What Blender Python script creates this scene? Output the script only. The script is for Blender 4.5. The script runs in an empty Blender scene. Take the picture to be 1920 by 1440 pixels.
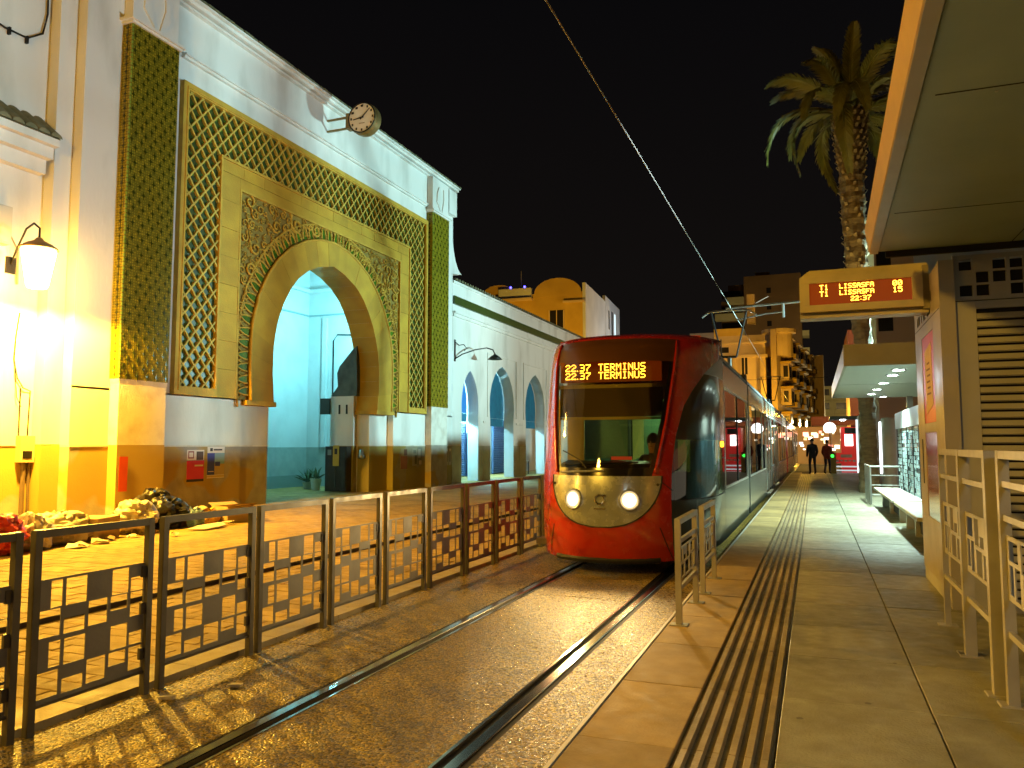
import bpy, bmesh, math, random
from mathutils import Vector, Matrix, Euler
R = math.radians
random.seed(7)
scene = bpy.context.scene
col = scene.collection

# ------------------------------------------------------------------ camera, world, lights, exposure
cam_data = bpy.data.cameras.new('camera')
cam_data.sensor_width = 36.0
cam_data.lens = 1460.0 / 1920.0 * 36.0
cam_data.clip_start = 0.05
cam_data.clip_end = 1000.0
cam = bpy.data.objects.new('camera', cam_data)
cam.location = (0.0, 0.0, 1.78)
cam.rotation_euler = (R(90.0 + 4.504), 0.0, R(21.164))
col.objects.link(cam)
scene.camera = cam

world = bpy.data.worlds.new('World')
scene.world = world
world.use_nodes = True
_bg = world.node_tree.nodes['Background']
_tc = world.node_tree.nodes.new('ShaderNodeTexCoord'); _sx = world.node_tree.nodes.new('ShaderNodeSeparateXYZ')
_rp = world.node_tree.nodes.new('ShaderNodeValToRGB')          # skyglow of the city: warmer and lighter towards the horizon
_rp.color_ramp.elements[0].position = 0.0; _rp.color_ramp.elements[0].color = (1.5, 1.15, 0.95, 1)
_rp.color_ramp.elements[1].position = 0.55; _rp.color_ramp.elements[1].color = (0.55, 0.52, 0.62, 1)
world.node_tree.links.new(_tc.outputs['Generated'], _sx.inputs[0]); world.node_tree.links.new(_sx.outputs['Z'], _rp.inputs[0])
world.node_tree.links.new(_rp.outputs['Color'], _bg.inputs['Color'])
_bg.inputs['Strength'].default_value = 0.0036

scene.view_settings.view_transform = 'Standard'
scene.view_settings.look = 'None'
scene.view_settings.gamma = 1.0
scene.view_settings.exposure = 0.38
scene.render.engine = 'CYCLES'
scene.cycles.max_bounces = 6
scene.cycles.diffuse_bounces = 3
scene.cycles.glossy_bounces = 3
scene.cycles.transparent_max_bounces = 12
scene.cycles.caustics_reflective = False
scene.cycles.caustics_refractive = False
scene.cycles.sample_clamp_indirect = 6.0
scene.cycles.use_denoising = True

SODIUM = (1.0, 0.53, 0.045)
MINT = (0.72, 1.0, 0.86)


def lamp(name, kind, loc, power, color, size=0.1, target=None, angle=120, blend=0.5):
    d = bpy.data.lights.new(name, kind)
    d.energy = power
    d.color = color
    if kind in ('POINT', 'SPOT'):
        d.shadow_soft_size = size
    if kind == 'SPOT':
        d.spot_size = R(angle)
        d.spot_blend = blend
    if kind == 'AREA':
        d.shape = 'DISK'
        d.size = size
    o = bpy.data.objects.new(name, d)
    o.location = loc
    if target is not None:
        o.rotation_euler = (Vector(target) - Vector(loc)).to_track_quat('-Z', 'Y').to_euler()
    col.objects.link(o)
    return o


# floodlight across the street (its mast is built below), cool white on the upper market wall
lamp('flood_fill_light', 'SPOT', (5.0, 31.0, 4.9), 18000, (0.54, 0.96, 0.96), 0.25, (-15.2, 23.5, 9.0), 92, 0.75)
lamp('flood_fill_light', 'SPOT', (4.8, 14.5, 5.0), 5200, (0.72, 0.95, 1.0), 0.25, (-15.2, 14.6, 11.4), 50, 0.45)  # added cool fill for the left part of the wall, no mast
# blue-white lamp in the gate passage and in the arcade walk
lamp('passage_light', 'POINT', (-16.7, 25.7, 6.6), 600, (0.24, 0.84, 1.0), 0.15)
lamp('arcade_light', 'POINT', (-16.6, 33.9, 3.3), 700, (0.30, 0.80, 1.0), 0.12)
lamp('arcade_light', 'POINT', (-16.7, 40.6, 3.3), 900, (0.38, 0.84, 1.0), 0.12)
# street lights farther down the boulevard, and fill lights added among them
lamp('street_fill_light', 'POINT', (-25.0, 65.0, 8.0), 3600, SODIUM, 0.3)
lamp('street_fill_light', 'POINT', (-12.0, 88.0, 8.0), 2600, (0.70, 0.86, 1.0), 0.3)  # added cool fill for the side wall of the ochre house
lamp('street_fill_light', 'POINT', (-7.5, 70.0, 5.0), 2600, SODIUM, 0.3)
lamp('street_fill_light', 'POINT', (-1.2, 84.0, 5.0), 3800, SODIUM, 0.3)
lamp('street_fill_light', 'POINT', (-8.0, -5.0, 9.0), 4200, SODIUM, 0.4)  # added fill behind the camera for tram front, track and display
lamp('flood_fill_light', 'SPOT', (6.0, 40.0, 5.0), 6500, (0.84, 1.0, 0.86), 0.25, (-15.2, 44.0, 6.5), 62, 0.5)  # added fill aimed at the arcade front, no lamp built
lamp('street_fill_light', 'POINT', (9.0, 66.0, 8.0), 4200, (1.0, 0.62, 0.22), 0.3)
lamp('street_fill_light', 'POINT', (3.0, 128.0, 5.0), 9000, (1.0, 0.78, 0.36), 0.3)


# ------------------------------------------------------------------ helpers
class MB:
    """collects vertices and faces (world coordinates); build() makes one mesh object"""
    def __init__(s):
        s.v = []; s.f = []; s.mi = []; s.tone = []; s.cur = 0

    def face(s, pts):
        n = len(s.v)
        s.v.extend([tuple(p) for p in pts])
        s.f.append(tuple(range(n, n + len(pts))))
        s.mi.append(s.cur)

    def grid(s, rows, close_u=False):
        n = len(s.v); w = len(rows[0])
        for r in rows:
            s.v.extend([tuple(p) for p in r])
        for i in range(len(rows) - 1):
            for j in range(w - 1 + (1 if close_u else 0)):
                a = n + i * w + j; b = n + i * w + (j + 1) % w
                s.f.append((a, b, b + w, a + w)); s.mi.append(s.cur)

    def box(s, x0, x1, y0, y1, z0, z1):
        n = len(s.v)
        s.v += [(x0, y0, z0), (x1, y0, z0), (x1, y1, z0), (x0, y1, z0), (x0, y0, z1), (x1, y0, z1), (x1, y1, z1), (x0, y1, z1)]
        for f in ((0, 3, 2, 1), (4, 5, 6, 7), (0, 1, 5, 4), (1, 2, 6, 5), (2, 3, 7, 6), (3, 0, 4, 7)):
            s.f.append(tuple(n + k for k in f)); s.mi.append(s.cur)
        return s

    def bevbox(s, x0, x1, y0, y1, z0, z1, b=0.01):
        """box with the four top edges chamfered"""
        n = len(s.v)
        s.v += [(x0, y0, z0), (x1, y0, z0), (x1, y1, z0), (x0, y1, z0),
                (x0, y0, z1 - b), (x1, y0, z1 - b), (x1, y1, z1 - b), (x0, y1, z1 - b),
                (x0 + b, y0 + b, z1), (x1 - b, y0 + b, z1), (x1 - b, y1 - b, z1), (x0 + b, y1 - b, z1)]
        for f in ((0, 3, 2, 1), (8, 9, 10, 11), (0, 1, 5, 4), (1, 2, 6, 5), (2, 3, 7, 6), (3, 0, 4, 7),
                  (4, 5, 9, 8), (5, 6, 10, 9), (6, 7, 11, 10), (7, 4, 8, 11)):
            s.f.append(tuple(n + k for k in f)); s.mi.append(s.cur)
        return s

    def prism(s, pts, d):
        """closed prism: polygon pts (3-D, planar) pushed along vector d"""
        n = len(s.v); m = len(pts); d = Vector(d)
        s.v += [tuple(p) for p in pts] + [tuple(Vector(p) + d) for p in pts]
        s.f.append(tuple(range(n + m - 1, n - 1, -1))); s.mi.append(s.cur)
        s.f.append(tuple(range(n + m, n + 2 * m))); s.mi.append(s.cur)
        for i in range(m):
            j = (i + 1) % m
            s.f.append((n + i, n + j, n + m + j, n + m + i)); s.mi.append(s.cur)
        return s

    def tube(s, pts, r, k=6, caps=True):
        pts = [Vector(p) for p in pts]
        rows = []
        up = Vector((0, 0, 1))
        for i, p in enumerate(pts):
            a = pts[max(i - 1, 0)]; b = pts[min(i + 1, len(pts) - 1)]
            t = (b - a)
            t = t.normalized() if t.length > 1e-9 else Vector((0, 0, 1))
            ref = up if abs(t.dot(up)) < 0.95 else Vector((1, 0, 0))
            u = t.cross(ref).normalized(); w = u.cross(t)
            rr = r[i] if isinstance(r, (list, tuple)) else r
            rows.append([p + (u * math.cos(2 * math.pi * q / k) + w * math.sin(2 * math.pi * q / k)) * rr for q in range(k)])
        n = len(s.v)
        s.grid(rows, close_u=True)
        if caps:
            s.f.append(tuple(range(n, n + k))); s.mi.append(s.cur)
            e = n + (len(rows) - 1) * k
            s.f.append(tuple(range(e + k - 1, e - 1, -1))); s.mi.append(s.cur)
        return s

    def lathe(s, c, prof, k=20, axis='z'):
        rows = []
        for r, h in prof:
            row = []
            for q in range(k):
                a = 2 * math.pi * q / k
                if axis == 'z':
                    row.append((c[0] + r * math.cos(a), c[1] + r * math.sin(a), c[2] + h))
                elif axis == 'y':
                    row.append((c[0] + r * math.cos(a), c[1] + h, c[2] + r * math.sin(a)))
                else:
                    row.append((c[0] + h, c[1] + r * math.cos(a), c[2] + r * math.sin(a)))
            rows.append(row)
        s.grid(rows, close_u=True)
        return s

    def mesh(s, name, org=(0, 0, 0), smooth=False):
        me = bpy.data.meshes.new(name)
        ox, oy, oz = org
        me.from_pydata([(x - ox, y - oy, z - oz) for x, y, z in s.v], [], s.f)
        if any(s.mi):
            me.polygons.foreach_set('material_index', s.mi)
        if smooth:
            me.polygons.foreach_set('use_smooth', [True] * len(me.polygons))
        return me


ORG = {}


def link(o, parent, org):
    col.objects.link(o)
    if parent is not None:
        o.parent = parent
        po = ORG[parent.name]
        o.location = (org[0] - po[0], org[1] - po[1], org[2] - po[2])
    else:
        o.location = org
    ORG[o.name] = tuple(org)
    return o


def empty(name, loc):
    o = bpy.data.objects.new(name, None)
    o.empty_display_size = 0.2
    return link(o, None, loc)


def tag(o, label=None, cat=None, group=None, kind=None):
    if label: o['label'] = label
    if cat: o['category'] = cat
    if group: o['group'] = group
    if kind: o['kind'] = kind
    return o


def fix_normals(me):
    bm = bmesh.new(); bm.from_mesh(me)
    bmesh.ops.recalc_face_normals(bm, faces=bm.faces)
    bm.to_mesh(me); bm.free()


def part(name, mb, mats, parent=None, smooth=False, org=None, fix=True, auto=None, kind=None):
    if org is None:
        org = ORG[parent.name] if parent is not None else (0, 0, 0)
    me = mb.mesh(name, org, smooth)
    if fix: fix_normals(me)
    if not isinstance(mats, (list, tuple)): mats = [mats]
    for m in mats: me.materials.append(m)
    if auto is not None:
        me.set_sharp_from_angle(angle=R(auto))
    o = bpy.data.objects.new(name, me)
    if kind: o['kind'] = kind
    return link(o, parent, org)


def piece(name, me, parent, org, rot=None, scale=None):
    """object sharing mesh data (mesh has local coordinates)"""
    o = bpy.data.objects.new(name, me)
    link(o, parent, org)
    if rot: o.rotation_euler = rot
    if scale: o.scale = scale
    return o


def shared(name, mb, m, smooth=False):
    me = mb.mesh(name, (0, 0, 0), smooth)
    fix_normals(me)
    me.materials.append(m)
    return me


def B(*a):
    m = MB(); m.box(*a); return m


# ------------------------------------------------------------------ materials
def mat(name, c, rough=0.6, metal=0.0, c2=None, vscale=2.0, lo=0.35, hi=0.7, bump=0.0, bscale=40.0, stretch=(1, 1, 1), spec=0.5,
        emis=None, estr=0.0, obj_random=0.0, coat=0.0, detail=6.0, world=False, rvar=0.0):
    m = bpy.data.materials.new(name)
    m.use_nodes = True
    nt = m.node_tree; N = nt.nodes; L = nt.links
    p = N['Principled BSDF']
    p.inputs['Roughness'].default_value = rough
    p.inputs['Metallic'].default_value = metal
    p.inputs['Specular IOR Level'].default_value = spec
    if coat: p.inputs['Coat Weight'].default_value = coat; p.inputs['Coat Roughness'].default_value = 0.08
    p.inputs['Base Color'].default_value = (*c, 1)
    if emis is not None:
        p.inputs['Emission Color'].default_value = (*emis, 1)
        p.inputs['Emission Strength'].default_value = estr
    out = None
    if c2 is not None or bump > 0 or rvar > 0:
        if world:
            tc = N.new('ShaderNodeNewGeometry'); src = tc.outputs['Position']
        else:
            tc = N.new('ShaderNodeTexCoord'); src = tc.outputs['Object']
        mp = N.new('ShaderNodeMapping'); mp.inputs['Scale'].default_value = stretch
        L.new(src, mp.inputs['Vector'])
    if c2 is not None:
        n = N.new('ShaderNodeTexNoise'); n.inputs['Scale'].default_value = vscale; n.inputs['Detail'].default_value = detail
        L.new(mp.outputs['Vector'], n.inputs['Vector'])
        r = N.new('ShaderNodeMapRange'); r.inputs['From Min'].default_value = lo; r.inputs['From Max'].default_value = hi
        L.new(n.outputs['Fac'], r.inputs['Value'])
        mx = N.new('ShaderNodeMix'); mx.data_type = 'RGBA'
        mx.inputs[6].default_value = (*c, 1); mx.inputs[7].default_value = (*c2, 1)
        L.new(r.outputs['Result'], mx.inputs[0])
        out = mx.outputs[2]
    if obj_random > 0:
        oi = N.new('ShaderNodeObjectInfo')
        hr = N.new('ShaderNodeMapRange'); hr.inputs['To Min'].default_value = 1 - obj_random; hr.inputs['To Max'].default_value = 1 + obj_random
        L.new(oi.outputs['Random'], hr.inputs['Value'])
        hs = N.new('ShaderNodeHueSaturation')
        hs.inputs['Color'].default_value = (*c, 1)
        if out is not None: L.new(out, hs.inputs['Color'])
        L.new(hr.outputs['Result'], hs.inputs['Value'])
        out = hs.outputs['Color']
    if out is not None: L.new(out, p.inputs['Base Color'])
    if bump > 0:
        b = N.new('ShaderNodeTexNoise'); b.inputs['Scale'].default_value = bscale; b.inputs['Detail'].default_value = 4
        L.new(mp.outputs['Vector'], b.inputs['Vector'])
        bp = N.new('ShaderNodeBump'); bp.inputs['Strength'].default_value = bump; bp.inputs['Distance'].default_value = 0.02
        L.new(b.outputs['Fac'], bp.inputs['Height'])
        L.new(bp.outputs['Normal'], p.inputs['Normal'])
    if rvar > 0:
        b2 = N.new('ShaderNodeTexNoise'); b2.inputs['Scale'].default_value = vscale * 1.7; b2.inputs['Detail'].default_value = 5
        L.new(mp.outputs['Vector'], b2.inputs['Vector'])
        rr = N.new('ShaderNodeMapRange'); rr.inputs['To Min'].default_value = max(0.03, rough - rvar); rr.inputs['To Max'].default_value = min(1, rough + rvar)
        rr.inputs['From Min'].default_value = 0.3; rr.inputs['From Max'].default_value = 0.7
        L.new(b2.outputs['Fac'], rr.inputs['Value']); L.new(rr.outputs['Result'], p.inputs['Roughness'])
    return m


def emit(name, c, s):
    m = bpy.data.materials.new(name); m.use_nodes = True
    nt = m.node_tree; nt.nodes.clear()
    e = nt.nodes.new('ShaderNodeEmission'); e.inputs['Color'].default_value = (*c, 1); e.inputs['Strength'].default_value = s
    o = nt.nodes.new('ShaderNodeOutputMaterial'); nt.links.new(e.outputs[0], o.inputs[0])
    return m


def glass(name, tint=(0.8, 0.85, 0.82), ior=1.5, rough=0.02, extra=0.0):
    """thin pane: transparent plus mirror reflection by Fresnel"""
    m = bpy.data.materials.new(name); m.use_nodes = True
    nt = m.node_tree; N = nt.nodes; L = nt.links; N.clear()
    t = N.new('ShaderNodeBsdfTransparent'); t.inputs['Color'].default_value = (*tint, 1)
    g = N.new('ShaderNodeBsdfGlossy'); g.inputs['Roughness'].default_value = rough
    f = N.new('ShaderNodeFresnel'); f.inputs['IOR'].default_value = ior
    a = N.new('ShaderNodeMath'); a.operation = 'ADD'; a.inputs[1].default_value = extra; a.use_clamp = True
    L.new(f.outputs[0], a.inputs[0])
    mx = N.new('ShaderNodeMixShader'); o = N.new('ShaderNodeOutputMaterial')
    L.new(a.outputs[0], mx.inputs[0]); L.new(t.outputs[0], mx.inputs[1]); L.new(g.outputs[0], mx.inputs[2]); L.new(mx.outputs[0], o.inputs[0])
    return m


def aggregate(name, dark, light, scale=55.0, rough=0.45):
    """exposed-aggregate concrete: pebbles of different tone with fine relief"""
    m = bpy.data.materials.new(name); m.use_nodes = True
    nt = m.node_tree; N = nt.nodes; L = nt.links
    p = N['Principled BSDF']
    g = N.new('ShaderNodeNewGeometry')
    v = N.new('ShaderNodeTexVoronoi'); v.inputs['Scale'].default_value = scale
    L.new(g.outputs['Position'], v.inputs['Vector'])
    n = N.new('ShaderNodeTexNoise'); n.inputs['Scale'].default_value = 0.9; n.inputs['Detail'].default_value = 7
    L.new(g.outputs['Position'], n.inputs['Vector'])
    sep = N.new('ShaderNodeSeparateColor'); L.new(v.outputs['Color'], sep.inputs[0])
    mx = N.new('ShaderNodeMix'); mx.data_type = 'RGBA'
    mx.inputs[6].default_value = (*dark, 1); mx.inputs[7].default_value = (*light, 1)
    pw = N.new('ShaderNodeMath'); pw.operation = 'POWER'; pw.inputs[1].default_value = 1.8
    L.new(sep.outputs[0], pw.inputs[0]); L.new(pw.outputs[0], mx.inputs[0])
    mr = N.new('ShaderNodeMapRange'); mr.inputs['From Min'].default_value = 0.3; mr.inputs['From Max'].default_value = 0.75
    mr.inputs['To Min'].default_value = 1.15; mr.inputs['To Max'].default_value = 0.72
    L.new(n.outputs['Fac'], mr.inputs['Value'])
    hs = N.new('ShaderNodeHueSaturation'); L.new(mx.outputs[2], hs.inputs['Color']); L.new(mr.outputs['Result'], hs.inputs['Value'])
    L.new(hs.outputs['Color'], p.inputs['Base Color'])
    rr = N.new('ShaderNodeMapRange'); rr.inputs['To Min'].default_value = rough - 0.2; rr.inputs['To Max'].default_value = rough + 0.3
    L.new(sep.outputs[1], rr.inputs['Value']); L.new(rr.outputs['Result'], p.inputs['Roughness'])
    b = N.new('ShaderNodeBump'); b.inputs['Strength'].default_value = 0.75; b.inputs['Distance'].default_value = 0.012
    inv = N.new('ShaderNodeMath'); inv.operation = 'SUBTRACT'; inv.inputs[0].default_value = 1.0
    L.new(v.outputs['Distance'], inv.inputs[1]); L.new(inv.outputs[0], b.inputs['Height'])
    L.new(b.outputs['Normal'], p.inputs['Normal'])
    return m


def toned(name, c, c2, rough=0.5, bump=0.3):
    """paving: per-piece tone from a face attribute or the object random, plus grain"""
    m = mat(name, c, rough, 0, c2, 5.0, 0.3, 0.75, bump, 60.0, obj_random=0.18, world=True, rvar=0.12)
    nt = m.node_tree; N = nt.nodes; L = nt.links; p = N['Principled BSDF']
    if rough > 0.7: p.inputs['Specular IOR Level'].default_value = 0.25
    old = p.inputs['Base Color'].links[0].from_socket
    g = N.new('ShaderNodeNewGeometry')
    n = N.new('ShaderNodeTexNoise'); n.inputs['Scale'].default_value = 0.8; n.inputs['Detail'].default_value = 8; n.inputs['Roughness'].default_value = 0.65
    L.new(g.outputs['Position'], n.inputs['Vector'])
    r = N.new('ShaderNodeMapRange'); r.inputs['From Min'].default_value = 0.42; r.inputs['From Max'].default_value = 0.68; r.inputs['To Min'].default_value = 1.08; r.inputs['To Max'].default_value = 0.62
    L.new(n.outputs['Fac'], r.inputs['Value'])
    v = N.new('ShaderNodeTexVoronoi'); v.inputs['Scale'].default_value = 2.6; L.new(g.outputs['Position'], v.inputs['Vector'])
    s = N.new('ShaderNodeMapRange'); s.inputs['From Min'].default_value = 0.045; s.inputs['From Max'].default_value = 0.06; s.inputs['To Min'].default_value = 0.45; s.inputs['To Max'].default_value = 1.0
    L.new(v.outputs['Distance'], s.inputs['Value'])
    mu = N.new('ShaderNodeMath'); mu.operation = 'MULTIPLY'; L.new(r.outputs['Result'], mu.inputs[0]); L.new(s.outputs['Result'], mu.inputs[1])
    hs = N.new('ShaderNodeHueSaturation'); L.new(old, hs.inputs['Color']); L.new(mu.outputs[0], hs.inputs['Value']); L.new(hs.outputs['Color'], p.inputs['Base Color'])
    return m


def zellige(name, c, c2, glaze=0.25):
    m = bpy.data.materials.new(name); m.use_nodes = True
    nt = m.node_tree; N = nt.nodes; L = nt.links
    p = N['Principled BSDF']; p.inputs['Roughness'].default_value = glaze; p.inputs['Specular IOR Level'].default_value = 0.15
    tc = N.new('ShaderNodeTexCoord')
    v = N.new('ShaderNodeTexVoronoi'); v.inputs['Scale'].default_value = 16.0; v.feature = 'F1'; v.distance = 'MANHATTAN'
    v.inputs['Randomness'].default_value = 0.25
    L.new(tc.outputs['Object'], v.inputs['Vector'])
    sep = N.new('ShaderNodeSeparateColor'); L.new(v.outputs['Color'], sep.inputs[0])
    mx = N.new('ShaderNodeMix'); mx.data_type = 'RGBA'; mx.inputs[6].default_value = (*c, 1); mx.inputs[7].default_value = (*c2, 1)
    L.new(sep.outputs[0], mx.inputs[0])
    d = N.new('ShaderNodeMapRange'); d.inputs['From Min'].default_value = 0.35; d.inputs['From Max'].default_value = 0.75
    d.inputs['To Min'].default_value = 1.0; d.inputs['To Max'].default_value = 0.4
    L.new(v.outputs['Distance'], d.inputs['Value'])
    hs = N.new('ShaderNodeHueSaturation'); L.new(mx.outputs[2], hs.inputs['Color']); L.new(d.outputs['Result'], hs.inputs['Value'])
    L.new(hs.outputs['Color'], p.inputs['Base Color'])
    b = N.new('ShaderNodeBump'); b.inputs['Strength'].default_value = 0.35; b.inputs['Distance'].default_value = 0.015
    L.new(d.outputs['Result'], b.inputs['Height']); L.new(b.outputs['Normal'], p.inputs['Normal'])
    return m


def wainscot_mat(name, grey, ochre, edge=0.5):
    """cement dado with irregular overpainted patches"""
    m = mat(name, grey, 0.75, 0, tuple(k * 0.7 for k in grey), 3.0, 0.3, 0.75, 0.25, 30.0)
    nt = m.node_tree; N = nt.nodes; L = nt.links; p = N['Principled BSDF']
    old = p.inputs['Base Color'].links[0].from_socket
    tc = N.new('ShaderNodeTexCoord'); n = N.new('ShaderNodeTexNoise'); n.inputs['Scale'].default_value = 0.42; n.inputs['Detail'].default_value = 2.5
    L.new(tc.outputs['Object'], n.inputs['Vector'])
    r = N.new('ShaderNodeMapRange'); r.inputs['From Min'].default_value = edge; r.inputs['From Max'].default_value = edge + 0.025
    L.new(n.outputs['Fac'], r.inputs['Value'])
    mx = N.new('ShaderNodeMix'); mx.data_type = 'RGBA'; mx.inputs[7].default_value = (*ochre, 1)
    L.new(r.outputs['Result'], mx.inputs[0]); L.new(old, mx.inputs[6]); L.new(mx.outputs[2], p.inputs['Base Color'])
    return m


PLASTER = mat('white_plaster', (0.72, 0.71, 0.67), 0.8, 0, (0.40, 0.38, 0.33), 0.9, 0.48, 0.88, 0.25, 14.0, stretch=(1, 1, 0.35), detail=10.0)
PLASTER_OLD = mat('worn_plaster', (0.70, 0.66, 0.58), 0.85, 0, (0.50, 0.44, 0.36), 2.2, 0.45, 0.75, 0.5, 22.0)
DADO = wainscot_mat('cement_dado', (0.40, 0.37, 0.31), (0.40, 0.28, 0.07), 0.52)
DADO2 = wainscot_mat('olive_dado', (0.36, 0.33, 0.22), (0.34, 0.27, 0.06), 0.42)
GOLD = mat('ochre_stone', (0.50, 0.30, 0.018), 0.75, 0, (0.40, 0.225, 0.012), 1.6, 0.35, 0.7, 0.35, 26.0, obj_random=0.10)
GOLD_CARVE = mat('carved_ochre_stone', (0.54, 0.33, 0.028), 0.75, 0, (0.42, 0.24, 0.018), 3.0, 0.35, 0.7, 0.4, 30.0)
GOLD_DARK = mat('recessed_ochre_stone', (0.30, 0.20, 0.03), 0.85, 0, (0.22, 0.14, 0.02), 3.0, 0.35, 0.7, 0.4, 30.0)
GREEN_DEEP = mat('dark_green_glaze', (0.030, 0.060, 0.008), 0.35, 0, (0.02, 0.035, 0.006), 6.0)
GREEN_TILE = mat('green_glaze_tile', (0.085, 0.19, 0.012), 0.22, 0, (0.035, 0.08, 0.01), 9.0, obj_random=0.25)
GREEN_DOT = mat('light_green_glaze', (0.26, 0.36, 0.05), 0.25, 0, (0.15, 0.25, 0.03), 9.0)
ZELL = zellige('green_zellige', (0.40, 0.31, 0.013), (0.27, 0.245, 0.011), 0.5)
ZELL_DARK = mat('dark_zellige_star', (0.035, 0.045, 0.006), 0.25)
ROOFTILE = mat('weathered_roof_tile', (0.20, 0.18, 0.10), 0.85, 0, (0.09, 0.10, 0.05), 4.0, 0.3, 0.7, 0.4, 30.0)
IRON = mat('black_iron', (0.02, 0.018, 0.016), 0.5, 0.6)
GREY_METAL = mat('grey_painted_steel', (0.20, 0.19, 0.165), 0.6, 0.1, (0.13, 0.12, 0.10), 3.0, 0.4, 0.75, 0.08, 40.0, rvar=0.12)
POST_METAL = mat('taupe_painted_steel', (0.095, 0.088, 0.075), 0.45, 0.3, (0.068, 0.062, 0.052), 5.0, 0.4, 0.75, rvar=0.1)
LIGHT_METAL = mat('pale_grey_steel', (0.42, 0.40, 0.36), 0.42, 0.35, (0.30, 0.28, 0.25), 3.0, 0.4, 0.75, rvar=0.1)
GALV = mat('galvanised_steel', (0.45, 0.46, 0.44), 0.35, 0.8)
RAIL_TOP = mat('polished_rail_steel', (0.62, 0.58, 0.52), 0.16, 1.0, (0.45, 0.40, 0.33), 4.0, 0.4, 0.75, stretch=(6, 0.3, 6))
RAIL_DARK = mat('rail_groove', (0.02, 0.016, 0.012), 0.8)
BED = aggregate('exposed_aggregate_bed', (0.080, 0.056, 0.010), (0.47, 0.32, 0.040), 62.0, 0.40)
ASPHALT = mat('dark_base', (0.03, 0.026, 0.022), 0.9, 0, (0.02, 0.018, 0.015), 5.0)
PAVER = toned('stone_paver', (0.43, 0.30, 0.095), (0.31, 0.205, 0.060), 0.72, 0.4)
KERB = toned('kerb_stone', (0.34, 0.27, 0.13), (0.25, 0.19, 0.085), 0.6, 0.4)
SLAB = toned('platform_slab', (0.29, 0.28, 0.19), (0.21, 0.20, 0.13), 0.52, 0.3)
EDGE_SLAB = toned('platform_edge_slab', (0.44, 0.32, 0.14), (0.34, 0.24, 0.10), 0.72, 0.2)
TACT = toned('tactile_strip', (0.36, 0.29, 0.16), (0.27, 0.21, 0.11), 0.55, 0.2)
TACT_BASE = toned('tactile_groove', (0.16, 0.13, 0.072), (0.11, 0.088, 0.048), 0.6, 0.2)

# ------------------------------------------------------------------ ground, track bed, pavement, platform
def struct(name, mb, m, parent=None, **k):
    o = part(name, mb, m, parent, **k)
    if parent is None: o['kind'] = 'structure'
    return o


ground = struct('ground', B(-400, 400, -40, 700, -0.50, -0.12), ASPHALT)
road = struct('road', B(1.9, 60, -30, 300, -0.11, -0.05), mat('asphalt', (0.05, 0.045, 0.04), 0.7, 0, (0.03, 0.028, 0.025), 1.2, bump=0.4, bscale=60))

track = struct('track_bed', B(-4.62, -1.30, -6, 170, -0.115, -0.06), ASPHALT)
RX = (-3.38, -1.93)
y = -3.0
for yy in range(0, 60):
    y0 = -3.0 + yy * 3.0
    if y0 > 52: break
    for (a, b) in ((-4.60, RX[0] - 0.085), (RX[0] + 0.125, RX[1] - 0.125), (RX[1] + 0.085, -1.33)):
        o = struct('bed_slab', B(a, b, y0 + 0.006, y0 + 2.994, -0.06, -0.004 + random.uniform(-0.002, 0.002)), BED, track)
struct('bed_slab', B(-4.60, -1.33, 55.0, 170, -0.06, -0.004), BED, track)
for i, x in enumerate(RX):
    s = 1 if i == 0 else -1       # groove on the inner side
    r = MB(); r.bevbox(x - 0.040, x + 0.040, -6, 170, -0.059, 0.004, 0.006)
    struct('rail', r, RAIL_TOP, track)
    g = MB(); g.box(min(x + s * 0.0405, x + s * 0.100), max(x + s * 0.0405, x + s * 0.100), -6, 170, -0.058, -0.030)
    struct('rail_groove', g, RAIL_DARK, track)
    l = MB(); l.box(min(x + s * 0.1005, x + s * 0.122), max(x + s * 0.1005, x + s * 0.122), -6, 170, -0.03, 0.000)
    struct('rail_lip', l, RAIL_TOP, track)
    j = MB(); j.box(min(x - s * 0.0405, x - s * 0.082), max(x - s * 0.0405, x - s * 0.082), -6, 170, -0.06, -0.010)
    struct('rail_sealant', j, RAIL_DARK, track)

# pavement in front of the market: base, kerb stones, pavers, raised strip towards the wall
pave = struct('pavement', B(-26.0, -4.64, -6, 60, -0.115, -0.045), ASPHALT)
for k in range(30):
    y0 = -1.0 + k * 1.0
    me = B(-5.00, -4.63, y0 + 0.004, y0 + 0.996, -0.045, 0.035)
    struct('kerb_stone', me, KERB, pave)
PW, PL = 0.20, 0.40
pav_me = MB(); pav_me.bevbox(-PL / 2 + 0.004, PL / 2 - 0.004, -PW / 2 + 0.004, PW / 2 - 0.004, -0.05, 0.0, 0.006)
pav_me = shared('paver', pav_me, PAVER)
cells = []; halves = []
for xs0, xs1, z in ((-7.22, -5.005, 0.010), (-15.1, -7.225, 0.060)):
    ny = int((24 - 1) / PW)
    for r in range(ny):
        yc = 1.0 + (r + 0.5) * PW
        off = (r % 2) * PL / 2
        x = xs1 - PL / 2 - off
        if off: halves.append((xs1 - off, xs1, yc, z))
        while x - PL / 2 > xs0:
            cells.append((x, yc, z)); x -= PL
        if x + PL / 2 - xs0 > 0.03: halves.append((xs0, x + PL / 2, yc, z))


def seen_size(c):
    d = math.hypot(c[0], c[1])
    ang = math.degrees(math.atan2(-c[0], c[1])) - 21.164
    inview = abs(ang) < 34
    return (0 if inview else 100) + d


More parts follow.
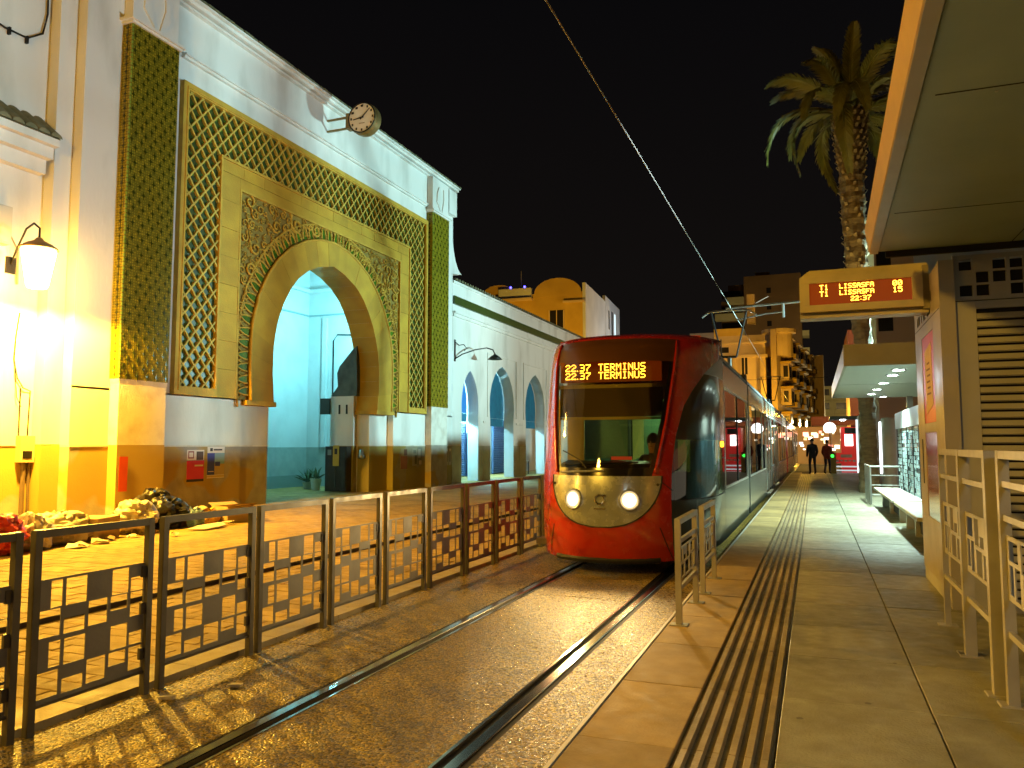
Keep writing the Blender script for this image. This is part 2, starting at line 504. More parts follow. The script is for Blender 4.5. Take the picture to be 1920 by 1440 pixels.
cells.sort(key=seen_size)
for (x, yc, z) in cells[:300]:
    piece('paver', pav_me, pave, (x, yc, z + random.uniform(-0.004, 0.004)), rot=(random.uniform(-0.006, 0.006), random.uniform(-0.006, 0.006), 0))
rest = MB()
for (x, yc, z) in cells[300:]:
    if yc < 2.0 or yc > 22: continue
    zz = z + random.uniform(-0.003, 0.003)
    rest.bevbox(x - PL / 2 + 0.004, x + PL / 2 - 0.004, yc - PW / 2 + 0.004, yc + PW / 2 - 0.004, -0.045, zz, 0.006)
for (a, b, yc, z) in halves:
    if 2.0 < yc < 22: rest.bevbox(a + 0.004, b - 0.004, yc - PW / 2 + 0.004, yc + PW / 2 - 0.004, -0.045, z + random.uniform(-0.003, 0.003), 0.006)
struct('paver_field', rest, PAVER, pave, kind='stuff')
struct('far_paving', B(-26.0, -7.225, 22.0, 60, -0.044, 0.058), PAVER, pave)
struct('far_paving', B(-7.22, -5.005, 22.0, 60, -0.044, 0.008), PAVER, pave)
struct('raised_edge', B(-7.235, -7.221, -2, 22.0, -0.044, 0.061), mat('shaded_step_face', (0.06, 0.05, 0.04), 0.8), pave)  # shade on the face of the step put into its dark colour
struct('wall_foot_paving', B(-26.0, -15.1, -6, 21.99, -0.044, 0.057), PAVER, pave)

# tram platform
PZ = 0.25
plat = struct('platform', B(-1.22, 3.4, -4, 47.0, -0.11, 0.20), mat('platform_core', (0.10, 0.09, 0.075), 0.9))
struct('edge_nosing', B(-1.245, -1.222, -4, 47.0, 0.10, 0.255), mat('pale_nosing', (0.55, 0.50, 0.42), 0.5), plat)
NROW = 47
for k in range(NROW):
    y0 = -2.2 + k * 1.05
    for (a, b, m) in ((-1.22, -0.70, EDGE_SLAB), (-0.225, 0.585, SLAB), (0.585, 1.95, SLAB), (1.95, 3.4, SLAB)):
        s = MB(); s.bevbox(a + 0.004, b - 0.004, y0 + 0.004, y0 + 1.046, 0.20, PZ + random.uniform(-0.0015, 0.0015), 0.004)
        struct('paving_slab', s, m, plat)
    if k > 44: continue
    tp = struct('tactile_plate', B(-0.695, -0.230, y0 + 0.004, y0 + 1.046, 0.20, PZ - 0.020), TACT_BASE, plat)
    if k < 1: continue
    for q in range(6):
        xc = -0.695 + 0.04 + q * 0.0775
        rb = MB(); rb.prism([(xc - 0.025, y0 + 0.004, PZ - 0.020), (xc + 0.025, y0 + 0.004, PZ - 0.020), (xc + 0.016, y0 + 0.004, PZ + 0.006), (xc - 0.016, y0 + 0.004, PZ + 0.006)], (0, 1.042, 0))
        struct('tactile_rib', rb, TACT, tp)

# ------------------------------------------------------------------ perforated barrier panels
def perforated(mb, org, U, V, T, w, h, holes, th):
    """sheet w x h with rectangular holes (fractions); U,V axes, T thickness axis"""
    xs = sorted({0.0, 1.0, *[a for q in holes for a in (q[0], q[1])]})
    zs = sorted({0.0, 1.0, *[a for q in holes for a in (q[2], q[3])]})
    org, U, V, T = Vector(org), Vector(U), Vector(V), Vector(T)

    def solid(i, j):
        if i < 0 or j < 0 or i >= len(xs) - 1 or j >= len(zs) - 1: return False
        cx = (xs[i] + xs[i + 1]) / 2; cz = (zs[j] + zs[j + 1]) / 2
        return not any(a < cx < b and c < cz < d for a, b, c, d in holes)

    def P(i, j, s):
        return org + U * (xs[i] * w) + V * (zs[j] * h) + T * (s * th / 2)
    for i in range(len(xs) - 1):
        for j in range(len(zs) - 1):
            if not solid(i, j): continue
            mb.face([P(i, j, 1), P(i + 1, j, 1), P(i + 1, j + 1, 1), P(i, j + 1, 1)])
            mb.face([P(i, j, -1), P(i, j + 1, -1), P(i + 1, j + 1, -1), P(i + 1, j, -1)])
            if not solid(i - 1, j): mb.face([P(i, j, -1), P(i, j, 1), P(i, j + 1, 1), P(i, j + 1, -1)])
            if not solid(i + 1, j): mb.face([P(i + 1, j, 1), P(i + 1, j, -1), P(i + 1, j + 1, -1), P(i + 1, j + 1, 1)])
            if not solid(i, j - 1): mb.face([P(i, j, 1), P(i, j, -1), P(i + 1, j, -1), P(i + 1, j, 1)])
            if not solid(i, j + 1): mb.face([P(i, j + 1, -1), P(i, j + 1, 1), P(i + 1, j + 1, 1), P(i + 1, j + 1, -1)])


# hole layout read from the photograph: fractions, v measured from the top
_half = [(.10, .20, .02, .24), (.23, .42, .02, .245), (.66, .83, .02, .245), (.85, .99, .12, .245),
         (.01, .19, .255, .475), (.22, .41, .35, .48), (.44, .62, .252, .466), (.65, .82, .255, .384), (.85, .99, .255, .475)]
HOLES = [(a, b, 1 - d, 1 - c) for (a, b, c, d) in _half] + [(a, b, .5 - d + .012, .5 - c) for (a, b, c, d) in _half]
HOLES_M = [(1 - b, 1 - a, c, d) for (a, b, c, d) in HOLES]

FENCE = [(3.53, 4.42), (4.56, 5.54), (5.65, 6.62), (6.75, 7.66), (7.82, 8.74), (8.90, 9.88), (10.02, 10.98), (11.12, 12.08), (12.22, 13.14), (13.3, 14.2)]
FENCE = [(2.42, 3.40)] + FENCE
ORD = ['partly cut off by the left edge of the photo', 'first whole panel from the left edge of the photo', 'second whole panel from the left, below the rubbish bags',
       'third whole panel from the left', 'fourth whole panel from the left, below the lit archway', 'fifth whole panel from the left', 'sixth whole panel from the left',
       'fifth panel before the tram front', 'fourth panel before the tram front', 'third panel before the tram front', 'last one beside the tram front']
ORD[7] = 'seventh whole panel from the left'; ORD[8] = 'eighth whole panel from the left'; ORD[9] = 'ninth whole panel from the left, beside the tram nose'; ORD[10] = 'farthest one, half hidden by the tram'
FX = -4.555
for k, (a, b) in enumerate(FENCE):
    t = empty('barrier_panel', (FX, (a + b) / 2, 0))
    tag(t, 'taupe steel barrier beside the track, ' + ORD[k], 'barrier', 'perforated barriers between track and pavement')
    h = 1.25
    for yy in (a, b):
        p = MB(); p.bevbox(FX - 0.024, FX + 0.024, yy - 0.024, yy + 0.024, -0.01, h, 0.004)
        part('post', p, POST_METAL, t)
        f = B(FX - 0.05, FX + 0.05, yy - 0.05, yy + 0.05, -0.004, 0.006)
    part('top_rail', B(FX - 0.023, FX + 0.023, a + 0.0245, b - 0.0245, h - 0.050, h - 0.001), POST_METAL, t)
    part('bottom_rail', B(FX - 0.012, FX + 0.012, a + 0.0245, b - 0.0245, 0.150, 0.168), POST_METAL, t)
    s = MB(); perforated(s, (FX, a + 0.03, 0.169), (0, 1, 0), (0, 0, 1), (1, 0, 0), b - a - 0.06, 0.765, HOLES if k < 4 or k in (5, 7, 9) else HOLES_M, 0.006)
    part('perforated_sheet', s, GREY_METAL, t, fix=False)
    for zz in (0.30, 0.62, 0.88):
        part('fixing_tab', B(FX - 0.010, FX + 0.010, b - 0.062, b - 0.0245, zz - 0.05, zz + 0.03), POST_METAL, t)

HOLES2 = [(.05, .22, .50, .93), (.27, .42, .52, .70), (.46, .62, .52, .95), (.70, .95, .62, .93), (.05, .30, .06, .44), (.36, .58, .06, .46), (.66, .80, .06, .56), (.84, .95, .10, .56)]


def platform_rail(name, x, a, b, h, label, m, bars, sheet, w=0.05):
    t = empty(name, (x, (a + b) / 2, PZ))
    tag(t, label, 'railing', 'perforated railings on the platform')
    for yy in (a, b):
        p = MB(); p.bevbox(x - w * 0.5, x + w * 0.5, yy - w * 0.5, yy + w * 0.5, PZ, PZ + h, 0.003)
        po = part('post', p, m, t)
        f = MB(); f.bevbox(x - 0.075, x + 0.075, yy - 0.06, yy + 0.06, PZ, PZ + 0.010, 0.004)
        part('foot_plate', f, m, po)
    part('top_rail', B(x - w * 0.46, x + w * 0.46, a + w / 2, b - w / 2, PZ + h - 0.05, PZ + h - 0.002), m, t)
    for zz in bars:
        part('bar', B(x - 0.014, x + 0.014, a + w / 2, b - w / 2, PZ + zz - 0.018, PZ + zz + 0.018), m, t)
    s = MB(); perforated(s, (x, a + w / 2 + 0.004, PZ + sheet[0]), (0, 1, 0), (0, 0, 1), (1, 0, 0), b - a - w - 0.008, sheet[1] - sheet[0], HOLES2, 0.008)
    part('perforated_sheet', s, m, t, fix=False)


platform_rail('platform_railing', -1.12, 6.85, 7.87, 0.90, 'short steel railing at the platform edge, nearer of the pair by the tram front', LIGHT_METAL, (0.30, 0.70), (0.36, 0.64))
platform_rail('platform_railing', -1.12, 8.38, 9.36, 0.90, 'short steel railing at the platform edge, farther of the pair by the tram front', LIGHT_METAL, (0.30, 0.70), (0.36, 0.64))
platform_rail('platform_railing', 1.02, 6.68, 7.66, 1.50, 'tall steel railing beside the louvred cabinet, farthest of the three', LIGHT_METAL, (0.42, 1.27), (0.62, 1.05), 0.045)
platform_rail('platform_railing', 1.02, 5.66, 6.62, 1.50, 'tall steel railing beside the louvred cabinet, middle of the three', LIGHT_METAL, (0.42, 1.27), (0.62, 1.05), 0.075)
platform_rail('platform_railing', 1.05, 4.5, 5.46, 1.50, 'tall steel railing cut off by the right edge of the photo', LIGHT_METAL, (0.42, 1.1, 1.3), (0.62, 1.0), 0.06)

# ------------------------------------------------------------------ market gate
GX = -15.2          # front plane of the gate block
GC = 22.15          # centre line of the arch
gate = empty('market_gate', (GX, GC, 0.08))
tag(gate, 'tall white market gateway with ochre horseshoe arch and green tiled pillars', 'gateway')
ARCH = [(2.98, 3.05), (3.06, 3.9), (3.05, 4.6), (2.98, 5.1), (2.84, 5.6), (2.62, 6.1), (2.30, 6.6), (1.90, 7.05), (1.36, 7.42), (0.72, 7.68), (0.0, 7.84)]
RING = [(4.00, 3.05), (4.05, 3.9), (4.05, 4.7), (3.98, 5.4), (3.78, 6.1), (3.42, 6.8), (2.95, 7.4), (2.30, 7.95), (1.50, 8.36), (0.75, 8.58), (0.0, 8.66)]


def curve_at(prof, t):
    """point (half, z) along a profile by fraction t of its length"""
    d = [0.0]
    for i in range(1, len(prof)):
        d.append(d[-1] + math.dist(prof[i - 1], prof[i]))
    s = t * d[-1]
    for i in range(1, len(prof)):
        if s <= d[i] + 1e-9:
            f = (s - d[i - 1]) / (d[i] - d[i - 1])
            return tuple(prof[i - 1][k] + f * (prof[i][k] - prof[i - 1][k]) for k in (0, 1))
    return prof[-1]


def ring_pt(prof, t):
    """t in [-1,1]: left foot to right foot"""
    h, z = curve_at(prof, 1 - abs(t))
    return (GC + math.copysign(h, t), z)


def arch_wall(mb, x, y0, y1, z0, z1, prof, c, depth, n=40, reveal=True):
    """front face at x between y0..y1, z0..z1 with an arch opening (feet at profile start), and its reveal"""
    pts = [curve_at(prof, k / n) for k in range(n + 1)]           # foot to apex
    left = [(c - h, z) for h, z in pts]; right = [(c + h, z) for h, z in reversed(pts)]
    outline = left + right[1:]
    lf, rf = outline[0], outline[-1]
    mx = max(outline, key=lambda q: q[0])[0]; mn = min(outline, key=lambda q: q[0])[0]
    # sides
    mb.face([(x, y0, z0), (x, lf[0], z0), (x, lf[0], lf[1]), (x, y0, lf[1])])
    mb.face([(x, rf[0], z0), (x, y1, z0), (x, y1, rf[1]), (x, rf[0], rf[1])])
    # horizontal strips left and right up to apex
    for i in range(len(left) - 1):
        a, b = left[i], left[i + 1]
        mb.face([(x, y0, a[1]), (x, a[0], a[1]), (x, b[0], b[1]), (x, y0, b[1])])
    rr = list(reversed(right))
    for i in range(len(rr) - 1):
        a, b = rr[i], rr[i + 1]
        mb.face([(x, a[0], a[1]), (x, y1, a[1]), (x, y1, b[1]), (x, b[0], b[1])])
    za = left[-1][1]
    mb.face([(x, y0, za), (x, c, za), (x, c, z1), (x, y0, z1)])
    mb.face([(x, c, za), (x, y1, za), (x, y1, z1), (x, c, z1)])
    if reveal:
        o2 = [(lf[0], z0)] + outline + [(rf[0], z0)] if lf[1] > z0 else outline
        mb.grid([[(x, a, z) for a, z in o2], [(x - depth, a, z) for a, z in o2]])


# --- plaster body
w = MB()
arch_wall(w, GX, 12.42, 31.75, 3.10, 13.55, [(h * 1.012, z if z < 3.2 else z * 1.004) for h, z in ARCH], GC, 0.9)
w.box(-22.0, GX - 0.92, 12.43, 31.74, 12.8, 13.5)                     # roof slab behind
w.face([(GX, 12.42, 3.10), (GX, 12.42, 13.55), (-22.0, 12.42, 13.55), (-22.0, 12.42, 3.10)])    # near return
w.face([(GX, 31.75, 0.08), (-22.0, 31.75, 0.08), (-22.0, 31.75, 13.55), (GX, 31.75, 13.55)])
part('wall', w, PLASTER, gate, fix=False)
# lower wall, stepped: left of opening, right of opening, dado below 1.78
for (a, b, x) in ((12.42, 17.9, GX), (17.9, 19.12, GX - 0.03), (25.18, 26.5, GX - 0.26), (26.5, 31.75, GX)):
    part('lower_wall', B(x - 0.9, x, a, b, 1.786, 3.10), PLASTER, gate)
dd = MB()
for (a, b, x) in ((12.42, 17.9, GX + 0.012), (17.9, 19.10, GX - 0.018)):
    dd.box(x - 0.88, x, a, b, 0.05, 1.745)
part('dado', dd, DADO, gate)
dd = MB()
for (a, b, x) in ((25.18, 26.5, GX - 0.248), (26.5, 31.75, GX + 0.012)):
    dd.box(x - 0.5, x, a, b, 0.05, 1.745)
part('dado', dd, DADO2, gate)
dl = MB()
for (a, b, x) in ((12.42, 17.9, GX + 0.03), (17.9, 19.12, GX), (25.18, 26.5, GX - 0.23), (26.5, 31.75, GX + 0.03)):
    dl.box(x - 0.3, x, a, b, 1.745, 1.785)
part('dado_moulding', dl, PLASTER_OLD, gate)
# reveal of the near/right jamb below the arch
part('jamb', B(GX - 0.9, GX - 0.50, 25.20, 25.6, 0.05, 3.2), PLASTER_OLD, gate)
part('jamb', B(GX - 0.9, GX - 0.50, 18.7, 19.08, 0.05, 3.2), PLASTER_OLD, gate)

# cornices
for (z, pj, hh) in ((12.00, 0.16, 0.05), (11.93, 0.10, 0.069), (13.30, 0.14, 0.06), (13.40, 0.24, 0.09), (13.492, 0.34, 0.055)):
    a, b = (15.25, 29.0) if z < 12.5 else (12.30, 31.85)
    part('cornice', B(GX - 0.02, GX + pj, a, b, z, z + hh), PLASTER, gate)
cp = MB()
n = 96
for k in range(n):                                # coping tiles, each with a lip
    y0 = 12.3 + k * (19.55 / n); x1 = GX + 0.36 + random.uniform(-0.015, 0.02)
    cp.prism([(x1, y0 + 0.006, 13.55), (x1, y0 + 0.006, 13.60), (GX - 0.3, y0 + 0.006, 13.84), (GX - 0.3, y0 + 0.006, 13.55)], (0, 19.55 / n - 0.012 - random.uniform(0, 0.01), 0))
part('coping_tiles', cp, ROOFTILE, gate, kind='stuff')

# --- green tiled pillars with plaster piers, caps
star = []
for k in range(16):
    a = 2 * math.pi * k / 16
    r = 0.085 if k % 4 == 0 else (0.022 if k % 2 else 0.036)
    star.append((r * math.cos(a), r * math.sin(a)))


def pillar(y0, y1, z0, z1, px, shaded):
    # body
    b = MB(); b.box(GX - 0.01, px, y0, y1, z0, z1)
    pb = part('tiled_pillar', b, ZELL, gate)
    st = MB(); bd = MB()
    ny = 5; stp = (y1 - y0) / ny
    nz = int((z1 - z0) / (stp * 0.62))
    for i in range(nz):
        zc = z0 + (i + 0.5) * (z1 - z0) / nz
        for k in range(ny):
            yc = y0 + (k + (0.30 if i % 2 else 0.70)) * stp
            st.prism([(px + 0.001, yc + p[0], zc + p[1] * 1.25) for p in star], (0.012, 0, 0))
        # near face: one column of motifs
        xc = (GX + px) / 2
        if px - GX > 0.25:
            st.prism([(xc + p[0] * 0.8, y0 - 0.001, zc + p[1] * 1.2) for p in star], (0, -0.012, 0))
    nb = int((z1 - z0) / 0.105)
    for i in range(nb):
        zc = z0 + (i + 0.5) * (z1 - z0) / nb
        bd.box(px - 0.026, px + 0.010, y0 - 0.010, y0 + 0.026, zc - 0.034, zc + 0.034)
    part('star_tiles', st, ZELL_DARK, pb, kind='stuff')
    part('corner_beads', bd, GREEN_DOT, pb, kind='stuff')
    # pier below and console above
    p = MB()
    p.box(GX - 0.01, px - 0.02, y0 + 0.03, y1 - 0.03, 1.790, z0 - 0.12)
    p.prism([(GX - 0.01, y0 + 0.03, z0 - 0.12), (px - 0.02, y0 + 0.03, z0 - 0.12), (px, y0, z0 - 0.002), (GX - 0.01, y0, z0 - 0.002)], (0, y1 - y0 - 0.03, 0))
    part('pier', p, PLASTER_OLD, gate)
    q = MB(); q.box(GX - 0.01, px - 0.012, y0 + 0.03, y1 - 0.03, 0.05, 1.788)
    part('pier_base', q, DADO, gate)
    c = MB()
    c.box(GX - 0.01, px + 0.05, y0 - 0.05, y1 + 0.05, z1 + 0.002, z1 + 0.06)
    c.box(GX - 0.01, px + 0.11, y0 - 0.11, y1 + 0.11, z1 + 0.062, z1 + 0.13)
    part('pillar_cap', c, PLASTER, gate)
    c = MB()
    c.box(GX - 0.01, px - 0.03, y0 + 0.02, y1 - 0.02, z1 + 0.132, 13.298)
    part('pillar_head', c, PLASTER, gate)
    ym = (y0 + y1) / 2
    for s in (-1, 1):                             # carved leaf on the head
        lf = MB()
        lf.prism([(px - 0.031, ym + s * 0.08, z1 + 0.2), (px - 0.031, ym + s * 0.42, z1 + 0.55), (px - 0.031, ym + s * 0.38, z1 + 0.95), (px - 0.031, ym + s * 0.22, z1 + 1.25), (px - 0.031, ym + s * 0.25, z1 + 0.8)], (0.05, 0, 0))
        part('carved_leaf', lf, PLASTER, gate)


pillar(13.40, 14.86, 3.32, 11.85, -14.9, False)
pillar(29.15, 30.72, 3.40, 11.72, -14.9, True)
part('end_block', B(GX - 0.01, GX + 0.22, 30.9, 31.7, 12.2, 13.29), PLASTER, gate)
bt = MB()                                          # curved buttress down to the arcade roof
prof = [(31.76, 9.6), (31.76, 11.6)] + [(31.76 + 1.1 * (1 - math.cos(R(a))), 9.75 + 1.85 * (1 - math.sin(R(a)))) for a in range(5, 91, 10)]
bt.prism([(GX - 0.02, p[0], p[1]) for p in prof], (-0.6, 0, 0))
part('buttress', bt, PLASTER, gate)

# --- ochre frame: border, lattice, block band, carved spandrel, voussoirs
FX0, FX1 = GX + 0.003, GX + 0.10
YA, YB, ZA, ZB = 15.22, 29.02, 3.08, 11.30          # outer
YI, YJ, ZJ = 16.74, 27.46, 9.74                      # inner edge of the lattice
YS, YT, ZT = 17.50, 26.80, 9.10                      # spandrel field
bw = 0.20
for nm, a in (('frame_border', (FX0, FX1 + 0.05, YA, YA + bw, ZA, ZB)), ('frame_border', (FX0, FX1 + 0.05, YB - bw, YB, ZA, ZB)),
              ('frame_border', (FX0, FX1 + 0.05, YA + bw, YB - bw, ZB - bw, ZB)), ('frame_border', (FX0, FX1 + 0.05, YA + bw, YI, ZA, ZA + 0.22)), ('frame_border', (FX0, FX1 + 0.05, YJ, YB - bw, ZA, ZA + 0.22)),
              ('frame_bead', (FX1 + 0.051, FX1 + 0.075, YA + bw * .6, YA + bw * .8, ZA + .1, ZB - bw * .6)), ('frame_bead', (FX1 + 0.051, FX1 + 0.075, YB - bw * .8, YB - bw * .6, ZA + .1, ZB - bw * .6)),
              ('frame_bead', (FX1 + 0.051, FX1 + 0.075, YA + bw * .8, YB - bw * .8, ZB - bw * .8, ZB - bw * .6)),
              ('inner_moulding', (FX0, FX1 + 0.045, YI - 0.07, YI, ZA + 0.22, ZJ)), ('inner_moulding', (FX0, FX1 + 0.045, YJ, YJ + 0.07, ZA + 0.22, ZJ)), ('inner_moulding', (FX0, FX1 + 0.045, YI - 0.07, YJ + 0.07, ZJ, ZJ + 0.07))):
    part(nm, B(*a), GOLD_CARVE, gate)
bk = MB()
bk.box(FX0, FX0 + 0.02, YA + bw, YI - 0.07, ZA + 0.22, ZB - bw); bk.box(FX0, FX0 + 0.02, YJ + 0.07, YB - bw, ZA + 0.22, ZB - bw)
bk.box(FX0, FX0 + 0.02, YI - 0.07, YJ + 0.07, ZJ + 0.07, ZB - bw)
lat_back = part('lattice_ground', bk, GREEN_DEEP, gate)
CWD, CHT = 0.40, 0.45


def in_lat(yy, zz, m=0.0):
    if not (YA + bw + m < yy < YB - bw - m and ZA + 0.22 + m < zz < ZB - bw - m): return False
    return yy < YI - 0.07 - m or yy > YJ + 0.07 + m or zz > ZJ + 0.07 + m


rib = MB()
xr0, xr1 = FX0 + 0.021, FX0 + 0.105
j = 0
ybase = YA + bw + 0.02
while True:
    yc0 = ybase + j * CWD / 2
    if yc0 > YB - bw: break
    sgn = 1 if j % 2 else -1
    zz = ZA + 0.22; prev = None; st = CHT / 12
    while zz < ZB - bw + 1e-6:
        ph = (zz - ZA) / CHT * 2 * math.pi
        tri = math.asin(math.sin(ph)) * 2 / math.pi
        yy = yc0 + sgn * (CWD / 4 - 0.004) * (0.62 * tri + 0.38 * math.copysign(abs(math.sin(ph)) ** 2.6, math.sin(ph)))
        cur = (yy, zz) if in_lat(yy, zz, -0.01) else None
        if cur and prev:
            wd = 0.031
            rib.prism([(xr0, prev[0] - wd, prev[1]), (xr0, prev[0] + wd, prev[1]), (xr0, cur[0] + wd, cur[1]), (xr0, cur[0] - wd, cur[1])], (xr1 - xr0 - (0.0 if (j % 2) else 0.004), 0, 0))
        prev = cur; zz += st
    j += 1
part('lattice', rib, mat('lattice_stucco', (0.52, 0.36, 0.045), 0.75, 0, (0.38, 0.25, 0.03), 3.0, bump=0.3, bscale=40), gate)
tl = MB()
hw, hh = CWD * 0.27, CHT * 0.36
rim = [(0, hh), (hw * 0.55, hh * 0.42), (hw, 0), (hw * 0.6, -hh * 0.5), (0, -hh * 0.85), (-hw * 0.6, -hh * 0.5), (-hw, 0), (-hw * 0.55, hh * 0.42)]
mid = [(p[0] * 0.4, p[1] * 0.3) for p in rim]
for i in range(8):
    a, b = rim[i], rim[(i + 1) % 8]; c, d = mid[i], mid[(i + 1) % 8]
    tl.face([(0.0, *a), (0.0, *b), (0.022, *d), (0.022, *c)])
tl.face([(0.022, *p) for p in mid])
tile_me = tl.mesh('lattice_tile'); tile_me.materials.append(GREEN_TILE); fix_normals(tile_me)
dot = MB(); dot.prism([(0, p[0] * 1.0, p[1] * 0.95) for p in mid], (0.012, 0, 0))
dot_me = dot.mesh('glaze_dot'); dot_me.materials.append(GREEN_DOT); fix_normals(dot_me)
dots = MB()
lat_cells = []
for jj in range(int((YB - YA) / (CWD / 2)) + 2):
    yc = ybase + (jj + 0.5) * CWD / 2
    k = 0
    while True:
        # adjacent ribs are widest apart where sin = +-1
        zc = ZA + CHT * (k + (0.25 if jj % 2 else 0.75)) - (0 if True else 0)
        k += 1
        if zc > ZB: break
        if in_lat(yc, zc, 0.03) and in_lat(yc, zc + 0.16, 0.0) and in_lat(yc, zc - 0.16, 0.0):
            lat_cells.append((yc, zc))
            dots.prism([(FX0 + 0.045, yc + p[0] * 0.75, zc + p[1] * 0.75) for p in mid], (0.012, 0, 0))
lat_cells.sort()
for (yc, zc) in lat_cells[:300]:
    piece('lattice_tile', tile_me, lat_back, (FX0 + 0.022, yc, zc), rot=(random.uniform(-0.05, 0.05), 0, 0))
far_tiles = MB()
for (yc, zc) in lat_cells[300:]:
    for i in range(8):
        a, b = rim[i], rim[(i + 1) % 8]; c, d = mid[i], mid[(i + 1) % 8]
        x = FX0 + 0.022
        far_tiles.face([(x, yc + a[0], zc + a[1]), (x, yc + b[0], zc + b[1]), (x + 0.022, yc + d[0], zc + d[1]), (x + 0.022, yc + c[0], zc + c[1])])
part('far_lattice_tiles', far_tiles, GREEN_TILE, lat_back, kind='stuff', fix=False)
part('glaze_dots', dots, GREEN_DOT, lat_back, kind='stuff')

# block band: separate stones
blk = []
nz = 8
for i in range(nz):
    a = ZA + (ZT + 0.30 - ZA) * i / nz; b = ZA + (ZT + 0.30 - ZA) * (i + 1) / nz
    blk.append((YI, YS, a, b)); blk.append((YT, YJ, a, b))
nyb = 12
for i in range(nyb):
    a = YI + (YJ - YI) * i / nyb; b = YI + (YJ - YI) * (i + 1) / nyb
    blk.append((a, b, ZT + 0.30, ZJ))
    if YS - 0.01 <= a and b <= YT + 0.01: pass
for (a, b, c, d) in blk:
    part('stone_block', B(FX0, FX1 + random.uniform(-0.006, 0.006), a + 0.004, b - 0.004, c + 0.004, d - 0.004), GOLD, gate)
part('stone_block', B(FX0, FX1 - 0.004, YS + 0.004, YT - 0.004, ZT, ZT + 0.296), GOLD, gate)

# carved spandrel field behind the relief
sp = MB()
arch_wall(sp, FX0 + 0.012, YS, YT, ZA, ZT, RING, GC, 0.0, reveal=False)
part('spandrel_ground', sp, GOLD_DARK, gate, fix=False)
for a in ((FX0, FX1 + 0.01, YS, YS + 0.06, ZA + 0.001, ZT), (FX0, FX1 + 0.01, YT - 0.06, YT, ZA + 0.001, ZT), (FX0, FX1 + 0.01, YS + 0.06, YT - 0.06, ZT - 0.06, ZT)):
    part('spandrel_moulding', B(*a), GOLD_CARVE, gate)


def ring_half_at(z, prof):
    for i in range(1, len(prof)):
        if prof[i - 1][1] <= z <= prof[i][1]:
            f = (z - prof[i - 1][1]) / (prof[i][1] - prof[i - 1][1])
            return prof[i - 1][0] + f * (prof[i][0] - prof[i - 1][0])
    return 0.0 if z > prof[-1][1] else prof[0][0]


def in_spandrel(yy, zz, r):
    if not (YS + 0.05 + r < yy < YT - 0.05 - r and ZA + 0.1 + r < zz < ZT - 0.05 - r): return False
    return abs(yy - GC) > 0.42 + r + ring_half_at(zz, RING) or zz > RING[-1][1] + 0.40 + r


rnd = random.Random(3)
spots = []
for tr in range(9000):
    r = rnd.choice((0.27, 0.21, 0.15, 0.10) if tr < 3000 else (0.13, 0.09, 0.07))
    yy = rnd.uniform(YS, YT); zz = rnd.uniform(ZA, ZT)
    if in_spandrel(yy, zz, r * 0.85) and all((yy - a) ** 2 + (zz - b) ** 2 > (0.88 * (r + c)) ** 2 for a, b, c in spots):
        spots.append((yy, zz, r))
ara = MB()
for (yy, zz, r) in spots:
    a0 = rnd.uniform(0, 6.28); dr = rnd.choice((-1, 1)); turns = rnd.uniform(1.1, 1.6)
    pts = []; rad = []
    m = 15 if r > 0.1 else 9
    for k in range(m):
        f = k / (m - 1); rr = r * (1.0 - 0.78 * f)
        a = a0 + dr * f * turns * 2 * math.pi
        pts.append((FX0 + 0.045 + 0.02 * math.sin(f * 3.1), yy + rr * math.cos(a), zz + rr * math.sin(a)))
        rad.append(max(0.012, r * (0.20 - 0.06 * f)))
    ara.tube(pts, rad, 5)
    # leaf off the spiral
    b0 = Vector((FX0 + 0.05, yy + r * math.cos(a0), zz + r * math.sin(a0)))
    tdir = Vector((0, math.cos(a0 - dr * 0.9), math.sin(a0 - dr * 0.9)))
    ara.tube([b0, b0 + tdir * r * 0.5, b0 + tdir * r * 0.95], [r * 0.12, r * 0.22, 0.008], 5)
part('arabesque_relief', ara, GOLD_CARVE, gate, smooth=True, kind='stuff')

# voussoirs and the interlaced niche band
NV = 23
for i in range(NV):
    t0, t1 = -1 + 2 * i / NV, -1 + 2 * (i + 1) / NV
    sub = 4
    inn = [ring_pt(ARCH, t0 + (t1 - t0) * k / sub) for k in range(sub + 1)]
    out = [ring_pt(RING, t0 + (t1 - t0) * k / sub) for k in range(sub + 1)]
    dx = random.uniform(-0.008, 0.008)
    v = MB(); xf = FX1 + 0.02 + dx
    cen = (sum(p[0] for p in inn + out) / len(inn + out), sum(p[1] for p in inn + out) / len(inn + out))
    sh = lambda p: (cen[0] + (p[0] - cen[0]) * 0.9955, cen[1] + (p[1] - cen[1]) * 0.9955)
    poly = [sh(p) for p in inn] + [sh(p) for p in reversed(out)]
    rows_i = [sh(p) for p in inn]; rows_o = [sh(p) for p in out]
    v.grid([[(xf, *p) for p in rows_i], [(xf, *p) for p in rows_o]])
    v.grid([[(xf, *p) for p in rows_i], [(GX - 0.92, *p) for p in rows_i]])
    v.grid([[(xf, *p) for p in rows_o], [(FX0, *p) for p in rows_o]])
    for q in (0, -1):
        v.face([(xf, *rows_i[q]), (xf, *rows_o[q]), (FX0, *rows_o[q]), (FX0, *rows_i[q])])
    part('voussoir', v, GOLD, gate, fix=True)
for s in (-1, 1):                                # carved foot of the horseshoe
    a, b = sorted((GC + s * 2.90, GC + s * 4.2))
    part('arch_foot', B(GX - 0.88, FX1 + 0.045, a, b, 2.93, 3.07), GOLD_CARVE, gate)
NN = 46
nt = MB(); nr = MB()
nh = [(-0.085, 0.0), (-0.10, 0.15), (-0.06, 0.28), (0, 0.38), (0.06, 0.28), (0.10, 0.15), (0.085, 0.0)]
for p in [nh]:
    nt.prism([(0, q[0], q[1]) for q in nh], (0.03, 0, 0))
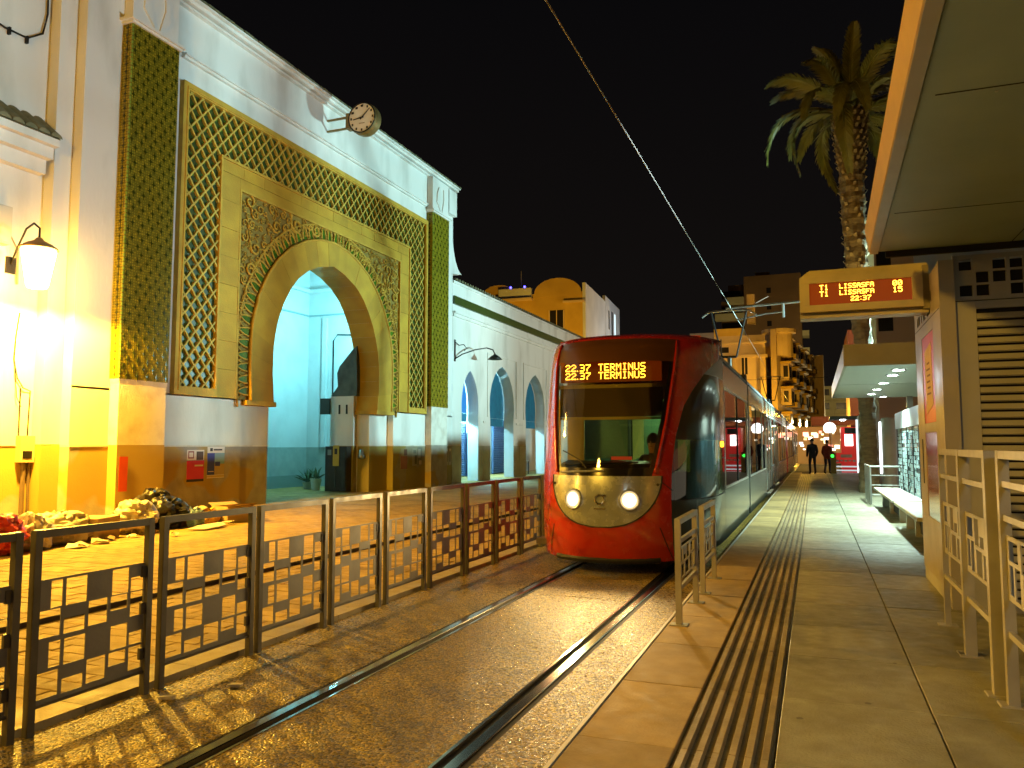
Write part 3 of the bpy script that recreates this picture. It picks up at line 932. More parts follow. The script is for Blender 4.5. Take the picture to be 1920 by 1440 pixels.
niche_me = shared('niche_tile', nt, GREEN_TILE)
for i in range(NN):
    t = -0.985 + 1.97 * (i + 0.5) / NN
    p = Vector((0, *ring_pt(RING, t))); q = Vector((0, *ring_pt(RING, t + 0.01)))
    tg = (q - p).normalized(); nrm = Vector((0, -tg.z, tg.y))
    if nrm.z < 0 and abs(t) < 0.5: nrm = -nrm
    if abs(t) >= 0.5 and nrm.y * t < 0: nrm = -nrm
    ang = math.atan2(nrm.z, nrm.y) - math.pi / 2
    o = p + nrm * 0.05
    piece('niche_tile', niche_me, gate, (FX0 + 0.02, o.y, o.z), rot=(ang, 0, 0))
    for s in (-1, 1):                              # interlacing ribs that frame the niche and run to the next
        pts = []
        for k in range(8):
            f = k / 7
            lx = s * (0.115 * (1 - f ** 2.2) + 0.0) ; lz = 0.02 + 0.46 * f
            pts.append(o + Vector((FX0 + 0.06, 0, 0)) + tg * lx + nrm * lz)
        nr.tube(pts, 0.027, 5)
        pts = [o + Vector((FX0 + 0.055, 0, 0)) + tg * (s * (0.115 + 0.10 * f)) + nrm * (0.28 + 0.15 * math.sin(f * 1.57)) for f in (0, .33, .66, 1)]
        nr.tube(pts, 0.018, 4)
part('niche_ribs', nr, GOLD_CARVE, gate, smooth=True, kind='stuff')
rm = MB(); rm.tube([(FX1 + 0.02, *ring_pt(RING, -1 + 2 * k / 60)) for k in range(61)], 0.045, 6)
part('ring_moulding', rm, GOLD_CARVE, gate, smooth=True)
rm = MB()
pts = []
for k in range(61):
    t = -1 + 2 * k / 60
    p = Vector((0, *ring_pt(RING, t))); c = Vector((0, GC, 4.6)); nrm = (p - c).normalized()
    pts.append((FX0 + 0.05, *(p + nrm * 0.52).yz))
rm.tube([p for p in pts if YS + 0.05 < p[1] < YT - 0.05], 0.035, 5)
part('ring_moulding', rm, GOLD_CARVE, gate, smooth=True)

# --- passage behind the arch
CYW = mat('passage_plaster', (0.70, 0.74, 0.72), 0.8, 0, (0.58, 0.62, 0.60), 1.0, 0.45, 0.8, 0.2, 14.0)
CYD = mat('passage_dado', (0.36, 0.42, 0.38), 0.7, 0, (0.26, 0.32, 0.29), 2.2, 0.35, 0.75, 0.3, 25.0)
ps = MB()
ps.face([(-20.2, 14.0, 1.70), (-20.2, 27.9, 1.70), (-20.2, 27.9, 9.4), (-20.2, 14.0, 9.4)])
ps.face([(-20.2, 27.9, 1.70), (-16.1, 27.9, 1.70), (-16.1, 27.9, 9.4), (-20.2, 27.9, 9.4)])
ps.face([(-20.2, 14.0, 0.0), (-16.1, 14.0, 0.0), (-16.1, 14.0, 9.4), (-20.2, 14.0, 9.4)])
ps.face([(-20.2, 14.0, 9.4), (-20.2, 27.9, 9.4), (-16.1, 27.9, 9.4), (-16.1, 14.0, 9.4)])
part('passage_wall', ps, CYW, gate, fix=False)
part('passage_dado', B(-20.6, -20.18, 14.0, 27.88, 0.05, 1.70), CYD, gate)
part('passage_dado', B(-20.18, -16.1, 27.88, 28.1, 0.05, 1.70), CYD, gate)
part('passage_skirting', B(-20.17, -20.12, 14.0, 27.87, 0.05, 0.55), mat('dark_skirting', (0.20, 0.26, 0.23), 0.7), gate)
part('passage_cornice', B(-20.19, -20.12, 14.0, 27.89, 7.30, 7.36), mat('teal_line', (0.28, 0.40, 0.40), 0.7), gate)
part('passage_cornice', B(-20.11, -16.1, 27.84, 27.89, 7.30, 7.36), mat('teal_line', (0.28, 0.40, 0.40), 0.7), gate)
part('passage_cornice', B(-20.19, -20.0, 14.0, 27.89, 8.30, 8.45), CYW, gate)
part('passage_cornice', B(-20.0, -16.1, 27.70, 27.89, 8.30, 8.45), CYW, gate)
cb = MB(); cb.tube([(-18.9, 27.85, 3.4), (-18.9, 27.85, 6.2), (-18.7, 27.83, 6.45), (-16.4, 27.83, 6.30)], 0.03, 5)
part('wall_cable', cb, IRON, gate)
part('pilaster', B(-19.4, -19.2, 27.75, 27.89, 1.71, 7.2), CYW, gate)

# kiosk wall in the opening with electric cabinet, canopy and sign
ks = empty('gate_booth', (-16.4, 25.0, 0.08))
tag(ks, 'small white booth under the right side of the big arch, with two slot windows', 'booth')
part('wall', B(-17.02, -16.0, 24.96, 26.4, 1.78, 3.62), PLASTER, ks)
part('dado', B(-17.02, -16.0, 24.95, 26.4, 0.05, 1.755), DADO2, ks)
part('ledge', B(-17.03, -15.99, 24.93, 26.4, 1.756, 1.779), PLASTER_OLD, ks)
for x in (-16.62, -16.30):
    part('slot_window', B(x - 0.035, x + 0.035, 24.94, 24.97, 2.95, 3.30), IRON, ks)
tb = MB(); tb.prism([(-17.0, 24.95, 3.63), (-15.9, 24.95, 3.63), (-15.9, 24.95, 5.5), (-16.1, 24.95, 5.35), (-16.65, 24.95, 4.75), (-16.75, 24.95, 4.5), (-16.7, 24.95, 4.0)], (0, 1.2, 0))
cn = tag(part('tarpaulin', tb, mat('dark_tarpaulin', (0.09, 0.12, 0.11), 0.7, 0, (0.04, 0.06, 0.055), 2.5, bump=0.6, bscale=5), None), 'dark sagging tarpaulin heaped on top of the white booth', 'tarpaulin')
bx = part('sign_box', B(-17.45, -17.03, 24.9, 25.1, 2.95, 3.55), mat('dark_green_box', (0.02, 0.03, 0.02), 0.5), ks)
ec = empty('electric_cabinet', (-16.5, 24.85, 0.08))
tag(ec, 'black electric cabinet with a yellow label at the foot of the white booth', 'cabinet')
BLK = mat('black_cabinet_paint', (0.018, 0.015, 0.010), 0.45, 0, (0.035, 0.03, 0.02), 6.0, 0.5, 0.8, 0.15, 50)
part('body', B(-16.98, -16.06, 24.62, 24.945, 0.09, 1.74), BLK, ec)
part('door', B(-16.95, -16.52, 24.595, 24.62, 0.25, 1.70), BLK, ec)
part('door', B(-16.50, -16.09, 24.595, 24.62, 0.25, 1.70), BLK, ec)
yl = part('label_plate', B(-16.62, -16.36, 24.575, 24.594, 1.02, 1.78), mat('yellow_plate', (0.45, 0.32, 0.03), 0.5), ec)
part('window', B(-16.55, -16.43, 24.568, 24.575, 1.45, 1.66), BLK, yl)
part('notice', B(-16.86, -16.70, 24.588, 24.594, 1.42, 1.62), mat('grey_notice', (0.25, 0.24, 0.22), 0.6), ec)
wl = empty('bulkhead_lamp', (-15.66, 24.98, 1.5))
wl.location = (-15.72, 25.17, 1.45); ORG[wl.name] = (-15.72, 25.17, 1.45)
tag(wl, 'small grey metal bell lamp on the orange-lit jamb of the arch', 'lamp')
m = MB(); m.lathe((-15.72, 25.08, 1.30), [(0.02, 0.34), (0.07, 0.32), (0.12, 0.12), (0.15, 0.04), (0.12, 0.0), (0.0, 0.0)], 14)
part('shade', m, GALV, wl, smooth=True)
part('bracket', B(-15.74, -15.70, 25.05, 25.20, 1.60, 1.63), GALV, wl)

# potted plants at the passage corner
LEAF = mat('dark_leaf', (0.05, 0.10, 0.03), 0.5, 0, (0.08, 0.14, 0.05), 8.0)
for (x, yy, hgt, lab, pm) in ((-17.75, 25.15, 0.55, 'leafy pot plant with a tall pale leaf in a white pot beside the booth', (0.7, 0.72, 0.66)),
                              (-18.55, 25.75, 0.35, 'low pot plant in a grey trough behind the white pot', (0.35, 0.38, 0.36))):
    t = empty('potted_plant', (x, yy, 0.08)); tag(t, lab, 'plant', 'pot plants in the passage')
    m = MB(); m.lathe((x, yy, 0.08), [(0.0, 0.0), (0.15, 0.0), (0.21, hgt * 0.8), (0.23, hgt * 0.8), (0.22, hgt * 0.72), (0.0, hgt * 0.7)], 12)
    part('pot', m, mat('pot_glaze', pm, 0.5), t)
    m = MB()
    for k in range(34):
        a = random.uniform(0, 6.28); le = random.uniform(0.2, 0.75); tilt = random.uniform(0.2, 1.1)
        d = Vector((math.cos(a) * math.sin(tilt), math.sin(a) * math.sin(tilt), math.cos(tilt)))
        s = Vector((-math.sin(a), math.cos(a), 0)) * 0.045
        p0 = Vector((x, yy, 0.08 + hgt * 0.7)); p1 = p0 + d * le * 0.6; p2 = p0 + d * le + Vector((0, 0, -0.12 * le))
        m.face([p0, p1 + s, p2, p1 - s])
    part('foliage', m, LEAF, t, fix=False)

# ------------------------------------------------------------------ left wing of the market with lamp
wing = empty('market_wing', (-15.75, 9.0, 0.08))
tag(wing, 'white market wall left of the gateway with a tiled ledge high up', 'building')
WX = -15.78
part('wall', B(WX - 0.6, WX, 0.0, 12.41, 1.79, 13.3), PLASTER, wing)
part('dado', B(WX - 0.6, WX + 0.015, 0.0, 12.40, 0.05, 1.765), DADO, wing)
part('dado_moulding', B(WX - 0.3, WX + 0.035, 0.0, 12.40, 1.766, 1.789), PLASTER_OLD, wing)
part('pilaster', B(WX + 0.001, WX + 0.30, 11.98, 12.419, 1.80, 13.2), PLASTER, wing)
part('pilaster_base', B(WX + 0.016, WX + 0.31, 11.97, 12.417, 0.05, 1.785), DADO, wing)
part('ledge', B(WX, WX + 0.55, 2.0, 11.9, 8.28, 8.44), PLASTER, wing)
part('ledge_moulding', B(WX, WX + 0.40, 2.0, 11.88, 8.02, 8.278), PLASTER, wing)
part('ledge_moulding', B(WX, WX + 0.22, 2.0, 11.85, 7.70, 8.018), PLASTER, wing)
tm = MB()
for k in range(34):                                 # rounded roof tiles on the ledge
    yc = 2.2 + k * 0.29
    rows = []
    for q in range(7):
        a = math.pi * q / 6
        yy = yc + 0.14 * math.cos(a); dz = 0.10 * math.sin(a)
        rows.append([(WX + 0.62 + random.uniform(-0.02, 0.02), yy, 8.45 + dz), (WX + 0.02, yy, 8.92 + dz)])
    tm.grid(rows)
    tm.face([(WX + 0.62, yc + 0.14 * math.cos(math.pi * q / 6), 8.45 + 0.10 * math.sin(math.pi * q / 6)) for q in range(7)])
part('ledge_tiles', tm, ROOFTILE, wing, fix=False, kind='stuff')
part('ledge_tile_bed', MB().prism([(WX, 2.0, 8.445), (WX + 0.58, 2.0, 8.445), (WX, 2.0, 8.90)], (0, 9.9, 0)), ROOFTILE, wing)
ub = empty('junction_box', (WX + 0.12, 10.7, 5.8)); tag(ub, 'beige junction box on the wall above the glowing lantern', 'junction box')
part('body', B(WX + 0.002, WX + 0.26, 10.55, 11.12, 5.95, 6.75), mat('beige_plastic', (0.50, 0.45, 0.36), 0.6), ub)
part('lid', B(WX + 0.261, WX + 0.285, 10.58, 11.09, 5.98, 6.72), mat('beige_plastic_lid', (0.55, 0.50, 0.40), 0.55), ub)
m = MB(); m.tube([(WX + 0.12, 11.14, 6.7), (WX + 0.10, 11.2, 6.2), (WX + 0.06, 11.42, 5.95), (WX + 0.05, 11.45, 5.2)], 0.025, 5)
part('conduit', m, mat('grey_conduit', (0.22, 0.19, 0.15), 0.6), ub)
m = MB(); m.tube([(WX + 0.10, 10.5, 5.95), (WX + 0.13, 10.45, 5.6), (WX + 0.08, 10.6, 5.35)], 0.012, 4)
part('loose_wire', m, IRON, ub)

# lantern (lit): its shade is the light source of the square
ln = empty('wall_lantern', (WX, 11.45, 5.6)); tag(ln, 'glowing white glass lantern on a curved iron arm, left of the gateway', 'lantern')
LXC, LYC = WX + 1.22, 11.02
m = MB(); m.tube([(WX, 11.3, 5.55), (WX + 0.30, 11.25, 5.95), (WX + 0.70, 11.12, 6.25), (WX + 1.05, LYC, 6.30), (LXC, LYC, 6.18), (LXC, LYC, 5.92)], 0.022, 6)
part('arm', m, IRON, ln, smooth=True)
m = MB(); m.lathe((LXC, LYC, 5.65), [(0.0, 0.34), (0.05, 0.33), (0.10, 0.27), (0.24, 0.20), (0.34, 0.13), (0.36, 0.09), (0.33, 0.09), (0.0, 0.11)], 18)
part('cap', m, mat('bronze_cap', (0.30, 0.17, 0.06), 0.5, 0.3), ln, smooth=True)
m = MB(); m.lathe((LXC, LYC, 4.95), [(0.0, 0.0), (0.17, 0.0), (0.20, 0.05), (0.32, 0.76)], 18)
part('glass_shade', m, emit('sodium_glow', (1.0, 0.55, 0.10), 85.0), ln, smooth=True)
lamp('lantern_light', 'SPOT', (LXC, LYC, 4.90), 7200, SODIUM, 0.15, (LXC, LYC, 0.0), 172, 0.25)
part('wall_plate', B(WX, WX + 0.05, 11.2, 11.4, 5.4, 5.75), IRON, ln)

# lantern added to light the track and tram front, out of view on the left
l2 = tag(empty('wall_lantern', (WX, 1.6, 5.6)), 'added glowing lantern for extra light, beyond the left edge of the photo', 'lantern')
for ch in list(ln.children):
    c = ch.copy(); col.objects.link(c); c.parent = l2; c.location = ch.location
lamp('lantern_light', 'SPOT', (LXC, 1.55, 4.90), 1500, SODIUM, 0.4, (LXC, 1.55, 0.0), 170, 0.12)
cbm = MB()
cbm.tube([(WX + 0.04, 11.55, 4.6), (WX + 0.03, 11.50, 4.1), (WX + 0.03, 11.48, 3.6), (WX + 0.05, 11.56, 3.2), (WX + 0.05, 11.7, 3.0), (WX + 0.03, 11.88, 2.95), (WX + 0.03, 11.86, 1.9)], 0.016, 5)
cbm.tube([(WX + 0.03, 11.66, 3.0), (WX + 0.03, 11.66, 1.9)], 0.016, 5)
cbm.tube([(WX + 0.03, 11.50, 3.5), (WX + 0.07, 11.55, 2.8), (WX + 0.04, 11.68, 2.6)], 0.010, 5)
tag(part('hanging_cable', cbm, IRON, None), 'thin dark cables hanging down the wall below the glowing lantern', 'cable')
mb_ = empty('meter_box', (WX + 0.05, 11.75, 1.3)); tag(mb_, 'small beige meter box under the hanging cables', 'meter box')
part('body', B(WX + 0.016, WX + 0.16, 11.62, 11.95, 1.42, 1.98), mat('aged_beige', (0.46, 0.37, 0.22), 0.6), mb_)
part('hatch', B(WX + 0.161, WX + 0.17, 11.68, 11.89, 1.50, 1.66), IRON, mb_)
m = MB(); m.tube([(WX + 0.06, 11.78, 1.42), (WX + 0.06, 11.78, 0.06)], 0.05, 6); m.tube([(WX + 0.06, 11.90, 1.42), (WX + 0.06, 11.92, 0.06)], 0.03, 6)
part('conduit', m, mat('brown_pipe', (0.12, 0.085, 0.06), 0.7), mb_)
cb2 = MB(); cb2.tube([(WX + 0.05, 10.2, 10.72), (WX + 0.05, 10.9, 10.6), (WX + 0.05, 11.4, 10.62), (WX + 0.05, 11.75, 10.9), (WX + 0.05, 11.85, 11.4), (WX + 0.05, 11.82, 12.6)], 0.022, 5)
for yy in (10.5, 11.0, 11.4): cb2.box(WX, WX + 0.08, yy - 0.02, yy + 0.02, 10.50, 10.66)
tag(part('wall_cable', cb2, IRON, None), 'black cable clipped high on the white wall at the top left', 'cable')

# ------------------------------------------------------------------ arcade wing beyond the gate
arc = empty('market_arcade', (GX, 42.0, 0.08))
tag(arc, 'low white arcade with pointed arches and a green tile band, right of the gateway', 'building')
A1 = [(0.95, 3.2), (0.97, 3.7), (0.90, 4.2), (0.72, 4.65), (0.45, 5.0), (0.2, 5.22), (0.0, 5.32)]
A2 = [(1.62, 3.0), (1.72, 3.7), (1.66, 4.3), (1.42, 4.9), (1.0, 5.4), (0.5, 5.72), (0.0, 5.9)]
bays = [(31.76, 35.3, 33.75, A1), (35.3, 40.35, 37.85, A2), (40.35, 45.5, 43.05, A2), (45.5, 50.6, 48.1, A2), (50.6, 55.7, 53.2, A2)]
aw = MB()
ADADO = mat('pale_green_dado', (0.42, 0.46, 0.40), 0.7, 0, (0.32, 0.34, 0.28), 2.0, 0.4, 0.75, 0.3, 25.0)
for (a, b, c, pf) in bays:
    arch_wall(aw, GX, a, b, 0.08, 9.2, pf, c, 0.55, 24)
part('wall', aw, PLASTER, arc, fix=False)
for (a, b, c, pf) in bays:
    f = pf[0][0]
    for (p, q) in ((a + 0.02, c - f - 0.02), (c + f + 0.02, b - 0.02)):
        part('dado', B(GX, GX + 0.014, p, q, 0.05, 1.75), ADADO, arc)
        if f > 1: part('impost', B(GX - 0.5, GX + 0.05, p if p < c else q - 0.5, p + 0.5 if p < c else q, 2.88, 2.99), PLASTER, arc)
    # raised moulding frame over the arch
    for nm, bxx in (('panel_moulding', (GX, GX + 0.05, c - f - 0.35, c + f + 0.35, 6.35, 6.43)), ('panel_moulding', (GX, GX + 0.05, c - f - 0.43, c - f - 0.351, 3.2, 6.43)), ('panel_moulding', (GX, GX + 0.05, c + f + 0.351, c + f + 0.43, 3.2, 6.43))):
        if f > 1: part(nm, B(*bxx), PLASTER, arc)
part('cornice', B(GX, GX + 0.14, 31.77, 56, 7.80, 7.90), PLASTER, arc)
part('cornice', B(GX, GX + 0.08, 31.77, 56, 7.66, 7.799), PLASTER, arc)
part('tile_band', B(GX, GX + 0.10, 31.77, 56, 8.22, 8.60), mat('green_band', (0.045, 0.075, 0.012), 0.35, 0, (0.03, 0.05, 0.01), 6), arc)
part('parapet', B(GX - 0.6, GX + 0.05, 31.77, 56, 9.2, 9.32), PLASTER, arc)
rt = MB()
for k in range(80):
    yc = 32.0 + k * 0.3
    rt.prism([(GX + 0.12, yc + 0.10 * math.cos(R(a)), 9.33 + 0.11 * math.sin(R(a))) for a in range(0, 181, 36)], (-0.7, 0, 0.12))
part('roof_tiles', rt, ROOFTILE, arc, kind='stuff')
part('walk_ceiling', B(-18.2, GX - 0.56, 31.8, 56, 6.1, 6.2), PLASTER, arc)
part('shop_wall', B(-18.4, -18.2, 31.8, 56, 0.05, 6.2), CYW, arc)
part('end_wall', B(-18.2, GX - 0.56, 31.78, 31.85, 0.05, 6.1), CYW, arc)
TEAL = mat('teal_canvas', (0.010, 0.19, 0.34), 0.7, 0, (0.008, 0.14, 0.26), 3.0, bump=0.4, bscale=8)
SHUT = mat('blue_shutter', (0.10, 0.17, 0.30), 0.45, 0.2, (0.07, 0.12, 0.22), 3.0)
for (a, b, c, pf), lab in zip(bays[:3], ('narrow', 'middle', 'third')):
    f = pf[0][0]
    # canvas hung in the arch head
    t = tag(empty('arch_awning', (GX - 0.62, c, 3.0)), {'narrow': 'bright blue canvas in the narrow first arch of the arcade', 'middle': 'teal canvas awning filling the top of the second arcade arch', 'third': 'dark teal canvas filling the arch beside the tram front'}[lab], 'awning', 'canvas awnings in the arcade')
    cv = MB()
    pts = [curve_at(pf, k / 14) for k in range(15)]
    zlo = 3.35 if f < 1 else 3.2
    pp = [(c - h * 0.98, z) for h, z in pts if z > zlo] + [(c + h * 0.98, z) for h, z in reversed(pts) if z > zlo]
    cv.prism([(GX - 0.60, *q) for q in [(c - pf[0][0], zlo)] + pp + [(c + pf[0][0], zlo)]], (-0.03, 0, 0))
    part('canvas', cv, mat('blue_canvas', (0.02, 0.20, 0.62), 0.7) if f < 1 else TEAL, t)
    part('valance', B(GX - 0.66, GX - 0.60, c - f, c + f, zlo - 0.42, zlo - 0.01), TEAL, t)
    sh = tag(empty('roller_shutter', (-17.9, c, 0.08)), {'narrow': 'blue slatted roller shutter seen through the narrow first arch', 'middle': 'blue slatted roller shutter beside the lit drinks display', 'third': 'blue slatted roller shutter behind the white stall table'}[lab], 'shutter', 'roller shutters in the arcade')
    w0, w1 = (c - 0.3, c + 2.3) if lab == 'narrow' else (c - 0.2, c + 1.5) if lab == 'middle' else (c + 0.3, c + 3.2)
    sl = MB()
    for k in range(26):
        z0 = 0.10 + k * 0.11
        sl.prism([(-18.05, w0, z0), (-18.0, w0, z0 + 0.03), (-18.0, w0, z0 + 0.08), (-18.05, w0, z0 + 0.105)], (0, w1 - w0, 0))
    part('slats', sl, SHUT, sh, kind='stuff')
    part('header_box', B(-18.19, -17.95, w0 - 0.05, w1 + 0.05, 2.97, 3.3), SHUT, sh)
    for yy in (w0 - 0.05, w1): part('guide', B(-18.06, -17.96, yy, yy + 0.05, 0.08, 2.96), SHUT, sh)
dr = tag(empty('drinks_display', (-17.6, 40.2, 0.08)), 'brightly lit drinks fridge with red and yellow stickers in the second arch', 'fridge')
part('cabinet', B(-18.1, -17.5, 39.75, 40.75, 0.09, 2.5), mat('fridge_blue', (0.03, 0.05, 0.30), 0.4), dr)
part('lit_front', B(-17.5, -17.48, 39.8, 40.7, 0.25, 2.1), emit('fridge_light', (0.62, 0.75, 1.0), 2.2), dr)
part('header', B(-17.5, -17.47, 39.8, 40.7, 2.12, 2.45), emit('fridge_header', (0.75, 0.85, 1.0), 1.6), dr)
for (y0, y1, z0, z1, cc) in ((39.85, 40.2, 1.5, 1.85, (0.8, 0.6, 0.02)), (39.9, 40.35, 1.1, 1.45, (0.6, 0.02, 0.03)), (40.0, 40.25, 0.35, 1.0, (0.55, 0.05, 0.10)), (40.3, 40.6, 0.4, 1.3, (0.03, 0.08, 0.5)), (39.82, 39.96, 0.3, 0.9, (0.02, 0.1, 0.5))):
    part('sticker', B(-17.478, -17.47, y0, y1, z0, z1), mat('sticker', cc, 0.4, emis=cc, estr=0.5), dr)
tb = tag(empty('stall_table', (-16.4, 43.2, 0.08)), 'white stall table with a printed box on it under the third arch', 'table')
part('top', B(-16.9, -15.9, 42.6, 44.0, 0.82, 0.86), LIGHT_METAL, tb)
for (x, yy) in ((-16.85, 42.65), (-15.95, 42.65), (-16.85, 43.95), (-15.95, 43.95)):
    part('leg', B(x - 0.02, x + 0.02, yy - 0.02, yy + 0.02, 0.083, 0.82), IRON, tb)
cb = tag(empty('printed_box', (-16.4, 43.2, 0.86)), 'white box with blue and green print on the stall table', 'box')
part('carton', B(-16.7, -16.1, 42.7, 43.7, 0.865, 1.35), mat('white_carton', (0.7, 0.74, 0.74), 0.6), cb)
for k, cc in enumerate(((0.05, 0.2, 0.5), (0.05, 0.4, 0.3), (0.1, 0.25, 0.6))):
    part('print', B(-16.098, -16.094, 42.8 + k * 0.28, 43.0 + k * 0.28, 0.95, 1.25), mat('carton_print', cc, 0.6), cb)
# swan-neck lamp (unlit) at the end of the gate
sn = tag(empty('swan_neck_lamp', (GX, 32.0, 6.0)), 'unlit black swan-neck lamp on the white wall right of the green pillar', 'lamp')
m = MB(); m.tube([(GX + 0.02, 32.0, 5.72), (GX + 0.25, 32.3, 5.95), (GX + 0.6, 32.9, 6.2), (GX + 0.95, 33.5, 6.35), (GX + 1.1, 33.9, 6.30), (GX + 1.15, 34.05, 6.1)], 0.03, 6)
m.tube([(GX + 0.02, 32.0, 6.5), (GX + 0.15, 32.15, 6.35), (GX + 0.3, 32.35, 6.4), (GX + 0.38, 32.45, 6.25), (GX + 0.3, 32.4, 6.1)], 0.022, 6)
part('arm', m, IRON, sn, smooth=True)
m = MB(); m.lathe((GX + 1.15, 34.05, 5.85), [(0.03, 0.28), (0.08, 0.22), (0.20, 0.15), (0.36, 0.0), (0.33, 0.0), (0.0, 0.12)], 16)
part('shade', m, IRON, sn, smooth=True)
part('wall_plate', B(GX, GX + 0.03, 31.93, 32.07, 5.6, 6.6), IRON, sn)

# ------------------------------------------------------------------ tram
CX, TY0, TW, TL, TA, TB_, TK = -2.763, 10.454, 1.360, 2.279, 0.834, 1.054, 0.823
_tz = [.15, .3, .6, .9, 1.15, 1.4, 1.8, 2.2, 2.6, 2.85, 3.05, 3.25, 3.4, 3.48, 3.52]
_ty = [.22, .1, .02, 0, .02, .08, .2, .33, .48, .58, .68, .85, 1.1, 1.5, 2.2]


def interp(x, xs, ys):
    if x <= xs[0]: return ys[0]
    for i in range(1, len(xs)):
        if x <= xs[i]:
            f = (x - xs[i - 1]) / (xs[i] - xs[i - 1])
            return ys[i - 1] + f * (ys[i] - ys[i - 1])
    return ys[-1]


def smooth_profile(z):                         # averaged so that the nose has no creases
    return sum(interp(z + d, _tz, _ty) for d in (-.12, -.06, 0, .06, .12)) / 5 if z < 3.2 else interp(z, _tz, _ty)


def S0(th, z):
    yo = smooth_profile(z) * TK
    s, c = math.sin(th), math.cos(th)
    return Vector((CX + TW * math.copysign(abs(s) ** TA, s), TY0 + yo + max(TL - yo * .6, .5) * (1 - abs(c) ** TB_), z))


def S(th, z, off=0.0):
    p = S0(th, z)
    if off:
        a = S0(th + 0.02, z) - S0(th - 0.02, z); b = S0(th, z + 0.02) - S0(th, z - 0.02)
        n = a.cross(b).normalized()
        if n.y > 0 and abs(th) < 1.4: n = -n
        p = p + n * off
    return p


def patch(zs, f0, f1, nu, off=0.0):
    return [[S(f0(z) + (f1(z) - f0(z)) * u / nu, z, off) for u in range(nu + 1)] for z in zs]


def lin(a, b, n): return [a + (b - a) * k / n for k in range(n + 1)]


tram = empty('tram', (CX, TY0, 0.0))
tag(tram, 'red-fronted tram with lit headlights at the platform, amber destination display', 'tram')
RED = mat('red_tram_paint', (0.42, 0.020, 0.005), 0.24, 0.0, (0.36, 0.017, 0.005), 3.5, 0.4, 0.8, coat=0.6, rvar=0.08)
SILVER = mat('silver_mask_paint', (0.31, 0.34, 0.38), 0.26, 0.3, (0.27, 0.30, 0.335), 5.0, 0.4, 0.8, coat=0.5, rvar=0.08)
BLACK = mat('black_glass_border', (0.012, 0.010, 0.008), 0.12, 0)
BROWN = mat('dark_forehead_panel', (0.085, 0.034, 0.010), 0.32)
DARKP = mat('dark_green_grey_panel', (0.045, 0.058, 0.050), 0.16, 0.2)
BODY = mat('pale_body_paint', (0.27, 0.28, 0.23), 0.26, 0.35, (0.22, 0.23, 0.19), 2.0, coat=0.3)
ROOF = mat('tram_roof_grey', (0.24, 0.23, 0.20), 0.45, 0.1)
RUB = mat('rubber_bellows', (0.012, 0.012, 0.012), 0.7)
WGLASS = glass('windscreen_glass', (0.62, 0.62, 0.50), 1.45)
SGLASS = glass('side_window_glass', (0.66, 0.70, 0.60), 1.6, 0.015, 0.05)
CGLASS = glass('cab_side_glass', (0.34, 0.40, 0.36), 1.5, 0.01, 0.02)
FRAMEM = mat('bright_window_frame', (0.60, 0.60, 0.54), 0.3, 0.6)

HW = lambda z: interp(z, [1.36, 1.5, 2.15, 2.9, 3.2, 3.36], [.44, .47, .56, .63, .64, .63])       # black mask half angle
HG = lambda z: HW(z) - 0.045
def HM(z):                                                                                         # silver U mask
    t = (1.36 - z) / 0.70
    return 0.545 * math.sqrt(max(0, 1 - t * t)) if 0.66 <= z <= 1.36 else 0.0
HR = lambda z: interp(z, [.15, .8, 1.47, 1.92, 2.35, 2.6, 2.88, 3.05, 3.19], [.66, .65, .65, .69, .78, .90, 1.10, 1.30, 1.56])

# red shell: the sides of the nose and the crown
zz_ = lin(.18, .66, 6) + lin(.67, 1.36, 18)[1:]
for s in (-1, 1):
    m = MB()
    m.grid(patch(zz_, lambda z: s * HM(z), lambda z: s * (HR(z) if s > 0 else 1.57), 16))
    zb = lin(1.36, 3.36, 30)
    m.grid(patch(zb, lambda z: s * HW(z), lambda z: s * (HR(z) if s > 0 else 1.57), 14))
    part('red_shell', m, RED, tram, smooth=True)
m = MB()
m.grid(patch([3.36, 3.40, 3.44, 3.47, 3.49, 3.51, 3.52], lambda z: -1.57, lambda z: 1.57, 36))
part('red_crown', m, RED, tram, smooth=True)
part('roof_front', B(CX - 1.15, CX + 1.15, TY0 + 1.9, 13.6, 3.30, 3.50), RED, tram)
# thin raised lip that outlines the black front glass
for s in (-1, 1):
    m = MB(); m.tube([S(s * (HW(z) + 0.012), z, 0.012) for z in lin(1.40, 3.34, 30)], 0.020, 6)
    part('windscreen_lip', m, RED, tram, smooth=True)
# shell joints
for s in (-1, 1):
    m = MB(); m.tube([S(s * (.545 - 0.545 * 0 + 0.0 + k * 0.03), 1.27 - k * 0.03, 0.001) for k in range(5)], 0.006, 4)
    part('shell_joint', m, RUB, tram)
    m = MB(); m.tube([S(s * (0.52 + k * 0.02), 0.66 - k * 0.075, 0.0005) for k in range(7)], 0.007, 4)
    part('shell_joint', m, RUB, tram)
m = MB(); m.grid(patch(lin(.662, 1.358, 20), lambda z: -HM(z), lambda z: HM(z), 22))
mask = part('front_mask', m, SILVER, tram, smooth=True)
m = MB(); m.tube([S(HM(z) * 1, z, 0.002) for z in lin(1.358, .665, 20)] + [S(-HM(z), z, 0.002) for z in lin(.665, 1.358, 20)], 0.010, 5)
part('mask_joint', m, RUB, mask)
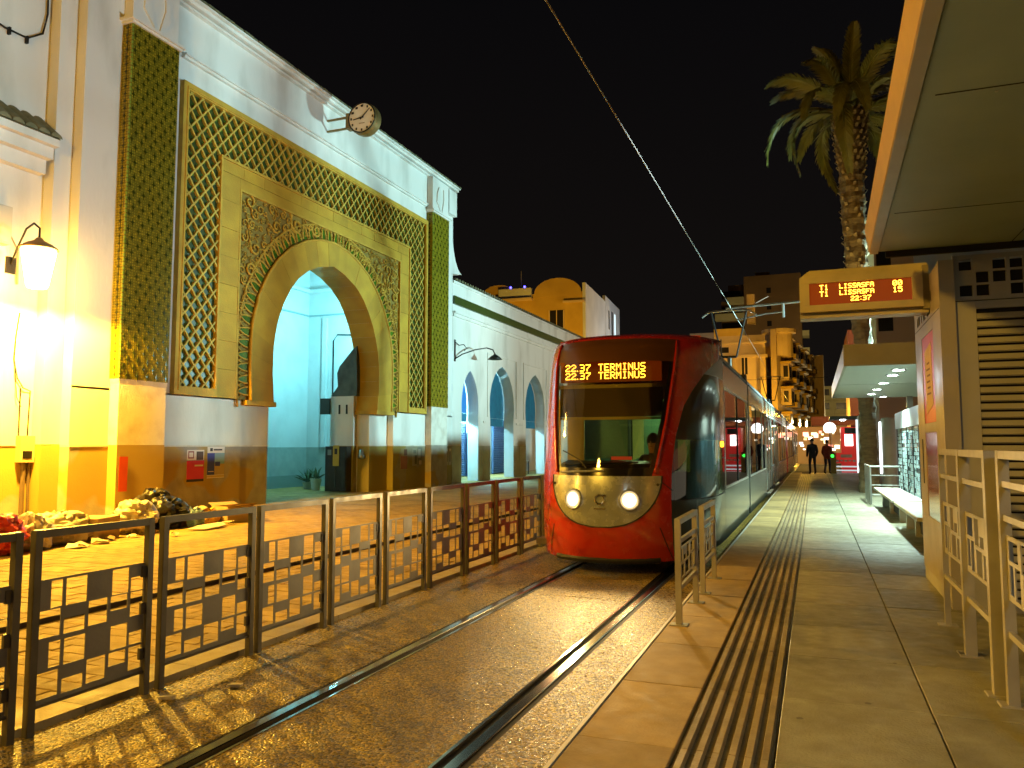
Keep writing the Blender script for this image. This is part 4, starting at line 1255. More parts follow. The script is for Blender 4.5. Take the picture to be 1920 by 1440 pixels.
# black surround and windscreen
m = MB()
m.grid(patch(lin(1.36, 1.47, 2), lambda z: -HW(z), lambda z: HW(z), 20))
for s in (-1, 1): m.grid(patch(lin(1.47, 3.00, 18), lambda z: s * HG(z), lambda z: s * HW(z), 2))
part('windscreen_surround', m, BLACK, tram, smooth=True)
m = MB(); m.grid(patch(lin(3.00, 3.36, 8), lambda z: -HW(z), lambda z: HW(z), 22))
part('forehead_panel', m, BROWN, tram, smooth=True)
m = MB(); m.grid(patch(lin(1.47, 3.00, 22), lambda z: -HG(z), lambda z: HG(z), 24))
ws = part('windscreen', m, WGLASS, tram, smooth=True)
m = MB(); m.tube([S(-0.10, 1.46, 0.02), S(-0.16, 1.56, 0.02), S(-0.30, 1.66, 0.022), S(-0.38, 1.70, 0.022)], 0.010, 5)
m.tube([S(-0.34, 1.50, 0.022), S(0.30, 1.54, 0.022)], 0.012, 5)
part('wiper', m, RUB, ws)
m = MB(); m.tube([S(-0.40 + 0.06 * k, 1.40 + 0.004 * k, 0.01) for k in range(8)], 0.016, 6)
part('wiper_arm_cover', m, SILVER, ws)
# headlights
HEAD = emit('headlight_glow', (1.0, 0.84, 0.56), 60.0)
HEAD2 = emit('headlight_halo', (1.0, 0.74, 0.40), 3.2)  # halo around the bulb put in as graded glowing rings
HEAD3 = emit('headlight_halo_rim', (1.0, 0.66, 0.30), 0.9)
for th in (-0.23, 0.23):
    c = S(th, 1.035, 0.0); n = (S(th, 1.035, 0.1) - c).normalized()
    q = n.to_track_quat('Z', 'Y')
    def disc(r, h, k=20): return [c + q @ Vector((r * math.cos(6.2832 * i / k), r * math.sin(6.2832 * i / k), h)) for i in range(k)]
    m = MB(); m.grid([disc(0.15, -0.01), disc(0.15, 0.014), disc(0.125, 0.018), disc(0.123, 0.006)], close_u=True)
    hl = part('headlight', m, SILVER, tram, smooth=True)
    m = MB(); m.face(disc(0.072, 0.016)); part('bulb', m, HEAD, hl)
    m = MB(); m.grid([disc(0.072, 0.0155), disc(0.098, 0.011)], close_u=True); part('halo_ring', m, HEAD2, hl)
    m = MB(); m.grid([disc(0.098, 0.011), disc(0.122, 0.0065)], close_u=True); part('outer_halo_ring', m, HEAD3, hl)
    lp = c + n * 0.06
    lamp('headlight_beam', 'SPOT', lp, 240, (1.0, 0.68, 0.26), 0.06, (c.x, c.y - 9.0, 0.75), 100, 0.9)
# emblem: ring with a short stroke and a bar below
c = S(0.0, 1.04, 0.012)
m = MB()
ring = [(c.x + 0.065 * math.cos(R(a)), c.y - 0.004, c.z + 0.065 * math.sin(R(a))) for a in range(0, 361, 20)]
m.tube(ring, 0.013, 5); m.tube([(c.x + 0.05, c.y, c.z + 0.05), (c.x + 0.085, c.y, c.z + 0.062)], 0.010, 5)
m.box(c.x - 0.08, c.x + 0.08, c.y - 0.008, c.y + 0.01, c.z - 0.135, c.z - 0.115)
part('emblem', m, mat('chrome_emblem', (0.7, 0.68, 0.6), 0.2, 1.0), tram, kind=None)
for s in (-1, 1):
    cc = S(s * 0.50, 1.24, 0.004); m = MB(); m.lathe(cc, [(0.0, -0.012), (0.02, -0.01), (0.02, 0.01)], 10, 'y'); part('mask_bolt', m, RUB, mask)
m = MB(); m.tube([S(-0.5 + 0.1 * k, 0.20, -0.02) for k in range(11)], 0.05, 6)
part('bumper_skirt', m, RUB, tram)

# LED destination display behind the windscreen
FONT = {'T': '11111 00100 00100 00100 00100 00100 00100', '1': '00100 01100 00100 00100 00100 00100 01110', 'L': '10000 10000 10000 10000 10000 10000 11111',
        'I': '01110 00100 00100 00100 00100 00100 01110', 'S': '01111 10000 10000 01110 00001 00001 11110', 'A': '01110 10001 10001 11111 10001 10001 10001',
        'F': '11111 10000 10000 11110 10000 10000 10000', '0': '01110 10001 10011 10101 11001 10001 01110', '5': '11111 10000 11110 00001 00001 10001 01110',
        '2': '01110 10001 00001 00110 01000 10000 11111', '3': '11110 00001 00001 01110 00001 00001 11110', '7': '11111 00001 00010 00100 01000 01000 01000',
        ':': '000 010 000 000 000 010 000', '.': '00 00 00 00 00 00 10', ' ': '000 000 000 000 000 000 000', 'E': '11111 10000 10000 11110 10000 10000 11111',
        'R': '11110 10001 10001 11110 10100 10010 10001', 'M': '10001 11011 10101 10101 10001 10001 10001', 'N': '10001 11001 10101 10101 10011 10001 10001',
        'U': '10001 10001 10001 10001 10001 10001 01110'}
LED = emit('amber_led', (1.0, 0.42, 0.03), 9.0)


def led_text(mb, text, x0, y, ztop, pitch, fill=0.92):
    x = x0
    for ch in text:
        rows = FONT[ch].split()
        for r, row in enumerate(rows):
            for k, b in enumerate(row):
                if b == '1':
                    px, pz = x + k * pitch, ztop - r * pitch
                    mb.face([(px, y, pz - pitch * fill), (px + pitch * fill, y, pz - pitch * fill), (px + pitch * fill, y, pz), (px, y, pz)])
        x += (len(rows[0]) + 1) * pitch
    return x


yl = TY0 + smooth_profile(2.9) * TK + 0.30
dp = part('destination_display', B(CX - 0.80, CX + 0.72, yl, yl + 0.06, 2.72, 3.03), mat('display_back', (0.05, 0.016, 0.006), 0.5, emis=(1.0, 0.10, 0.0), estr=0.10), tram)
m = MB()
for zt in (2.99, 2.868):
    e = led_text(m, '22.37', CX - 0.72, yl - 0.006, zt, 0.0150)
    led_text(m, 'TERMINUS', CX - 0.21, yl - 0.006, zt, 0.0150)
part('lettering', m, LED, dp, fix=False)
part('blind_roller', B(CX - 0.82, CX + 0.80, yl - 0.02, yl + 0.05, 2.62, 2.68), mat('blind_bar', (0.45, 0.36, 0.10), 0.4), tram)
part('sun_blind', B(CX - 0.78, CX + 0.76, yl - 0.10, yl - 0.09, 2.20, 2.62), mat('brown_blind', (0.10, 0.062, 0.018), 0.7), tram)
part('blind_hem', B(CX - 0.78, CX + 0.76, yl - 0.115, yl - 0.085, 2.155, 2.195), mat('blind_hem', (0.48, 0.40, 0.12), 0.5), tram)

# cab and saloon interior
part('cab_floor', B(CX - 1.2, CX + 1.2, TY0 + 0.8, 75.0, 0.30, 0.38), mat('tram_floor', (0.12, 0.11, 0.10), 0.7), tram)
m = MB()
rows = []
for k in range(13):
    th = -0.62 + 1.24 * k / 12
    a = S(th, 1.36, -0.04)
    rows.append([(a.x, a.y, 1.36), (a.x * 0.94 + CX * 0.06, a.y + 0.28, 1.52), (a.x * 0.9 + CX * 0.1, a.y + 0.50, 1.56), (a.x * 0.9 + CX * 0.1, a.y + 0.56, 1.40), (a.x * 0.9 + CX * 0.1, a.y + 0.6, 0.40)])
m.grid(rows)
dash = part('dashboard', m, mat('dash_plastic', (0.022, 0.020, 0.018), 0.45), tram, smooth=False)
part('dash_screen', B(CX + 0.02, CX + 0.32, TY0 + 0.60, TY0 + 0.62, 1.57, 1.62), mat('red_dash_print', (0.25, 0.03, 0.01), 0.5, emis=(1, 0.08, 0.02), estr=0.25), dash)
pw = MB()
for (a, b) in ((-1.25, -0.95), (0.85, 1.25)): pw.box(CX + a, CX + b, 13.05, 13.10, 0.38, 3.2)
pw.box(CX - 0.95, CX + 0.85, 13.05, 13.10, 2.55, 3.2); pw.box(CX - 0.95, CX + 0.85, 13.05, 13.10, 0.38, 1.35)
part('cab_partition', pw, mat('partition_panel', (0.45, 0.40, 0.18), 0.5), tram)
part('partition_glass', B(CX - 0.95, CX + 0.85, 13.07, 13.08, 1.35, 2.55), glass('partition_glass', (0.7, 0.8, 0.7)), tram)
part('saloon_ceiling', B(CX - 1.25, CX + 1.25, 13.12, 75.0, 2.82, 2.88), mat('saloon_ceiling', (0.5, 0.48, 0.38), 0.6), tram)
part('ceiling_light', B(CX - 0.12, CX + 0.12, 13.4, 74.0, 2.80, 2.818), emit('saloon_light', (0.86, 1.0, 0.62), 30.0), tram)
LIN = mat('saloon_lining', (0.55, 0.48, 0.16), 0.5)
for (a, b) in ((-1.28, -0.62), (0.62, 1.28)):
    part('saloon_end_panel', B(CX + a, CX + b, 18.42, 18.48, 0.40, 2.80), LIN, tram)
    part('saloon_end_panel', B(CX + a, CX + b, 28.5, 28.56, 0.40, 2.80), LIN, tram)
part('vestibule_panel', B(CX - 0.35, CX + 0.10, 15.2, 15.25, 0.38, 2.45), mat('green_lining', (0.07, 0.17, 0.10), 0.5), tram)
part('vestibule_panel', B(CX + 0.50, CX + 1.1, 14.0, 14.05, 0.38, 2.6), LIN, tram)
SEAT = mat('seat_green', (0.05, 0.16, 0.10), 0.6)
for k in range(8):
    yy = 14.2 + k * 1.7
    for s in (-1, 1):
        xx = CX + s * 0.85
        m = MB(); m.bevbox(xx - 0.28, xx + 0.28, yy, yy + 0.45, 0.70, 0.84, 0.03)
        st = part('seat', m, SEAT, tram)
        m = MB(); m.bevbox(xx - 0.28, xx + 0.28, yy + 0.42, yy + 0.50, 0.84, 1.48, 0.03)
        part('backrest', m, SEAT, st)
        part('pedestal', B(xx - 0.06, xx + 0.06, yy + 0.15, yy + 0.3, 0.381, 0.70), RUB, st)
    m = MB(); m.tube([(CX + 0.45, yy + 0.4, 0.38), (CX + 0.45, yy + 0.4, 2.82)], 0.018, 6)
    part('grab_pole', m, mat('yellow_pole', (0.6, 0.45, 0.05), 0.35), tram)

# cab side, platform side (curved) and its straight run to the first door
YC = 13.42
for s in (1,):
    def side_patch(z0, z1, n, off=0.0, y1=YC):
        rows = []
        for z in lin(z0, z1, n):
            row = [S(HR(z) + (1.568 - HR(z)) * u / 10, z, off) for u in range(11)]
            e = row[-1]; row += [Vector((CX + TW, e.y + (y1 - e.y) * u / 3, z)) for u in (1, 2, 3)]
            rows.append(row)
        return rows
    m = MB(); m.grid(side_patch(1.02, 1.86, 8)); part('cab_side_glass', m, CGLASS, tram, smooth=True)
    m = MB(); m.grid(side_patch(1.86, 2.86, 10)); part('cab_side_tinted_glass', m, BLACK, tram, smooth=True)
    m = MB(); m.grid(side_patch(0.24, 1.00, 8)); part('cab_skirt', m, DARKP, tram, smooth=True)
    m = MB(); m.grid(side_patch(1.00, 1.02, 1, 0.001)); part('cab_waist_joint', m, RUB, tram)
    m = MB(); m.grid(side_patch(2.86, 3.19, 5)); part('cab_quarter_cap', m, mat('quarter_cap_paint', (0.20, 0.21, 0.18), 0.3, 0.2), tram, smooth=True)
    m = MB(); m.grid([[ (CX + TW - 0.02, YC - 0.7 + 0.7 * u / 4, 3.19 + 0.0 * u) for u in range(5)], [(CX + TW - 0.25, YC - 0.7 + 0.7 * u / 4, 3.44) for u in range(5)]]); part('roof_shoulder', m, RED, tram)
mk = MB(); mk.lathe((CX + TW + 0.012, 13.05, 1.80), [(0.0, 0.02), (0.045, 0.014), (0.05, -0.012)], 14, 'x')
part('turn_signal', mk, emit('amber_lamp', (1.0, 0.30, 0.01), 9.0), tram, smooth=True)
# cab shell on the far side, so the cab is closed
# body modules along the platform
SX = CX + TW


def module(y0, y1, windows, doors, lod=False):
    for s in (1, -1):
        sx = CX + s * TW
        def bx(name, x_in, x_out, a, b, z0, z1, m, par=tram):
            xa, xb = sx - s * x_in, sx + s * x_out
            return part(name, B(min(xa, xb), max(xa, xb), a, b, z0, z1), m, par)
        holes = windows + doors
        # lower and upper bodyside
        cuts = sorted(doors)
        segs = []; p = y0
        for (a, b) in cuts: segs.append((p, a)); p = b
        segs.append((p, y1))
        for (a, b) in segs:
            if b - a > 0.05:
                bx('side_panel', 0.05, 0.0, a, b, 0.40, 1.05, BODY)
                bx('skirt', 0.06, -0.012, a, b, 0.22, 0.395, DARKP)
        bx('cantrail', 0.05, 0.0, y0, y1, 2.78, 3.16, BODY)
        ws_ = sorted(holes); p = y0
        for (a, b) in ws_:
            if a - p > 0.02: bx('pillar', 0.05, -0.002, p, a, 1.051, 2.779, BODY)
            p = b
        if y1 - p > 0.02: bx('pillar', 0.05, -0.002, p, y1, 1.051, 2.779, BODY)
        if s < 0:
            for (a, b) in holes: bx('window', 0.02, -0.012, a, b, 1.052, 2.778, BLACK)
            continue
        for (a, b) in windows:
            wo = bx('window', 0.022, -0.014, a + 0.04, b - 0.04, 1.09, 2.74, SGLASS)
            bx('frame', 0.04, 0.004, a, a + 0.04, 1.052, 2.777, FRAMEM, wo); bx('frame', 0.04, 0.004, b - 0.04, b, 1.052, 2.777, FRAMEM, wo)
            bx('frame', 0.04, 0.004, a + 0.041, b - 0.041, 2.74, 2.777, FRAMEM, wo); bx('frame', 0.04, 0.004, a + 0.041, b - 0.041, 1.052, 1.09, FRAMEM, wo)
            if b - a > 2.2: bx('mullion', 0.03, 0.002, (a + b) / 2 - 0.02, (a + b) / 2 + 0.02, 1.091, 2.739, RUB, wo)
        for (a, b) in doors:
            mid = (a + b) / 2
            for (p, q) in ((a, mid - 0.01), (mid + 0.01, b)):
                d = bx('door', 0.03, 0.012, p + 0.02, q - 0.02, 0.40, 0.95, BODY)
                bx('pane', 0.02, -0.006, p + 0.06, q - 0.06, 0.951, 2.70, SGLASS, d)
                bx('frame', 0.03, 0.014, p, p + 0.058, 0.40, 2.778, FRAMEM, d); bx('frame', 0.03, 0.014, q - 0.058, q, 0.40, 2.778, FRAMEM, d)
                bx('frame', 0.03, 0.013, p + 0.059, q - 0.059, 2.70, 2.777, FRAMEM, d)
            bx('door_step', 0.02, 0.07, a + 0.1, b - 0.1, 0.27, 0.30, LIGHT_METAL)
    r = MB()
    pr = [(SX - 0.002, 3.161), (SX - 0.03, 3.26), (SX - 0.12, 3.38), (SX - 0.28, 3.46), (CX, 3.50), (CX - TW + 0.28, 3.46), (CX - TW + 0.12, 3.38), (CX - TW + 0.03, 3.26), (CX - TW + 0.002, 3.161)]
    r.prism([(a, y0, b) for a, b in pr], (0, y1 - y0, 0))
    part('roof', r, ROOF, tram)
    part('roof_trim', B(SX - 0.01, SX + 0.012, y0, y1, 3.162, 3.185), RUB, tram)


def bellows(y0, y1):
    m = MB()
    n = 6
    for k in range(n):
        a = y0 + (y1 - y0) * k / n; b = y0 + (y1 - y0) * (k + 1) / n
        i = 0.05 if k % 2 else 0.0
        m.box(CX - TW + 0.02 + i, SX - 0.02 - i, a + 0.001, b - 0.001, 0.35, 3.40 - i)
    part('bellows', m, RUB, tram, kind='stuff')


module(13.43, 18.5, [(13.55, 18.35)], [])
bellows(18.5, 18.85)
module(18.85, 28.6, [(19.0, 23.6), (23.7, 25.3)], [(25.6, 28.3)])
bellows(28.6, 28.95)
module(28.95, 38.8, [(29.1, 30.9), (34.2, 38.6)], [(31.2, 33.9)])
bellows(38.8, 39.1)
module(39.1, 44.2, [(39.3, 43.8)], [])
# coupled second unit (simplified nose shapes in red, then modules)
nm = MB()
for s in (0, 1):
    y_a, y_b = (44.2, 45.2) if s == 0 else (46.6, 45.6)
    rows = []
    for k in range(7):
        f = k / 6
        hw_ = TW * (1 - 0.55 * f ** 2.2); yy = y_a + (y_b - y_a) * math.sin(f * 1.57)
        rows.append([(CX - hw_, yy, 0.25), (CX - hw_, yy, 2.9 - 0.5 * f), (CX - hw_ * 0.8, yy, 3.45 - 0.7 * f), (CX + hw_ * 0.8, yy, 3.45 - 0.7 * f), (CX + hw_, yy, 2.9 - 0.5 * f), (CX + hw_, yy, 0.25)])
    nm.grid(rows); nm.face(rows[-1])
part('coupled_cab_ends', nm, RED, tram, kind='stuff')
module(46.6, 52.0, [(46.8, 51.8)], [])
bellows(52.0, 52.3)
module(52.3, 62.0, [(52.5, 57.2)], [(57.6, 60.2)])
bellows(62.0, 62.3)
module(62.3, 75.0, [(62.5, 66.0), (69.2, 74.0)], [(66.4, 68.8)])
for yy in (12.6, 16.5, 27.0, 36.0, 43.0):
    bg = MB()
    for s in (-1, 1):
        bg.lathe((CX + s * 0.72, yy, 0.30), [(0.0, -0.05), (0.29, -0.05), (0.30, 0.0), (0.29, 0.05), (0.0, 0.05)], 16, 'x')
    part('wheel_set', bg, IRON, tram, kind='stuff')
part('underframe', B(CX - 1.0, CX + 1.0, TY0 + 1.4, 75, 0.24, 0.299), RUB, tram)
# pantographs
for yb, nm_ in ((28.9, 0), (58.0, 1)):
    pb = part('pantograph', B(CX - 0.45, CX + 0.45, yb - 0.6, yb + 0.6, 3.52, 3.62), IRON, tram)
    m = MB(); m.tube([(CX, yb, 3.62), (CX, yb - 0.1, 4.95)], 0.07, 8); part('mast', m, GALV, pb, smooth=True)
    m = MB(); m.tube([(CX - 0.25, yb - 0.1, 4.95), (CX + 0.25, yb - 0.1, 4.95)], 0.05, 6); part('yoke', m, IRON, pb)
    for s in (-1, 1):
        m = MB(); m.tube([(CX + s * 0.25, yb - 0.1, 4.95), (CX + s * 0.62, yb, 6.60)], 0.035, 6); part('upper_arm', m, IRON, pb)
    m = MB(); m.tube([(CX - 0.95, yb, 6.45), (CX - 0.7, yb, 6.63), (CX, yb, 6.66), (CX + 0.7, yb, 6.63), (CX + 0.95, yb, 6.45)], 0.035, 6); part('collector_head', m, GALV, pb)
    part('side_post', B(CX - 0.75, CX - 0.70, yb - 0.03, yb + 0.03, 4.9, 6.5) if False else B(CX - 0.30, CX - 0.26, yb - 0.12, yb - 0.08, 4.95, 5.6), IRON, pb)
for (y0, y1) in ((20.0, 23.0), (31.0, 36.5), (40.0, 43.0)):
    m = MB(); m.bevbox(CX - 0.9, CX + 0.9, y0, y1, 3.505, 3.72, 0.06); part('roof_unit', m, ROOF, tram)

# ------------------------------------------------------------------ people
def figure(name, joints, bones, radii, mats, assign, parent=None, loc=(0, 0, 0), rz=0.0):
    """skin-modifier body baked to a mesh; assign(co) -> material slot"""
    me = bpy.data.meshes.new(name)
    keys = list(joints)
    me.from_pydata([joints[k] for k in keys], [(keys.index(a), keys.index(b)) for a, b in bones], [])
    o = bpy.data.objects.new(name + '_skeleton', me)
    col.objects.link(o)
    md = o.modifiers.new('skin', 'SKIN'); md.use_smooth_shade = True
    sv = me.skin_vertices[0].data
    for i, k in enumerate(keys):
        r = radii[k]; sv[i].radius = r if isinstance(r, tuple) else (r, r)
        sv[i].use_root = (k == 'pelvis')
    o.modifiers.new('sub', 'SUBSURF').levels = 2
    dg = bpy.context.evaluated_depsgraph_get()
    nm = bpy.data.meshes.new_from_object(o.evaluated_get(dg))
    nm.name = name
    bpy.data.objects.remove(o)
    for m in mats: nm.materials.append(m)
    for p in nm.polygons:
        p.material_index = assign(p.center); p.use_smooth = True
    ob = bpy.data.objects.new(name, nm)
    ob.rotation_euler = (0, 0, rz)
    col.objects.link(ob); ob.location = loc
    ORG[ob.name] = tuple(loc)
    return ob


SKIN = mat('skin', (0.42, 0.25, 0.16), 0.5)
HAIR = mat('dark_hair', (0.015, 0.012, 0.010), 0.7)
def cloth(n, c): return mat(n, c, 0.85, 0, tuple(k * 0.7 for k in c), 9.0, bump=0.4, bscale=14)


def head_parts(ob, hc, s=1.0, hood=None, hair=HAIR):
    """face features and hair as children (local coordinates of the figure; figure faces -Y)"""
    def loc_part(name, mb, m, smooth=True):
        me = mb.mesh(name, (0, 0, 0), smooth); fix_normals(me); me.materials.append(m)
        c = bpy.data.objects.new(name, me); col.objects.link(c); c.parent = ob; return c
    x, y_, z = hc
    m = MB()
    rows = []
    for i in range(9):
        a = -0.25 + i * (1.57 + 0.25) / 8
        rr = 0.102 * s * math.cos(a); h = 0.128 * s * math.sin(a)
        rows.append([(x + rr * math.cos(b) * 0.92, y_ + 0.018 * s + rr * math.sin(b) * 1.08 + (0.0), z + 0.028 * s + h) for b in [6.2832 * k / 16 for k in range(16)]])
    m.grid(rows, close_u=True)
    loc_part('hair', m, hood or hair)
    m = MB(); m.prism([(x - 0.013 * s, y_ - 0.088 * s, z - 0.025 * s), (x + 0.013 * s, y_ - 0.088 * s, z - 0.025 * s), (x, y_ - 0.112 * s, z - 0.022 * s)], (0, 0.012, 0.05 * s)); loc_part('nose', m, SKIN)
    m = MB()
    for k in (-1, 1): m.box(x + k * 0.034 * s - 0.013 * s, x + k * 0.034 * s + 0.013 * s, y_ - 0.094 * s, y_ - 0.080 * s, z + 0.012 * s, z + 0.024 * s)
    loc_part('eyes', m, HAIR)
    m = MB(); m.box(x - 0.022 * s, x + 0.022 * s, y_ - 0.090 * s, y_ - 0.078 * s, z - 0.062 * s, z - 0.052 * s); loc_part('mouth', m, mat('lips', (0.25, 0.10, 0.08), 0.5))


# driver, seated behind the desk, facing the camera side (-Y)
J = dict(pelvis=(0, 0, 0.95), waist=(0, -0.02, 1.15), chest=(0, -0.04, 1.38), neck=(0, -0.06, 1.54), headlow=(0, -0.08, 1.63), head=(0, -0.085, 1.72), crown=(0, -0.08, 1.79),
         shl=(-0.18, -0.05, 1.47), ell=(-0.27, -0.20, 1.24), wrl=(-0.18, -0.46, 1.20), hal=(-0.16, -0.55, 1.21),
         shr=(0.18, -0.05, 1.47), elr=(0.27, -0.20, 1.24), wrr=(0.18, -0.46, 1.20), har=(0.16, -0.55, 1.21),
         hil=(-0.10, -0.02, 0.93), knl=(-0.14, -0.46, 0.90), anl=(-0.14, -0.50, 0.47), tol=(-0.14, -0.64, 0.42),
         hir=(0.10, -0.02, 0.93), knr=(0.14, -0.46, 0.90), anr=(0.14, -0.50, 0.47), tor=(0.14, -0.64, 0.42))
BN = [('pelvis', 'waist'), ('waist', 'chest'), ('chest', 'neck'), ('neck', 'headlow'), ('headlow', 'head'), ('head', 'crown'), ('chest', 'shl'), ('shl', 'ell'), ('ell', 'wrl'), ('wrl', 'hal'),
      ('chest', 'shr'), ('shr', 'elr'), ('elr', 'wrr'), ('wrr', 'har'), ('pelvis', 'hil'), ('hil', 'knl'), ('knl', 'anl'), ('anl', 'tol'), ('pelvis', 'hir'), ('hir', 'knr'), ('knr', 'anr'), ('anr', 'tor')]
RD = dict(pelvis=(.15, .12), waist=(.15, .11), chest=(.17, .12), neck=.058, headlow=.075, head=(.088, .098), crown=.062, shl=.075, shr=.075, ell=.052, elr=.052, wrl=.036, wrr=.036, hal=.030, har=.030,
          hil=.095, hir=.095, knl=.065, knr=.065, anl=.042, anr=.042, tol=.035, tor=.035)
drv = figure('driver', J, BN, RD, [cloth('dark_jacket', (0.02, 0.02, 0.025)), SKIN, cloth('dark_trousers', (0.02, 0.02, 0.03))],
             lambda c: 1 if c.z > 1.565 or (c.y < -0.49 and c.z > 1.05) else (2 if c.z < 1.0 else 0), loc=(-2.30, 12.05, 0.10), rz=R(-10))
drv.name = 'person'; ORG['person'] = (-2.30, 12.05, 0.10)
tag(drv, 'tram driver in a dark jacket seated behind the windscreen', 'person')
head_parts(drv, (0, -0.085, 1.72))
st = tag(empty('driver_seat', (-2.30, 12.2, 0.38)), 'dark driver seat inside the tram cab', 'seat')
part('cushion', B(-2.54, -2.06, 11.90, 12.38, 0.80, 0.93), RUB, st); part('backrest', B(-2.54, -2.06, 12.32, 12.42, 0.931, 1.62), RUB, st); part('pedestal', B(-2.38, -2.22, 12.05, 12.25, 0.381, 0.799), RUB, st)


def standing(loc, rz, top, legs, label, hood=None, scale=1.0, arm=0.0):
    J = dict(pelvis=(0, 0, .95), waist=(0, 0, 1.12), chest=(0, .01, 1.36), neck=(0, .0, 1.52), headlow=(0, -.02, 1.60), head=(0, -.02, 1.67), crown=(0, -.015, 1.74),
             shl=(-.19, .01, 1.43), ell=(-.25, .03, 1.14), wrl=(-.22, -.10 - arm, .92 + arm), hal=(-.20, -.14 - arm, .84 + arm), shr=(.19, .01, 1.43), elr=(.25, .03, 1.14), wrr=(.22, -.12, .93), har=(.20, -.16, .85),
             hil=(-.10, 0, .92), knl=(-.12, -.03, .50), anl=(-.13, .02, .09), tol=(-.14, -.13, .04), hir=(.10, 0, .92), knr=(.12, -.05, .50), anr=(.14, .05, .09), tor=(.16, -.10, .04))
    R2 = dict(RD); R2['pelvis'] = (.17, .13); R2['hil'] = R2['hir'] = .10; R2['waist'] = (.17, .13); R2['chest'] = (.19, .14); R2['shl'] = R2['shr'] = .085; R2['ell'] = R2['elr'] = .065; R2['wrl'] = R2['wrr'] = .048
    o = figure('standing', J, BN, R2, [cloth('coat', top), SKIN, cloth('trousers', legs), cloth('shoes', (0.02, 0.02, 0.02))],
               lambda c: 1 if c.z > 1.55 or (abs(c.x) > .16 and c.z < .90 and c.y < -.08 and c.z > .7) else (3 if c.z < .085 else 2 if c.z < .80 else 0), loc=loc, rz=rz)
    o.name = 'person'; ORG[o.name] = tuple(loc)
    o.scale = (scale,) * 3
    tag(o, label, 'person')
    head_parts(o, (0, -.02, 1.67), hood=hood)
    return o


standing((-0.12, 44.6, PZ), R(200), (0.012, 0.012, 0.016), (0.012, 0.012, 0.018), 'person in a long black coat at the far platform end beside the tram', scale=1.05)
standing((0.62, 45.3, PZ), R(150), (0.25, 0.04, 0.02), (0.03, 0.03, 0.05), 'person in a reddish jacket facing the black coat at the platform end', scale=1.0, arm=0.2)

# ------------------------------------------------------------------ clock on the gate
ck = tag(empty('gate_clock', (GX, 21.8, 12.5)), 'round double-faced clock on two brackets high on the gateway wall', 'clock')
CCX, CCZ, CR = -13.72, 12.64, 0.52
BRASS = mat('aged_brass_case', (0.30, 0.22, 0.08), 0.4, 0.5, (0.20, 0.14, 0.05), 4.0)
FACE = mat('clock_face_cream', (0.80, 0.76, 0.64), 0.5, 0, (0.68, 0.64, 0.53), 3.0)
m = MB(); m.lathe((CCX, 21.8, CCZ), [(CR - 0.02, -0.20), (CR, -0.19), (CR, -0.10), (CR + 0.02, -0.08), (CR + 0.02, 0.0), (CR + 0.02, 0.08), (CR, 0.10), (CR, 0.19), (CR - 0.02, 0.20), (0.0, 0.20)], 36, 'y')
part('case', m, BRASS, ck, smooth=True, auto=35)
m = MB(); m.lathe((CCX, 21.8, CCZ), [(0.0, -0.185), (CR - 0.03, -0.185)], 36, 'y'); fc = part('face', m, FACE, ck)
m = MB(); m.tube([(CCX + (CR - 0.02) * math.cos(R(a)), 21.6, CCZ + (CR - 0.02) * math.sin(R(a))) for a in range(0, 361, 10)], 0.022, 6); part('bezel', m, IRON, ck, smooth=True)
HANDM = mat('clock_black', (0.012, 0.010, 0.008), 0.6)
for k in range(12):
    a = R(90 - 30 * k)
    m = MB(); cx_, cz_ = CCX + 0.41 * math.cos(a), CCZ + 0.41 * math.sin(a)
    w_ = 0.045 if k in (10, 11, 0) else 0.028
    m.box(cx_ - w_, cx_ + w_, 21.604, 21.612, cz_ - 0.038, cz_ + 0.038); part('numeral', m, HANDM, fc)


def hand(ang, ln_, w_, yy):
    a = R(90 - ang); d = Vector((math.cos(a), 0, math.sin(a))); n = Vector((-d.z, 0, d.x)); c = Vector((CCX, yy, CCZ))
    m = MB(); m.prism([c - d * 0.08 + n * w_, c - d * 0.08 - n * w_, c + d * ln_ - n * w_ * 0.5, c + d * ln_ + n * w_ * 0.5], (0, -0.008, 0)); return m


part('minute_hand', hand(47, 0.42, 0.022, 21.598), HANDM, fc); part('hour_hand', hand(262, 0.32, 0.028, 21.586), HANDM, fc)
m = MB(); m.box(CCX - 0.11, CCX + 0.11, 21.606, 21.612, CCZ - 0.20, CCZ - 0.17); part('maker_mark', m, mat('faded_print', (0.3, 0.25, 0.17), 0.6), fc)
for z in (12.44, 12.82): part('bracket', B(GX, CCX - CR + 0.10, 21.77, 21.83, z - 0.03, z + 0.03), BRASS, ck)
part('mounting', B(CCX - CR - 0.14, CCX - CR + 0.06, 21.66, 21.94, 12.38, 12.90), BRASS, ck)

# ------------------------------------------------------------------ posters on the dado
def poster(y0, y1, z0, z1, base, blocks, label, x=GX + 0.013):
    t = tag(empty('wall_poster', (x, (y0 + y1) / 2, (z0 + z1) / 2)), label, 'poster', 'posters on the market wall')
    part('sheet', B(x, x + 0.004, y0, y1, z0, z1), mat('poster_paper', base, 0.6), t)
    for (a, b, c, d, cc) in blocks:
        part('print_block', B(x + 0.004, x + 0.0055 + random.uniform(0, 0.001), y0 + a * (y1 - y0), y0 + b * (y1 - y0), z0 + c * (z1 - z0), z0 + d * (z1 - z0)), mat('poster_ink', cc, 0.6), t)


